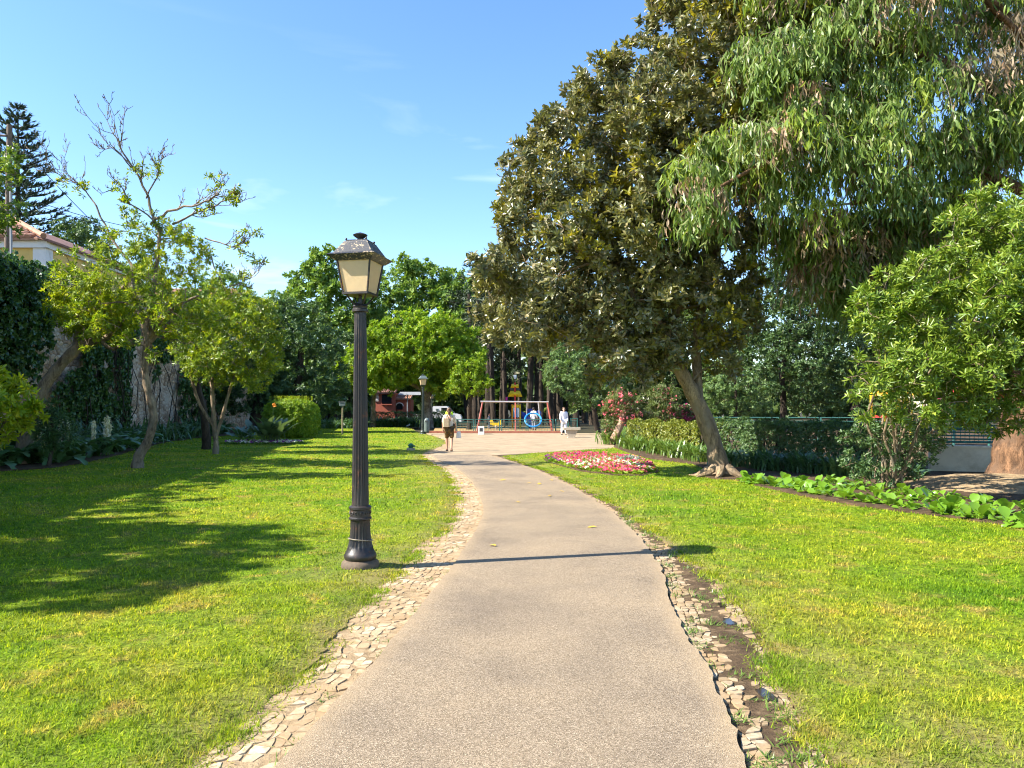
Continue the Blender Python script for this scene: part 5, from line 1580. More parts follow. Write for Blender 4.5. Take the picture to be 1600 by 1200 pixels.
# the bright petunia bed in the right lawn
fb = np.array([G(px, py, 0.11)[:2] for px, py in ((852, 713), (870, 708.5), (905, 706.5), (945, 708), (985, 712), (1015, 721), (1025, 732), (1000, 737.5), (960, 737), (910, 731), (880, 724), (858, 718))])
fpoly = [tuple(q) for q in fb]
def bed_pts(r_, n):
    X = r_.uniform(fb.min(0), fb.max(0), (n * 3, 2))
    return X[inpoly(X[:, 0], X[:, 1], fpoly)][:n]
t, X, lab, r_ = flower_bed('petunia_bed', 'low bed of crimson, pink and white petunias in the middle of the right lawn', bed_pts, 1500, None, 300, 0.11, 0.06, 4200, 'bright_leaf', base=(fb.mean(0)[0], fb.mean(0)[1], 0.03))
f1 = (X[:, 1] - fb[:, 1].min()) / np.ptp(fb[:, 1]); f0 = (X[:, 0] - fb[:, 0].min()) / np.ptp(fb[:, 0])
w_white = np.clip(0.75 - np.abs(f1 - 0.36 + 0.12 * np.sin(f0 * 9)) * 3.2, 0, 0.85) * (f0 < 0.85)
w_vio = np.clip(0.9 - f0 * 7, 0, 0.9) + 0.08
r2 = r_.random(len(X))
kind = np.where(r2 < w_white, 1, np.where(r_.random(len(X)) < w_vio, 2, 0))
for nm, kk in (('crimson_petal', 0), ('white_petal', 1), ('violet_petal', 2)):
    s = kind == kk
    p = np.c_[X[s], r_.uniform(.09, .16, s.sum())]
    leaves_obj('blossom', rosettes(p, nrm(np.tile((0, -.4, .8), (len(p), 1)) + r_.normal(0, .35, p.shape)), 5, 0.040, 0.042, r_, (1.0, 1.4)), nm, t)
flat_poly('flower_bed_soil', [tuple(fb.mean(0) + (q - fb.mean(0)) * 1.05) for q in fb], 0.05, 'soil')
q0 = G(984, 717, 0.15)
leaves_obj('silver_foliage', rosettes(np.c_[q0[0] + r_.normal(0, .2, 80), q0[1] + r_.normal(0, .15, 80), r_.uniform(.06, .22, 80)], nrm(r_.normal(0, 1, (80, 3)) + (0, 0, .8)), 5, 0.08, 0.035, r_), 'silver_leaf', t)

# hedges
def hedge(label, a, b, w, h, mat, seed, per=420, group=None, dark=False):
    r_ = np.random.default_rng(seed)
    a = np.array(a, float); b = np.array(b, float)
    d = nrm(b - a); nrm2 = np.array((d[1], -d[0])); Lh = np.linalg.norm(b - a)
    area = Lh * h * 2 + Lh * w
    n_ = int(area * per)
    s = r_.uniform(0, Lh, n_)
    face = r_.random(n_)
    fh = h / (2 * h + w)
    off = np.where(face < fh, -w / 2, np.where(face < 2 * fh, w / 2, r_.uniform(-w / 2, w / 2, n_)))
    z = np.where(face < 2 * fh, r_.uniform(0.05, h, n_), h)
    lump = 0.07 * np.sin(s * 3.1 + 1) + 0.05 * np.sin(s * 7 + z * 5)
    inn = r_.random(n_) ** 2 * 0.22
    off = off * (1 - inn) + np.sign(off) * lump
    z = np.where(face >= 2 * fh, z - inn * 0.6 + lump + 0.04 * np.sin(off * 9), z)
    p = np.c_[a[0] + d[0] * s + nrm2[0] * off, a[1] + d[1] * s + nrm2[1] * off, z]
    out = np.c_[nrm2[0] * np.sign(off), nrm2[1] * np.sign(off), np.zeros(n_)]
    out[face >= 2 * fh] = (0, 0, 1)
    dr = nrm(out + r_.normal(0, .45, (n_, 3)) + (0, 0, .3))
    t = empty('hedge', (*((a + b) / 2), 0.05), label, 'hedge', group)
    leaves_obj('foliage', rosettes(p, dr, 5, 0.08, 0.042, r_), mat, t)
    mb = MB()
    for i in range(int(Lh * 6)):
        ss = r_.uniform(0, Lh); q = np.array((a[0] + d[0] * ss, a[1] + d[1] * ss, 0.03))
        mb.tube(wander(q, q + np.array((r_.normal(0, .25), r_.normal(0, .25), h * .9)), 5, .05, r_), np.linspace(.025, .008, 5), 4)
    mb.build('stem', 'bark_dark', t)['kind'] = 'stuff'
    return t
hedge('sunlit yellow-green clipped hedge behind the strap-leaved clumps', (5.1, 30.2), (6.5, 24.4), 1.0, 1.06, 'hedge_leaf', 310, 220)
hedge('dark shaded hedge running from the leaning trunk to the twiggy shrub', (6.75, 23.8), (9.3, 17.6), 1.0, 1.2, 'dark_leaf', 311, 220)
# agapanthus clumps
rq = np.random.default_rng(320)
for i in range(17):
    t_ = i / 16
    b = np.array((4.55 + 1.15 * t_ + rq.normal(0, .12), 30.6 - 8.0 * t_ + rq.normal(0, .2), 0.05))
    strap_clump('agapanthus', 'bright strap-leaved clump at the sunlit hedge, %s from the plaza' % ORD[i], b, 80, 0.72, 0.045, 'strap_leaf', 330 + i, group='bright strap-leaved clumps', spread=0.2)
for i in range(17):
    t_ = i / 16
    b = np.array((5.75 + 2.6 * t_ + rq.normal(0, .15), 20.9 - 4.2 * t_ + rq.normal(0, .2), 0.05))
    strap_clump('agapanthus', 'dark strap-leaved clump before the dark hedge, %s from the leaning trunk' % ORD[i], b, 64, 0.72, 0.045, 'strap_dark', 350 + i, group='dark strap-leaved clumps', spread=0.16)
for i in range(7):
    b = np.array((4.5 + .25 * i + rq.normal(0, .12), 33.4 + 1.1 * i, 0.05))
    strap_clump('agapanthus', 'green leafy clump at the plaza edge, %s beyond the leaning oleander' % ORD[i], b, 80, 0.85, 0.06, 'strap_leaf', 370 + i, group='clumps at the plaza edge', spread=0.26)
# far bed of dark strap leaves at the end of the left lawn
for i in range(34):
    b = P(560 + 4.0 * i + rq.normal(0, 1.2), 666, 64.0 + rq.normal(0, .5)) * (1, 1, 0)
    if 652 < 560 + 4 * i < 664:
        continue
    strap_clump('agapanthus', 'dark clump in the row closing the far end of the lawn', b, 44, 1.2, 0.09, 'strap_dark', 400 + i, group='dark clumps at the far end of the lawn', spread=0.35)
for i in range(16):
    b = P(470 + 6 * i + rq.normal(0, 1.5), 668, 60 + rq.normal(0, .7)) * (1, 1, 0)
    strap_clump('agapanthus', 'dark clump under the evergreens beyond the round bush', b, 40, 1.1, 0.09, 'strap_dark', 440 + i, group='dark clumps under the evergreens', spread=0.35)
hedge('low dark hedge at the far end of the left lawn in front of the kiosk', (-14.5, 67.0), (-5.5, 67.0), 1.2, 1.25, 'dark_leaf', 312, 70)

# bergenia: broad round leaves, each leaf a part
def round_leaf(L, W, curl, n=6):
    V, Fc = [(0, 0, 0)], []
    prof = [(0.12, .10), (.3, .16), (.45, .72), (.62, 1.0), (.82, .86), (.95, .45)]
    for t, w in prof:
        for s in (-1, 0, 1):
            y = s * w * W / 2
            V.append((t * L, y, L * (0.75 * t - curl * t * t) + (0.13 * W * abs(s) * w) * (1 if t > .3 else 0.2)))
    V.append((L * 1.02, 0, L * (0.75 - curl) - 0.01))
    Fc += [(0, 1, 2), (0, 2, 3)]
    for i in range(len(prof) - 1):
        a = 1 + i * 3
        Fc += [(a, a + 3, a + 4, a + 1), (a + 1, a + 4, a + 5, a + 2)]
    a = 1 + (len(prof) - 1) * 3; e = len(V) - 1
    Fc += [(a, e, a + 1), (a + 1, e, a + 2)]
    me = np_mesh('leaf', np.array(V), Fc, True)
    me.materials.append(MATS['big_leaf'])
    return me
rl = [round_leaf(.22, .17, .25), round_leaf(.20, .16, .55), round_leaf(.25, .17, .1), round_leaf(.18, .16, .8)]
line = [np.array(q) for q in ((4.95, 16.5), (5.15, 15.6), (5.5, 14.1), (5.95, 12.6), (6.4, 11.2), (6.85, 10.1), (7.4, 8.6), (7.9, 7.2))]
rq = np.random.default_rng(460)
def along(t):
    k_ = t * (len(line) - 1); i = min(int(k_), len(line) - 2)
    return line[i] + (line[i + 1] - line[i]) * (k_ - i)
for i in range(170):
    t_ = 0
    t_ = (i % 60 + rq.random()) / 60
    q = along(t_) + np.array(((0.04 + rq.random() * .2) if i < 60 else 0.3 + rq.random() * 1.9 * (0.55 if t_ > .75 else 1.0), rq.normal(0, .08)))
    b = empty('bergenia', (q[0], q[1], 0.05), 'low plant of broad glossy round leaves along the edge of the right lawn', 'plant', 'broad-leaved border plants')
    for j in range(rq.integers(6, 10)):
        o = link_mesh('leaf', rl[rq.integers(4)], None, b)
        o.location = (rq.normal(0, .05), rq.normal(0, .05), 0)
        o.rotation_euler = (rq.normal(0, .3), rq.uniform(-0.45, 0.45), rq.uniform(0, 6.28))
        s = rq.uniform(.55, 1.05); o.scale = (s, s, s)
# acanthus: deeply cut arching leaves, white flower spikes
def acanthus_leaf(L, W, arch):
    V, Fc = [], []
    n = 11
    for i in range(n):
        t = i / (n - 1)
        env = W * math.sin(math.pi * min(1, 0.10 + 0.9 * t)) ** 0.7 * (1 - 0.25 * t)
        w = env * (1.0 if i % 2 else 0.5)
        if i == n - 1:
            w = 0.01
        x = L * arch * t; z = L * (0.85 * t - 0.75 * t * t)
        V += [(x + (.03 if i % 2 else 0), -w / 2, z + .14 * w), (x, 0, z), (x + (.03 if i % 2 else 0), w / 2, z + .14 * w)]
    for i in range(n - 1):
        a = 3 * i
        Fc += [(a, a + 3, a + 4, a + 1), (a + 1, a + 4, a + 5, a + 2)]
    me = np_mesh('leaf', np.array(V), Fc, True)
    me.materials.append(MATS['acanthus_leaf'])
    return me
al = [acanthus_leaf(.85, .34, .85), acanthus_leaf(.75, .30, .95), acanthus_leaf(.95, .36, .7)]
ac = []
for px, py in ((15, 731), (50, 728), (85, 727), (118, 722), (150, 716), (178, 709), (205, 703), (232, 697), (258, 690), (282, 686), (-20, 736), (35, 716), (75, 712), (112, 706), (150, 699), (190, 693), (230, 686), (5, 705), (60, 700), (100, 696), (140, 690), (185, 684), (268, 681), (300, 682), (320, 681), (345, 680)):
    ac.append(G(px + rq.normal(0, 4), py - 1))
for i, q in enumerate(ac):
    spike = i in (1, 2, 3, 4, 12, 13, 14, 19, 20, 11, 15, 18)
    b = empty('acanthus', (q[0], q[1], .055), 'dark cut-leaved plant with white flower spikes in the wall border' if spike else 'dark cut-leaved plant without flowers in the wall border', 'plant', 'flowering wall border plants' if spike else 'leafy wall border plants')
    for j in range(13):
        o = link_mesh('leaf', al[j % 3], None, b)
        o.location = (rq.normal(0, .12), rq.normal(0, .12), 0)
        o.rotation_euler = (rq.normal(0, .15), rq.uniform(-.55, .2), rq.uniform(0, 6.28))
        s = rq.uniform(1.15, 1.75); o.scale = (s, s, s)
    if spike:
        for j in range(rq.integers(1, 4)):
            p0 = q + np.array((rq.normal(0, .18), rq.normal(0, .15), 0.05)); hh = rq.uniform(1.0, 1.45)
            mb = MB(); mb.tube([p0, p0 + (0.02, 0, hh * .5), p0 + (rq.normal(0, .04), 0, hh)], [.016, .013, .006], 5)
            s_ = mb.build('flower_spike', 'strap_leaf', b)
            z = rq.uniform(0.45, 1.0, 42)
            pp = p0 + np.c_[rq.normal(0, .022, 42), rq.normal(0, .022, 42), z * hh]
            o = leaves_obj('blossom', rosettes(pp, nrm(np.c_[rq.normal(0, 1, 42), rq.normal(0, 1, 42), np.full(42, .25)]), 4, 0.075, 0.055, rq), 'white_petal', s_)
for i in range(16):
    px = 30 + 20 * i
    b = P(px, 690, wallY(px) - 1.6) * (1, 1, 0) + (0.4, 0, .05)
    strap_clump('clivia', 'dark strap-leaved clump at the foot of the stone wall', b, 52, 1.45, 0.085, 'strap_dark', 480 + i, group='dark clumps at the wall foot', spread=0.3)
simple_tree('fan_palm', 'feathery grey-green bush in front of the ivy, beside the leaning trunk', 75, 700, 20.6, [(55, 690), (58, 655), (80, 635), (105, 650), (110, 685), (85, 700)], 24, (12, 20), 0.5, 'bark_dark', 'silver_leaf' if False else 'ivy_leaf', 500, 0.06, 26, 6, 0.22, 0.022, cat='shrub', droop=0.3)

# ------------------------------------------------------------------ on the terrace: norfolk pine and bushes
def norfolk(base, hgt, width, seed):
    r_ = np.random.default_rng(seed)
    base = np.asarray(base, float)
    t = empty('norfolk_pine', base, 'tall tiered dark conifer rising above the tiled roof', 'tree')
    mb = MB(); mb.tube([base, base + (0, 0, hgt * .5), base + (0, 0, hgt)], [0.42, 0.24, 0.03], 10)
    mb.build('trunk', 'bark_dark', t, smooth=True)
    bm_ = MB(); pts, dirs = [], []
    lev = 25
    for i in range(lev):
        f = i / (lev - 1)
        z = hgt * (0.04 + 0.955 * f)
        Lb = width * (1 - f) ** 0.8 * r_.uniform(.85, 1.1) + 0.25
        for j in range(7):
            a = j * 2 * math.pi / 7 + i * .6 + r_.normal(0, .1)
            d = np.array((math.cos(a), math.sin(a), 0))
            s = np.linspace(0, 1, 9)[:, None]
            path = base + (0, 0, z) + d * Lb * s + np.array((0, 0, 1)) * Lb * (0.02 * s + 0.33 * s ** 2.4)
            bm_.tube(path, np.linspace(.05, .012, 9), 4, cap=False)
            sd = np.array((-d[1], d[0], 0))
            m_ = int(6 + 8 * Lb)
            u = r_.uniform(.18, 1.0, m_)
            q = np.stack([np.interp(u, s[:, 0], path[:, k_]) for k_ in range(3)], 1)
            side = r_.choice([-1, 1], m_)
            wd_ = 0.34 * (1 - 0.55 * u) + .05
            pts.append(q); dirs.append(nrm(d * 0.75 + sd * side[:, None] * 0.8 + np.array((0, 0, .55)) + r_.normal(0, .12, (m_, 3))))
    bm_.build('branches', 'bark_dark', t)['kind'] = 'stuff'
    pts = np.concatenate(pts); dirs = np.concatenate(dirs)
    leaves_obj('crown', rosettes(pts, dirs, 4, 0.52, 0.085, r_, (0.05, 0.3)), 'araucaria_leaf', t)
norfolk((P(28, 400, 62) * (1, 1, 0)) + (0, 0, WH), P(28, 168, 62)[2] - WH, 6.4, 510)
for i, (px, py, Y, poly, lab) in enumerate((
    (120, 420, 58, [(60, 420), (70, 375), (105, 345), (140, 335), (160, 360), (170, 420)], 'dark round tree on the terrace right of the tiled roof'),
    (330, 480, 60, [(270, 500), (285, 450), (320, 425), (370, 430), (395, 460), (400, 510)], 'olive-green tree on the terrace above the far end of the wall'),
    (425, 500, 70, [(390, 520), (400, 475), (430, 452), (462, 470), (475, 520)], 'pale green tree above the wall left of the tall feathery one'),
    (215, 470, 46, [(150, 500), (165, 440), (210, 415), (260, 430), (275, 500)], 'bright bushy tree on the terrace behind the crooked one'))):
    simple_tree('terrace_tree', lab, px, py, Y, poly, 60, (12, 26), 2.2, 'bark_dark', ('dark_leaf', 'mid_leaf', 'mid_leaf', 'shrub_leaf')[i], 520 + i, 0.2, 5, 6, 0.23, 0.10, zbase=WH - .3, group='trees on the terrace')
# ------------------------------------------------------------------ far woodland closing every gap at the horizon
def far_wood(seed):
    r_ = np.random.default_rng(seed)
    bl_ = []
    for i in range(520):
        x = r_.uniform(-75, 150); y = r_.uniform(112, 135)
        if x > 60:
            y -= (x - 60) * 0.35
        z = r_.random() ** 0.8 * (9 + 3 * math.sin(x * .11) + 2 * math.sin(x * .31))
        bl_.append((np.array((x, y, z)), r_.uniform(1.5, 2.8)))
    pts, dirs, ids = twig_points(bl_, 0.28, r_, .6)
    V = rosettes(pts, dirs, 5, 1.6, 1.0, r_)
    me = np_mesh('woodland', V, quads_to_tris(len(V) // 4))
    o = link_mesh('woodland', me, 'far_wood_leaf')
    tag(o, 'dark distant woodland behind the playground and the tall trees', 'woodland', kind='stuff')
far_wood(530)
# ------------------------------------------------------------------ the street lamp
def make_lamp(name, loc, label, iron, roofm, rz, group=None):
    t = empty(name, loc, label, 'street lamp', group, rz)
    b = lambda mb, nm, mt, par=t, sm=True: mb.build(nm, mt, par, smooth=sm, world=False)
    b(MB().lathe([(0.20, -0.05), (0.205, 0.015), (0.195, 0.05), (0.165, 0.075)], 28), 'plinth', 'iron_base' if iron == 'cast_iron' else iron)
    b(MB().lathe([(0.158, 0.072), (0.172, 0.095), (0.174, 0.125), (0.158, 0.15), (0.148, 0.165)], 28), 'base_ring', iron)
    prof, fl = [], []
    for i in range(11):
        f = i / 10
        r_ = 0.150 - 0.045 * (1 - (1 - f) ** 3)
        prof.append((r_, 0.163 + f * 0.33)); fl.append(0.10 if 0.05 < f < 0.97 else 0)
    b(MB().lathe(prof, 40, fl), 'lower_shaft', iron)
    band = b(MB().lathe([(0.106, 0.490), (0.122, 0.500), (0.122, 0.515), (0.110, 0.525), (0.110, 0.600), (0.120, 0.608), (0.120, 0.628), (0.100, 0.642)], 32), 'band', iron)
    for i in range(12):          # relief scrolls round the band
        a = i * math.pi / 6
        m = MB()
        c = np.array((math.cos(a) * 0.111, math.sin(a) * 0.111, 0.562))
        s = np.array((-math.sin(a), math.cos(a), 0))
        q = np.linspace(0, 4.2, 9)
        m.tube([c + s * 0.020 * math.cos(x) * (1 - x / 7) + np.array((0, 0, 0.024 * math.sin(x) * (1 - x / 7))) for x in q], 0.006, 5)
        b(m, 'scroll', iron, band)
    n = 14
    prof = [(0.091 - 0.027 * i / (n - 1), 0.640 + 2.03 * i / (n - 1)) for i in range(n)]
    b(MB().lathe(prof, 36, [0.0] + [0.14] * (n - 2) + [0.0]), 'shaft', iron)
    b(MB().lathe([(0.070, 2.668), (0.086, 2.676), (0.086, 2.700), (0.076, 2.708), (0.076, 2.724), (0.082, 2.732), (0.072, 2.748), (0.040, 2.760)], 24), 'collar', iron)
    if iron == 'cast_iron':
        m = MB(); q = np.linspace(0, 2 * math.pi, 22)
        m.tube([(0.128 * math.cos(x), 0.128 * math.sin(x), 0.285 + 0.016 * math.cos(x + 2.2)) for x in q], 0.006, 5)
        b(m, 'tie_wire', 'wire_metal')
    for i in range(4):
        a = math.pi / 4 + i * math.pi / 2
        d = np.array((math.cos(a), math.sin(a), 0))
        b(MB().tube([d * 0.03 + (0, 0, 2.75), d * 0.085 + (0, 0, 2.765), d * 0.115 + (0, 0, 2.80), d * 0.155 + (0, 0, 2.845), d * 0.185 + (0, 0, 2.862)], [0.012, 0.011, 0.010, 0.010, 0.009], 6), 'bracket', iron)
    b(MB().tube([(0, 0, 2.75), (0, 0, 2.86)], [0.025, 0.018], 8), 'stem', iron)
    z0, z1, h0, h1 = 2.865, 3.20, 0.135, 0.185
    b(MB().box((0, 0, z0 - 0.006), (2 * h0 + 0.03, 2 * h0 + 0.03, 0.022), bev=0.01), 'lantern_floor', iron, sm=False)
    for i in range(4):
        a = i * math.pi / 2
        R = lambda x, y, z: np.array((x * math.cos(a) - y * math.sin(a), x * math.sin(a) + y * math.cos(a), z))
        m = MB()
        A = [R(-h0 + .012, -h0 + .004, z0 + .008), R(h0 - .012, -h0 + .004, z0 + .008), R(h1 - .012, -h1 + .004, z1), R(-h1 + .012, -h1 + .004, z1)]
        nn = R(0, 1, 0) * 0.006
        m.add(np.array(A + [q + nn for q in A]), [(0, 1, 2, 3), (7, 6, 5, 4), (0, 4, 5, 1), (1, 5, 6, 2), (2, 6, 7, 3), (3, 7, 4, 0)])
        b(m, 'pane', 'lamp_glass', sm=False)
        b(MB().tube([R(h0, -h0, z0 - .01), R(h1, -h1, z1)], 0.011, 6), 'glazing_bar', iron)
    # roof: square frustum with a flared eave and a raised cap
    rings = [(0.188, 3.190), (0.205, 3.192), (0.262, 3.238), (0.270, 3.246), (0.255, 3.254), (0.215, 3.272), (0.135, 3.392), (0.132, 3.400), (0.118, 3.404), (0.118, 3.416), (0.03, 3.424)]
    V = []
    for h_, z_ in rings:
        V += [(-h_, -h_, z_), (h_, -h_, z_), (h_, h_, z_), (-h_, h_, z_)]
    Fc = [(3, 2, 1, 0)] + [(4 * i + j, 4 * i + (j + 1) % 4, 4 * i + 4 + (j + 1) % 4, 4 * i + 4 + j) for i in range(len(rings) - 1) for j in range(4)]
    Fc.append(tuple(range(4 * len(rings) - 4, 4 * len(rings))))
    rf = b(MB().add(np.array(V), Fc), 'roof', roofm, sm=False)
    for sx in (-1, 1):
        for sy in (-1, 1):
            b(MB().sphere((sx * .112, sy * .112, 3.425), .012, 8, 6), 'stud', iron, rf)
    b(MB().lathe([(0.035, 3.42), (0.030, 3.445), (0.045, 3.455), (0.075, 3.478), (0.078, 3.486), (0.055, 3.498), (0.030, 3.506), (0.012, 3.512)], 20), 'finial', iron, rf)
    return t
lp = G(563, 889); lp[2] = 0.028
lamp = make_lamp('street_lamp', lp, 'tall black fluted cast-iron lamp with cream lantern standing in the near lawn', 'cast_iron', 'lantern_roof', math.radians(-11.6))
lamp.scale = (0.95, 0.95, 0.972)
L2 = G(661, 679); L2[2] = 0.028
lamp2 = make_lamp('street_lamp', L2, 'lamp post with a litter bin at the far corner of the left lawn', 'lamp_green', 'bin_grey', 0.3)
lamp2.scale = (1.04, 1.04, 1.05)
lamp3 = copy_tree(lamp2)
lamp3.location = tuple(P(675, 660, 84) * (1, 1, 0))
lamp3['label'] = 'farthest small lamp half hidden under the wide bright green tree'
lamp3.scale = (1, 1, 0.93)
# litter bin on the second post
c = L2 + np.array((0.24, -0.06, 0))
t = empty('litter_bin', c, 'grey-green bullet-shaped litter bin hung on the far lamp post', 'litter bin')
MB().lathe([(0.10, 0.12), (0.155, 0.16), (0.17, 0.3), (0.17, 0.72)], 18, c=c).build('body', 'bin_grey', t, True)
MB().lathe([(0.178, 0.722), (0.178, 0.76), (0.165, 0.86), (0.12, 0.95), (0.04, 1.0)], 18, c=c).build('lid', 'bin_grey', t, True)
MB().box(c + (-.13, 0, .55), (.16, .05, .06)).build('bracket', 'lamp_green', t)
MB().box(c + (0, -.165, .80), (.17, .03, .08)).build('slot', 'box_dark', t)

# ------------------------------------------------------------------ sign post, hydrant, pigeon, fallen leaves
c = G(535, 680); c[2] = .03
t = empty('plant_sign', c, 'thin wooden stake with a small pale plate on the far left lawn', 'sign')
MB().tube([c, c + (0, 0, 1.0), c + (0.01, 0, 1.72)], [.055, .05, .045], 8).build('post', 'wood_post', t)
MB().box(c + (0, 0, 1.84), (.34, .16, .2), bev=.02).build('plate', 'silver_leaf' if False else 'bin_grey', t)
MB().box(c + (0, 0, 1.96), (.4, .22, .03), bev=.02).build('cap', 'shelter_grey', t)
c = G(642, 705); c[2] = .03
t = empty('water_hydrant', c, 'small green irrigation hydrant on a stone block in the lawn edge', 'hydrant')
MB().box(c + (0, 0, .04), (.3, .26, .1), .2, bev=.03).build('base', 'concrete', t)
MB().lathe([(.09, .08), (.09, .15), (.11, .16), (.11, .2), (.07, .25), (.03, .27)], 14, c=c).build('valve_body', 'hydrant_green', t, True)
MB().tube([c + (.0, 0, .17), c + (.14, -.04, .17), c + (.17, -.05, .13)], [.035, .035, .03], 8).build('spout', 'hydrant_green', t)
c = G(638, 668.5); c[2] = .03
t = empty('pigeon', c, 'tiny pale pigeon standing on the far lawn', 'bird')
mb = MB()
mb.tube([c + (-.17, 0, .12), c + (-.10, 0, .14), c + (0, 0, .16), c + (.08, 0, .19), c + (.12, 0, .25), c + (.13, 0, .29), c + (.17, 0, .285)], [.02, .05, .075, .065, .04, .035, .008], 10)
mb.build('body', 'pigeon_grey', t, True)
for s in (-.03, .03):
    MB().tube([c + (.02, s, .11), c + (.02, s, .03), c + (.05, s, .0)], .008, 5).build('leg', 'swing_red', t)
r = np.random.default_rng(600)
for i, (px, py) in enumerate(((722, 757), (734, 760), (722, 772), (809, 787), (786, 752), (800, 756), (826, 757), (878, 770), (843, 758), (859, 777), (925, 827), (862, 752), (770, 856))):
    c = G(px, py); c[2] = 0.026 if px > 760 else .022
    m = MB(); a = r.uniform(0, 6.28); d = np.array((math.cos(a), math.sin(a), 0)); s = np.array((-d[1], d[0], 0)); L_ = r.uniform(.05, .085)
    m.add([c - d * L_, c - d * .3 * L_ + s * .5 * L_ + (0, 0, .012), c + d * .4 * L_ + s * .35 * L_ + (0, 0, .02), c + d * L_ + (0, 0, .008), c + d * .4 * L_ - s * .35 * L_ + (0, 0, .014), c - d * .3 * L_ - s * .5 * L_ + (0, 0, .006)], [(0, 1, 5), (1, 2, 4, 5), (2, 3, 4)])
    tag(m.build('fallen_leaf', 'dead_leaf'), 'small dry yellow leaf lying on the path', 'leaf', 'fallen leaves on the path')

# ------------------------------------------------------------------ concrete bench
c = G(893, 684.5); c[2] = .02
t = empty('stone_bench', c, 'concrete bench slab on one flared pedestal at the plaza edge', 'bench')
V = [(-.16, -.17, .02), (.16, -.17, .02), (.16, .17, .02), (-.16, .17, .02), (-.34, -.2, .43), (.34, -.2, .43), (.34, .2, .43), (-.34, .2, .43)]
mb = MB(); mb.add(np.array(V) + c, [(3, 2, 1, 0), (4, 5, 6, 7), (0, 1, 5, 4), (1, 2, 6, 5), (2, 3, 7, 6), (3, 0, 4, 7)])
mb.build('pedestal', 'concrete', t)
MB().box(c + (0, 0, .49), (.95, .5, .12), bev=.02).build('seat', 'concrete', t)
MB().box(c + (0, 0, .015), (.45, .42, .05), bev=.02).build('foot', 'concrete', t)

# ------------------------------------------------------------------ playground fence, kerb, box
YF = 48.7
def fence_panel(label, x0, x1, Y, h, grp, z0=0.06, bars=True, Y1=None):
    Y1 = Y if Y1 is None else Y1
    a, b = np.array((x0, Y, z0)), np.array((x1, Y1, z0))
    d = nrm(b - a)
    t = empty('fence_panel', (a + b) / 2, label, 'fence', grp)
    for p in (a + d * .04, b - d * .04):
        MB().box(p + (0, 0, h / 2), (.06, .06, h), math.atan2(d[1], d[0])).build('post', 'fence_green', t)
    for nm, z in (('top_rail', h - .03), ('middle_rail', h - .20), ('bottom_rail', .08)):
        MB().tube([a + d * .07 + (0, 0, z), b - d * .07 + (0, 0, z)], .026, 6).build(nm, 'fence_green', t)
    if bars:
        m = MB(); L_ = np.linalg.norm(b - a)
        for k_ in range(1, int(L_ / .10)):
            q = a + d * k_ * .10
            m.tube([q + (0, 0, .08), q + (0, 0, h - .20)], .007, 4, cap=False)
        m.build('wire_mesh', 'fence_green', t)['kind'] = 'stuff'
    return t
xs = [(px - CX) / F * YF for px in (712, 741, 782, 823.5, 865.5)]
labs = ['green metal fence panel left of the white box, behind the walking woman', 'green metal fence panel behind the small white box', 'green metal fence panel in front of the striped play tower', 'green metal fence panel in front of the blue ring swing']
for i in range(4):
    fence_panel(labs[i], xs[i] + .02, xs[i + 1] - .02, YF, .86, 'playground fence panels')
fence_panel('green metal fence panel turning back beside the man in white', xs[4] + .1, (890 - CX) / F * 49.5, YF + .06, .86, 'playground fence panels', Y1=50.5)
fence_panel('last green fence panel, partly behind the concrete bench', (891 - CX) / F * 50.5, (903 - CX) / F * 50.5, 50.5, .9, 'playground fence panels')
o = MB().box(((xs[0] + xs[-1]) / 2 - .6, YF - .1, .05), (xs[-1] - xs[0] + 2.2, .16, .2), bev=.02).build('kerb', 'kerb_red'); o['kind'] = 'structure'
flat_poly('playground_floor', [(xs[0] - 1.5, YF - .02), (xs[-1] + .3, YF - .02), (xs[-1] + 2.5, 66), (xs[0] - 3, 66)], .03, 'play_sand')
flat_poly('blue_patch', [P(770, 660, 50.2)[:2], P(800, 660, 50.2)[:2], P(795, 660, 53)[:2], P(772, 660, 53)[:2]], .036, 'patch_blue', skirt=.02)
c = G(752, 679.5); c[2] = .02
t = empty('utility_box', c, 'small white box with a dark square hatch before the playground fence', 'utility box')
MB().box(c + (0, 0, .25), (.36, .3, .5), bev=.015).build('body', 'painted_white', t)
MB().box(c + (.0, -.153, .30), (.19, .012, .2)).build('hatch', 'box_dark', t)

# ------------------------------------------------------------------ swing frame with ring swing
YS = 52.5
t = empty('swing_frame', P(805, 672, YS) * (1, 1, 0), 'wide swing frame with grey crossbar on red sloping legs in the playground', 'swing')
zt = P(805, 627.5, YS)[2]
xl, xm, xr = [(px - CX) / F * YS for px in (754, 805.5, 855)]
MB().tube([(xl - .15, YS, zt), (xr + .1, YS, zt - .04)], .062, 10).build('crossbar', 'swing_steel', t, True)
for x, o in ((xl, -.36), (xm, .0), (xr, .34)):
    for dy in (-.75, .75):
        MB().tube([(x, YS, zt - .03), (x + o, YS + dy, 0.02)], .055, 8).build('leg', 'swing_red', t, True)
YR = 51.2
c = P(833, 656, YR)
t = empty('ring_swing', c * (1, 1, 0), 'bright blue ring swing hanging in the playground', 'swing')
q = np.linspace(0, 2 * math.pi, 33)
tl = 0.62
pts = [c + np.array((.56 * math.cos(a), .56 * math.sin(a) * math.cos(tl), .45 * math.sin(a) * 1.0)) for a in q]
MB().tube(pts, .055, 8, cap=False).build('ring', 'ring_blue', t, True)
m = MB()
for k_ in range(-4, 5):
    u = k_ / 5
    w = math.sqrt(1 - u * u)
    m.tube([c + np.array((.54 * u, -.54 * w * math.cos(tl), -.43 * w)), c + np.array((.54 * u, .54 * w * math.cos(tl), .43 * w))], .008, 4)
m.build('net', 'cable', t)['kind'] = 'stuff'
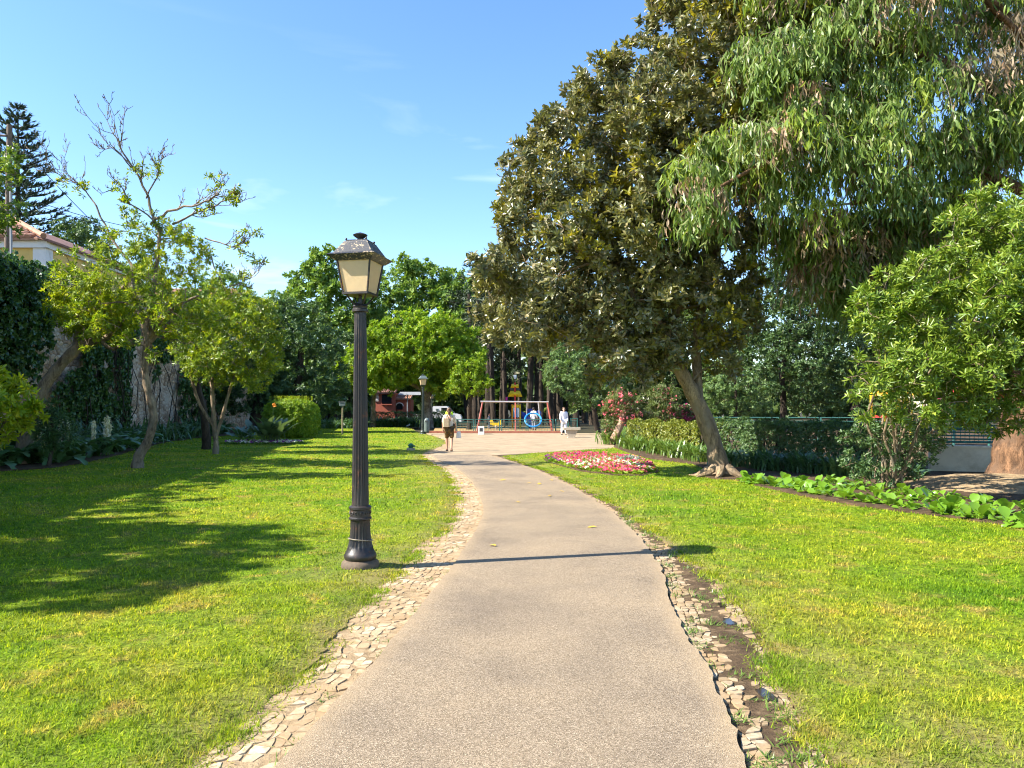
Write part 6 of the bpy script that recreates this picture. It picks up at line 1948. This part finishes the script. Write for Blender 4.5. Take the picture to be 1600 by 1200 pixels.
for a in (0.6, 2.5, 3.8, 5.6):
    p = c + np.array((.56 * math.cos(a), .56 * math.sin(a) * math.cos(tl), .45 * math.sin(a)))
    MB().tube([p, (p[0] * .85 + c[0] * .15, YS - .05, zt - .05)], .009, 4).build('chain', 'swing_steel', t)
# spring toy
c = P(775, 660, 55); c[2] = .03
t = empty('spring_toy', c, 'small yellow spring rocker seen through the playground fence', 'play equipment')
q = np.linspace(0, 8 * math.pi, 60)
MB().tube([c + (.09 * math.cos(a), .09 * math.sin(a), .02 + .3 * a / (8 * math.pi)) for a in q], .014, 5).build('spring', 'swing_steel', t)
MB().prism([(-.45, .1), (-.2, 0), (.2, 0), (.45, .1), (.42, .4), (.25, .42), (.15, .2), (-.15, .2), (-.25, .42), (-.42, .4)], c + (0, -.05, .32), (1, 0, 0), (0, 0, 1), (0, 1, 0), .1).build('rocker_body', 'ship_yellow', t)

# ------------------------------------------------------------------ play ship
YT = 60.0
def X(px, Y=YT): return (px - CX) / F * Y
def Z(py, Y=YT): return H + (HY - py) / F * Y
c = np.array((X(806), YT, .03))
t = empty('play_ship', c, 'colourful climbing ship with red mast, yellow sails and striped tower in the playground', 'play equipment')
for px, dy in ((800.5, -.4), (812.5, -.4), (800.5, .5), (812.5, .5)):
    MB().tube([(X(px), YT + dy, .02), (X(px), YT + dy, Z(632))], .07, 8).build('tower_post', 'ship_orange' if px < 806 and dy < 0 else 'ship_red' if px < 806 else 'ship_yellow', t, True)
pan = MB().box((X(806.5), YT - .44, (Z(636) + Z(652)) / 2), (X(812.5) - X(800.5) - .16, .05, Z(636) - Z(652))).build('panel', 'ship_blue', t)
MB().prism([(-.10, -.38), (.02, -.38), (-.12, .36), (-.24, .36)], (X(806.5), YT - .47, (Z(636) + Z(652)) / 2), (1, 0, 0), (0, 0, 1), (0, 1, 0), -.02).build('stripe', 'pale_panel', pan)
MB().prism([(.12, -.38), (.24, -.38), (.24, .30), (.04, .36)], (X(806.5), YT - .47, (Z(636) + Z(652)) / 2), (1, 0, 0), (0, 0, 1), (0, 1, 0), -.02).build('stripe', 'pale_panel', pan)
MB().box((X(806.5), YT + .05, Z(655)), (X(813) - X(800), 1.0, .1)).build('deck', 'ship_red', t)
MB().prism([(-.36, 0), (.36, 0), (.36, .12), (0, .30), (-.36, .12)], (X(806.5), YT - .5, Z(637)), (1, 0, 0), (0, 0, 1), (0, 1, 0), 1.1).build('canopy', 'ship_yellow', t)
MB().tube([(X(804.8), YT - .1, Z(655)), (X(804.8), YT - .1, Z(598))], [.085, .07], 8).build('mast', 'ship_red', t, True)
MB().tube([(X(804.8), YT - .1, Z(598)), (X(804.8), YT - .1, Z(581))], [.045, .03], 6).build('topmast', 'pole_wood', t, True)
def sail(nm, pts, mt, dy):
    n_ = 7; V = []
    (xa0, xa1, ya), (xb0, xb1, yb) = pts
    for i in range(n_):
        v = i / (n_ - 1)
        for j in range(n_):
            u = j / (n_ - 1)
            x = X(xa0 + (xb0 - xa0) * v) * (1 - u) + X(xa1 + (xb1 - xa1) * v) * u
            V.append((x, YT - dy - .30 * math.sin(math.pi * u) * math.sin(math.pi * v), Z(ya + (yb - ya) * v)))
    V = np.array(V); V = np.concatenate([V, V + (0, .03, 0)])
    Fc = []
    for i in range(n_ - 1):
        for j in range(n_ - 1):
            a = i * n_ + j; e = n_ * n_
            Fc += [(a, a + 1, a + n_ + 1, a + n_), (e + a, e + a + n_, e + a + n_ + 1, e + a + 1)]
    return MB().add(V, Fc).build(nm, mt, t, True)
sail('sail', ((797.5, 812.5, 610.5), (793.5, 816, 620)), 'ship_yellow', -.02)
sail('sail', ((799.5, 810, 600), (797.5, 811, 606.5)), 'ship_yellow', -.02)
MB().tube([(X(797), YT, Z(609)), (X(812), YT, Z(609))], .05, 6).build('yard', 'box_dark', t)
MB().tube([(X(796), YT, Z(607)), (X(812), YT, Z(607))], .04, 6).build('yard', 'box_dark', t)
MB().lathe([(.09, 0), (.13, .16), (.13, .30)], 10, c=(X(804.8), YT - .1, Z(592))).build('crows_nest', 'pale_panel', t)
MB().prism([(0, 0), (.34, .03), (.34, .16), (0, .18)], (X(805), YT - .1, Z(584.5)), (1, 0, 0), (0, 0, 1), (0, 1, 0), .02).build('flag', 'flag_cream', t)
MB().box((X(791.5), YT + .6, Z(623)), (.16, .1, .28), bev=.02).build('pennant', 'magenta', t)
MB().tube([(X(799), YT + .3, Z(655)), (X(794), YT + .2, Z(662)), (X(786), YT, .05)], .03, 6).build('climbing_rope', 'wood_post', t)
MB().tube([(X(813), YT + .2, Z(648)), (X(818), YT + .3, Z(650)), (X(824), YT + .2, Z(657)), (X(829), YT, Z(664)), (X(834), YT - .2, .15)], [.28, .3, .3, .3, .3], 12).build('tube_slide', 'deep_blue', t, True)
MB().tube([(X(830), YT + .8, .02), (X(830), YT + .8, Z(641))], .06, 8).build('side_post', 'ship_red', t)
MB().box((X(829), YT + .8, Z(643)), (.5, .5, .45), bev=.05).build('side_panel', 'deep_blue', t)
MB().sphere((X(841), YT - .6, Z(646)), (.24, .24, .26), 12, 8).build('purple_ball', 'cloth_blue', t, True)

# second play tower seen in glimpses through the right-hand tree
c = np.array(((1392 - CX) / F * 34, 34, .05))
t = empty('play_tower', c, 'red and yellow play tower glimpsed through the bright green tree', 'play equipment')
for dx in (-.6, .6):
    for dy in (-.6, .6):
        MB().tube([c + (dx, dy, 0), c + (dx, dy, 2.3)], .06, 8).build('post', 'ship_yellow', t)
MB().box(c + (0, 0, 1.2), (1.3, 1.3, .1)).build('deck', 'ship_red', t)
MB().box(c + (0, -.63, 1.65), (1.1, .05, .75)).build('panel', 'ship_yellow', t)
MB().box(c + (.2, 0, 2.5), (1.6, 1.6, .7), taper=.1).build('roof', 'ship_orange', t)
c2 = np.array(((1518 - CX) / F * 30, 30, .05))
t = empty('play_tower', c2, 'red play roof glimpsed right above the green slatted fence', 'play equipment')
for dx in (-.7, .7):
    MB().tube([c2 + (dx, 0, 0), c2 + (dx, 0, 2.0)], .05, 8).build('post', 'fence_green', t)
MB().box(c2 + (0, 0, 2.2), (1.9, 1.6, .5), taper=.35).build('roof', 'ship_red', t)
MB().box(c2 + (0, -.1, 1.75), (.8, .06, .3)).build('panel', 'ship_orange', t)

# ------------------------------------------------------------------ railings and low wall on the right
for i in range(5):
    x0 = 9.2 + i * 1.75
    fence_panel('pale green railing section beyond the dark hedge, number %s from the leaning trunk' % ('one', 'two', 'three', 'four', 'five')[i], x0, x0 + 1.72, 36.5 - i * .35, 1.15, 'railing beyond the hedge', bars=False, Y1=36.5 - (i + 1) * .35)
wa, wb = np.array((10.6, 19.2)), np.array((16.5, 17.0))
d = nrm(wb - wa)
mb = MB(); mid = (wa + wb) / 2
mb.box((mid[0], mid[1], .32), (np.linalg.norm(wb - wa), .22, .66), math.atan2(d[1], d[0]), bev=.02)
mb2 = MB().box((mid[0], mid[1], .675), (np.linalg.norm(wb - wa) + .04, .28, .05), math.atan2(d[1], d[0]))
t = empty('garden_wall', (mid[0], mid[1], 0.05), 'low cream plastered wall behind the eucalyptus trunk', 'wall')
mb.build('wall_body', 'plaster_cream', t); mb2.build('coping', 'plaster_cream', t)
fence_panel('green slatted fence standing on the low cream wall', wa[0], wb[0], wa[1] + .0, .62, None, z0=.72, Y1=wb[1])
fp = [o for o in bpy.data.objects if o.get('label', '').startswith('green slatted')][0]
for k_ in range(6):
    z = .78 + k_ * .085
    MB().tube([(*wa, z), (*wb, z)], .022, 5).build('slat', 'fence_green', fp)
# stones and litter at the foot of the eucalyptus
r = np.random.default_rng(620)
for i in range(14):
    q = np.array((8.6 + r.uniform(0, 1.9), 14.6 + r.uniform(-.5, 1.2), .07))
    m = MB(); s = r.uniform(.06, .15)
    m.sphere(q, (s, s * r.uniform(.6, 1), s * .55), 7, 5)
    m.V[0] += r.normal(0, s * .13, m.V[0].shape)
    tag(m.build('rock', 'limestone'), 'pale rough stone lying on bare soil before the eucalyptus trunk', 'stone', 'stones at the eucalyptus foot')
def mound(name, c, sx, sy, h, mat):
    n_ = 18; V = []; rr_ = np.random.default_rng(5)
    for i in range(n_):
        for j in range(n_):
            u, v = i / (n_ - 1) * 2 - 1, j / (n_ - 1) * 2 - 1
            V.append((c[0] + u * sx, c[1] + v * sy, .04 + h * max(0, 1 - u * u - v * v) + rr_.normal(0, .01)))
    Fc = [(i * n_ + j, (i + 1) * n_ + j, (i + 1) * n_ + j + 1, i * n_ + j + 1) for i in range(n_ - 1) for j in range(n_ - 1)]
    o = link_mesh(name, np_mesh(name, np.array(V), Fc, True), mat); o['kind'] = 'structure'
mound('ground_mound', (10.3, 15.6), 2.4, 1.8, .22, 'sandy_soil')

# ------------------------------------------------------------------ kiosk, shelter, van
YK = 78.0
def KX(px): return (px - CX) / F * YK
def KZ(py): return H + (HY - py) / F * YK
kb = np.array((KX(605), YK + 1.5, 0))
t = empty('kiosk', kb, 'small red-walled kiosk with dark serving window and tiled roof under the trees', 'building')
x0, x1 = KX(582), KX(617)
MB().box(((x0 + x1) / 2, YK + 1.5, KZ(614) / 2), (x1 - x0, 3.0, KZ(614))).build('wall', 'plaster_red', t)
w = MB().box((KX(604.5), YK - .02, (KZ(616.5) + KZ(631)) / 2), (KX(612) - KX(597), .1, KZ(616.5) - KZ(631))).build('window', 'window_dark', t)
MB().box((KX(604.5), YK - .08, KZ(632)), (KX(613) - KX(596), .2, .09)).build('sill', 'plaster_red', w)
lat = MB()
for k_ in range(6):
    lat.box((KX(584.5) + k_ * .09, YK - .05, (KZ(616) + KZ(627)) / 2), (.035, .04, KZ(616) - KZ(627)))
for k_ in range(6):
    lat.box((KX(584.5) + .22, YK - .075, KZ(616) - k_ * .14), (.5, .03, .035))
lat.build('lattice', 'painted_white', t)['kind'] = 'stuff'
def tiled_roof(parent, a, b, depth, ze, zr, mat, n, nrow, hip=0.0):
    """a lean roof from eave line a-b (2D) rising to zr at depth; rows of curved tiles"""
    a = np.array((*a, ze)); b = np.array((*b, ze))
    d = nrm(b - a); up = np.array((-d[1], d[0], 0)) * depth + np.array((0, 0, zr - ze))
    if depth < 0:
        up = np.array((-d[1], d[0], 0)) * depth + np.array((0, 0, zr - ze))
    bu = b + up - d * hip
    m = MB(); m.add([a, b, bu, a + up, a + (0, 0, -.08), b + (0, 0, -.08), bu + (0, 0, -.08), a + up + (0, 0, -.08)], [(0, 1, 2, 3), (4, 7, 6, 5), (0, 4, 5, 1), (1, 5, 6, 2), (2, 6, 7, 3), (3, 7, 4, 0)])
    rf = m.build('roof', mat, parent)
    wdt = np.linalg.norm(b - a) / n; ln = np.linalg.norm(up) / nrow
    u = nrm(up)
    nn = nrm(np.cross(d, u))
    if nn[2] < 0: nn = -nn
    me = None
    for i in range(n):
        for j in range(nrow):
            if wdt * (i + .75) > np.linalg.norm(b - a) - hip * (j + .6) / nrow:
                continue
            o0 = a + d * wdt * (i + .5) + up * (j / nrow)
            if me is None:
                V = []
                for s_, rad, lift in ((-.04, .56, .05), (1.0, .44, .02)):
                    for q_ in range(6):
                        th = math.pi * q_ / 5
                        V.append(u * ln * s_ + d * wdt * rad * math.cos(th) + nn * (wdt * rad * math.sin(th) + lift * wdt))
                Fc = [(q_, q_ + 1, q_ + 7, q_ + 6) for q_ in range(5)] + [(0, 1, 2, 3, 4, 5)]
                me = np_mesh('roof_tile', np.array(V), Fc)
                me.materials.append(MATS[mat])
            o = link_mesh('roof_tile', me, None, rf)
            par = parent
            off = Vector(o0) - Vector(parent.location)
            o.location = Vector(o0)
            # roof mesh object carries the inverse of its parent; tile vertices are relative
    return rf
tiled_roof(t, (KX(580), YK - .4), (KX(618.5), YK - .4), 2.2, KZ(614.5), KZ(606), 'roof_tile_dark', 12, 4)
# lower wing with arch
x0, x1 = KX(618), KX(640)
wing = MB().box(((x0 + x1) / 2, YK + 2.0, KZ(624) / 2), (x1 - x0, 2.4, KZ(624))).build('wing_wall', 'plaster_red', t)
q = [(-.33, 0), (.33, 0)] + [(.33 * math.cos(a), .35 + .3 * math.sin(a)) for a in np.linspace(0, math.pi, 9)]
MB().prism(q, (KX(622.5), YK + .78, KZ(640)), (1, 0, 0), (0, 0, 1), (0, 1, 0), -.03).build('arch_opening', 'window_dark', t)
q2 = [(.40 * math.cos(a), .35 + .36 * math.sin(a)) for a in np.linspace(0, math.pi, 13)]
MB().tube([np.array((KX(622.5) + u_, YK + .74, KZ(640) + v_)) for u_, v_ in q2], .05, 5).build('arch_surround', 'painted_white', t)
tiled_roof(t, (KX(616), YK + .5), (KX(641), YK + .5), 2.0, KZ(623.5), KZ(615.5), 'roof_tile', 9, 3)
# grey shelter roof on posts
c = np.array((KX(650), YK - 3, 0))
t = empty('shelter', c, 'grey flat-roofed shelter between the red kiosk and the far lamp', 'shelter')
s_ = (YK - 3) / F
MB().box((KX(651), YK - 3, H + 22 * s_), (2.6, 2.4, .3), taper=.85).build('roof', 'shelter_grey', t)
for px in (638, 661):
    MB().tube([((px - CX) * s_, YK - 3.6, 0), ((px - CX) * s_, YK - 3.6, H + 20 * s_)], .06, 8).build('post', 'shelter_grey', t)
# white van
YV = 72.0
vx = lambda px: (px - CX) / F * YV
c = np.array((vx(694), YV, -.05))
t = empty('van', c, 'white van parked behind the far lamp post', 'van')
Lb = vx(676); prof = [(u_ * .78, v_ * .95) for u_, v_ in [(0, .35), (0, 1.85), (.10, 1.95), (1.75, 1.95), (2.55, 1.25), (3.35, 1.05), (3.5, .85), (3.5, .35)]]
MB().prism([(u_ , v_) for u_, v_ in prof], (Lb, YV, -.05), (1, 0, 0), (0, 0, 1), (0, 1, 0), 1.75).build('body', 'van_white', t)
MB().prism([(.82, 1.16), (.82, 1.69), (1.34, 1.69), (1.79, 1.16)], (Lb, YV - .012, -.05), (1, 0, 0), (0, 0, 1), (0, 1, 0), .02).build('side_window', 'window_dark', t)
MB().prism([(0, .12), (0, 1.5), (.9, 1.5), (.9, .12)], (Lb + 1.44, YV + .0, -.05 + 1.76), (0, 1.1, 0), (.62, 0, -.66), (.66, 0, .62), .015).build('windscreen', 'window_dark', t)
MB().box((Lb + .42, YV - .012, 1.45), (.24, .03, .2)).build('emblem', 'bin_grey', t)
for dx in (.55, 2.15):
    wv = MB().tube([(Lb + dx, YV - .02, .28), (Lb + dx, YV + .2, .28)], .34, 18).build('wheel', 'tyre', t)
    MB().tube([(Lb + dx, YV - .04, .28), (Lb + dx, YV - .02, .28)], .2, 14).build('rim', 'swing_steel', wv)
MB().box((Lb + 2.70, YV + .25, .70), (.12, .35, .2)).build('headlight', 'pale_panel', t)

# ------------------------------------------------------------------ yellow house, pole and cables on the terrace
Yh = 34.0
hx = lambda px, Y=Yh: (px - CX) / F * Y
hz = lambda py, Y=Yh: H + (HY - py) / F * Y
cx = hx(70); ze = hz(378)
t = empty('house', (cx - 4, Yh + 4, WH - .2), 'yellow house with white corner and tiled roof above the ivy wall', 'house')
MB().box((cx - 4.5, Yh + 4.5, (ze + WH - .3) / 2), (9.0, 9.0, ze - WH + .3)).build('wall', 'plaster_yellow', t)
MB().box((cx - .22, Yh + .22, (ze + WH - .3) / 2), (.56, .56, ze - WH + .3)).build('corner_pilaster', 'plaster_white', t)
MB().box((cx - 4.4, Yh - .06, ze - .10), (9.2, .2, .36)).build('cornice', 'plaster_white', t)
MB().box((cx + .06, Yh + 4.5, ze - .10), (.2, 9.2, .36)).build('cornice', 'plaster_white', t)
for yy in (2.2, 5.0):
    wv = MB().box((cx + .02, Yh + yy, ze - 1.55), (.1, .9, 1.4)).build('window', 'window_dark', t)
    MB().box((cx + .06, Yh + yy, ze - 2.3), (.2, 1.2, .1)).build('sill', 'plaster_white', wv)
    MB().box((cx + .05, Yh + yy, ze - 1.55), (.1, .06, 1.4)).build('mullion', 'painted_white', wv)
tiled_roof(t, (cx - 6.5, Yh - .35), (cx - .1, Yh - .35), 4.0, ze + .1, ze + 1.95, 'roof_tile', 22, 9, 3.9)
ridge = MB().add(np.array([(cx + .35, Yh - .4, ze + .06), (cx + .35, Yh + 9.4, ze + .06), (cx - 4.0, Yh + 9.4, ze + 1.9), (cx - 4.0, Yh + 3.6, ze + 1.93), (cx - .2, Yh - .35, ze + .12),
                           (cx + .35, Yh - .4, ze - .04), (cx + .35, Yh + 9.4, ze - .04), (cx - 4.0, Yh + 9.4, ze + .9), (cx - 4.0, Yh + 3.6, ze + .9)]),
                 [(0, 1, 2, 3, 4), (0, 5, 6, 1), (1, 6, 7, 2), (5, 8, 7, 6), (0, 4, 3, 8, 5)]).build('side_roof', 'roof_tile_dark', t)
MB().tube([(cx + .2, Yh - .42, ze + .18), (cx - 3.95, Yh + 3.6, ze + 2.02)], .13, 8).build('hip_tile', 'roof_tile', t)
# pale house further along
Y2 = 62.0
c = np.array((hx(330, Y2), Y2 + 3, WH - .2))
t = empty('house', c, 'pale house with a thin tiled roof half hidden behind the terrace trees', 'house')
xa, xb = hx(225, Y2), hx(375, Y2); z2 = hz(462, Y2)
MB().box(((xa + xb) / 2, Y2 + 3, (z2 + WH - .3) / 2), (xb - xa, 6, z2 - WH + .3)).build('wall', 'plaster_white', t)
MB().box(((xa + xb) / 2, Y2 + 3, z2 + .3), (xb - xa + .6, 6.6, .7), taper=.8).build('roof', 'roof_tile', t)
for i in range(3):
    wv = MB().box((xa + 1.5 + i * 2.6, Y2 - .02, z2 - 1.4), (.9, .1, 1.3)).build('window', 'window_dark', t)
    MB().box((xa + 1.5 + i * 2.6, Y2 - .06, z2 - 2.1), (1.1, .16, .1)).build('sill', 'plaster_white', wv)
# utility pole
Yp_ = 32.0
c = np.array((hx(12, Yp_), Yp_, WH - .3))
t = empty('utility_pole', c, 'weathered wooden utility pole at the left margin above the house roof', 'pole')
zt_ = hz(195, Yp_)
MB().tube([c, (c[0] + .08, Yp_, zt_)], [.17, .11], 10).build('pole', 'pole_wood', t, True)
MB().tube([(c[0] + .05, Yp_ - .1, zt_ - .5), (c[0] - 1.2, Yp_ - .1, zt_ - .45)], .05, 6).build('crossarm', 'pole_wood', t)
for k_ in (0.3, 1.0):
    MB().lathe([(.03, 0), (.06, .05), (.06, .12), (.03, .16)], 8, c=(c[0] - k_, Yp_ - .1, zt_ - .44)).build('insulator', 'painted_white', t)
MB().tube([(c[0] + .22, Yp_ - .1, WH - .2), (c[0] + .2, Yp_ - .1, hz(300, Yp_))], .05, 6).build('conduit', 'shelter_grey', t)
def cable(label, a, b, sag):
    q = np.linspace(0, 1, 14)[:, None]
    p = np.array(a) + (np.array(b) - np.array(a)) * q
    p[:, 2] -= sag * np.sin(q[:, 0] * math.pi)
    tag(MB().tube(p, .018, 4).build('overhead_cable', 'cable'), label, 'cable', 'cables')
top = (c[0] + .08, Yp_, zt_ - .35)
cable('dark cable sloping down steeply from the pole across the sky', top, P(170, 372, 33), .1)
cable('thin cable running low across the sky toward the bare branches', P(60, 316, 40), P(230, 360, 46), .12)
cable('second thin cable just under the low one toward the bare branches', P(60, 322, 40), P(230, 368, 46), .15)
cable('short dark cable from the pole out past the left margin', top, (c[0] - 9, Yp_ - 8, zt_ + .3), .2)

# ------------------------------------------------------------------ people
def person(label, loc, rz, hgt, pose, top, bottom, hair, shoes='box_dark', bare_legs=False, long_sleeve=True, hairlong=False, extras=None):
    """one continuous skinned body; clothes and hair are its children"""
    s = hgt / 1.70
    t = empty('person', loc, label, 'person', rz=rz)
    t.scale = (s, s, s)
    st, sw = pose['stride'], pose['swing']           # forward/back step and arm swing
    J = {'pelvis': (0, 0, .92), 'waist': (0, 0, 1.06), 'chest': (0, .01, 1.26), 'neck': (0, 0, 1.44), 'chin': (0, -.02, 1.50), 'head': (0, -.015, 1.60), 'crown': (0, 0, 1.685), 'nose': (0, -.105, 1.585)}
    R = {'pelvis': .145, 'waist': .125, 'chest': .15, 'neck': .055, 'chin': .068, 'head': .092, 'crown': .06, 'nose': .014}
    E = [('pelvis', 'waist'), ('waist', 'chest'), ('chest', 'neck'), ('neck', 'chin'), ('chin', 'head'), ('head', 'crown'), ('head', 'nose')]
    for sd, k_ in ((-1, 'L'), (1, 'R')):
        f = st * sd; a = -sw * sd
        J['hip' + k_] = (sd * .095, 0, .88); R['hip' + k_] = .095
        J['knee' + k_] = (sd * .10, -f * .5 - .02, .49); R['knee' + k_] = .062
        J['calf' + k_] = (sd * .10, -f * .75 + .0, .30); R['calf' + k_] = .055
        J['ankle' + k_] = (sd * .10, -f + .03, .085 + (.04 if f < 0 else 0)); R['ankle' + k_] = .038
        J['heel' + k_] = (sd * .10, -f + .05, .04); R['heel' + k_] = .036
        J['toe' + k_] = (sd * .11, -f - .15, .03); R['toe' + k_] = .032
        E += [('pelvis', 'hip' + k_), ('hip' + k_, 'knee' + k_), ('knee' + k_, 'calf' + k_), ('calf' + k_, 'ankle' + k_), ('ankle' + k_, 'heel' + k_), ('ankle' + k_, 'toe' + k_)]
        J['sho' + k_] = (sd * .185, .01, 1.39); R['sho' + k_] = .062
        J['elb' + k_] = (sd * .245, -a * .5 + .03, 1.12); R['elb' + k_] = .043
        J['wri' + k_] = (sd * .25, -a - .06, .90); R['wri' + k_] = .029
        J['palm' + k_] = (sd * .25, -a - .08, .83); R['palm' + k_] = .034
        E += [('chest', 'sho' + k_), ('sho' + k_, 'elb' + k_), ('elb' + k_, 'wri' + k_), ('wri' + k_, 'palm' + k_)]
        for q_, (dy, ln) in enumerate(((-.036, .07), (-.013, .085), (.010, .08), (.032, .062))):
            J['fa%d' % q_ + k_] = (sd * .25, -a - .085 + dy, .78); R['fa%d' % q_ + k_] = .0095
            J['fb%d' % q_ + k_] = (sd * .238, -a - .09 + dy, .78 - ln * .6); R['fb%d' % q_ + k_] = .008
            E += [('palm' + k_, 'fa%d' % q_ + k_), ('fa%d' % q_ + k_, 'fb%d' % q_ + k_)]
        J['th' + k_] = (sd * .22, -a - .12, .82); R['th' + k_] = .011
        J['tt' + k_] = (sd * .21, -a - .135, .78); R['tt' + k_] = .009
        E += [('palm' + k_, 'th' + k_), ('th' + k_, 'tt' + k_)]
    def skin(nm, keys, edges, add, mat, root, scale_r=1.0):
        idx = {k_: i for i, k_ in enumerate(keys)}
        me = bpy.data.meshes.new(nm)
        me.from_pydata([J[k_] for k_ in keys], [(idx[a_], idx[b_]) for a_, b_ in edges], [])
        me.update()
        o = link_mesh(nm, me, mat, t)
        md = o.modifiers.new('skin', 'SKIN'); md.use_smooth_shade = True
        sv = me.skin_vertices[0].data
        for k_, i in idx.items():
            sv[i].radius = (R[k_] * scale_r + add, R[k_] * scale_r + add)
        sv[idx[root]].use_root = True
        sb_ = o.modifiers.new('smooth', 'SUBSURF'); sb_.levels = 1; sb_.render_levels = 1
        return o
    keys = list(J)
    skin('body', keys, E, 0, 'skin', 'pelvis')
    ks = ['waist', 'chest', 'neck2', 'shoL', 'shoR', 'elbL', 'elbR'] + (['wriL', 'wriR'] if long_sleeve else []) + ['hem']
    J['hem'] = (0, 0, .90); R['hem'] = .15
    J['neck2'] = (0, 0, 1.42); R['neck2'] = .07
    es = [('hem', 'waist'), ('waist', 'chest'), ('chest', 'neck2'), ('chest', 'shoL'), ('chest', 'shoR'), ('shoL', 'elbL'), ('shoR', 'elbR')]
    if long_sleeve:
        es += [('elbL', 'wriL'), ('elbR', 'wriR')]
    skin('shirt', ks, es, .016, top, 'waist')
    kb_ = ['pelvis', 'hipL', 'hipR', 'kneeL', 'kneeR'] + ([] if bare_legs else ['calfL', 'calfR', 'ankleL', 'ankleR'])
    eb_ = [('pelvis', 'hipL'), ('pelvis', 'hipR'), ('hipL', 'kneeL'), ('hipR', 'kneeR')]
    if not bare_legs:
        eb_ += [('kneeL', 'calfL'), ('calfL', 'ankleL'), ('kneeR', 'calfR'), ('calfR', 'ankleR')]
    skin('shorts' if bare_legs else 'trousers', kb_, eb_, .022 if not bare_legs else .035, bottom, 'pelvis')
    for k_ in 'LR':
        skin('shoe', ['heel' + k_, 'toe' + k_, 'ankle' + k_], [('ankle' + k_, 'heel' + k_), ('heel' + k_, 'toe' + k_)], .010, shoes, 'heel' + k_)
    hm = MB(); hm.sphere((0, .018, 1.625), (.105, .112, .105), 14, 9)
    V = hm.V[0]; fr = V[:, 1] < -.02
    V[fr & (V[:, 2] < 1.655), 1] = -.02
    if hairlong:
        hm.sphere((0, .11, 1.67), (.045, .045, .045), 10, 7)
        hm.tube([(0, .09, 1.60), (0, .11, 1.52), (0, .10, 1.44)], [.07, .06, .03], 8)
    hm.build('hair', hair, t, True, world=False)
    for sx in (-.036, .036):
        MB().sphere((sx, -.098, 1.605), .011, 8, 6).build('eye', 'box_dark', t, True, world=False)
        MB().sphere((sx * 2.55, 0.0, 1.59), (.014, .026, .034), 8, 6).build('ear', 'skin', t, True, world=False)
    MB().box((0, -.100, 1.545), (.045, .012, .010)).build('mouth', 'kerb_red', t, world=False)
    for nm, mb_, mt in (extras or []):
        mb_.build(nm, mt, t, True, world=False)
    return t
c = G(702, 706); c[2] = .02
bag = MB(); bag.box((.10, .19, 1.14), (.26, .12, .34), bev=.04)
strapm = MB(); strapm.tube([(.12, .17, 1.30), (.10, .12, 1.40), (.07, .02, 1.455), (.09, -.12, 1.38)], .018, 5)
sackm = MB(); sackm.box((.33, -.02, .62), (.20, .14, .26), bev=.03)
w_ = person('woman in cream top and brown patterned shorts walking away with a tan backpack', c, math.pi, 1.60, {'stride': .17, 'swing': .12}, 'cloth_cream', 'cloth_brown', 'hair_brown', bare_legs=True, long_sleeve=False, hairlong=True, extras=[('backpack', bag, 'bag_tan'), ('backpack_strap', strapm, 'bag_tan')])
w_.rotation_euler[2] = math.pi
t = tag(MB().box(c + (-.02 + .37, .0, .62), (.18, .12, .24), taper=.8, bev=.03).build('carrier_bag', 'painted_white'), "small white bag hanging from the walking woman's hand", 'bag')
c = G(881, 680); c[2] = .02
person('man in white shirt and white trousers standing at the end of the playground fence', c, .25, 1.64, {'stride': .12, 'swing': .08}, 'cloth_white', 'cloth_white', 'hair_brown')
c = P(834, 672, 54.2) * (1, 1, 0) + (0, 0, .03)
person('person in pale top standing behind the blue ring swing', c, 2.6, 1.62, {'stride': .02, 'swing': .02}, 'cloth_white', 'cloth_grey', 'hair_dark')
c = P(702, 674, 50) * (1, 1, 0) + (0, 0, .02)
person('person in a bright yellow-green vest, mostly hidden behind the walking woman', c, 3.0, 1.66, {'stride': .03, 'swing': .02}, 'hi_vis', 'cloth_grey', 'hair_dark')
c = P(764, 672, 57) * (1, 1, 0) + (0, 0, .03)
person('person in grey near the left leg of the swing frame', c, 1.4, 1.2, {'stride': .05, 'swing': .03}, 'cloth_grey', 'cloth_grey', 'hair_dark')
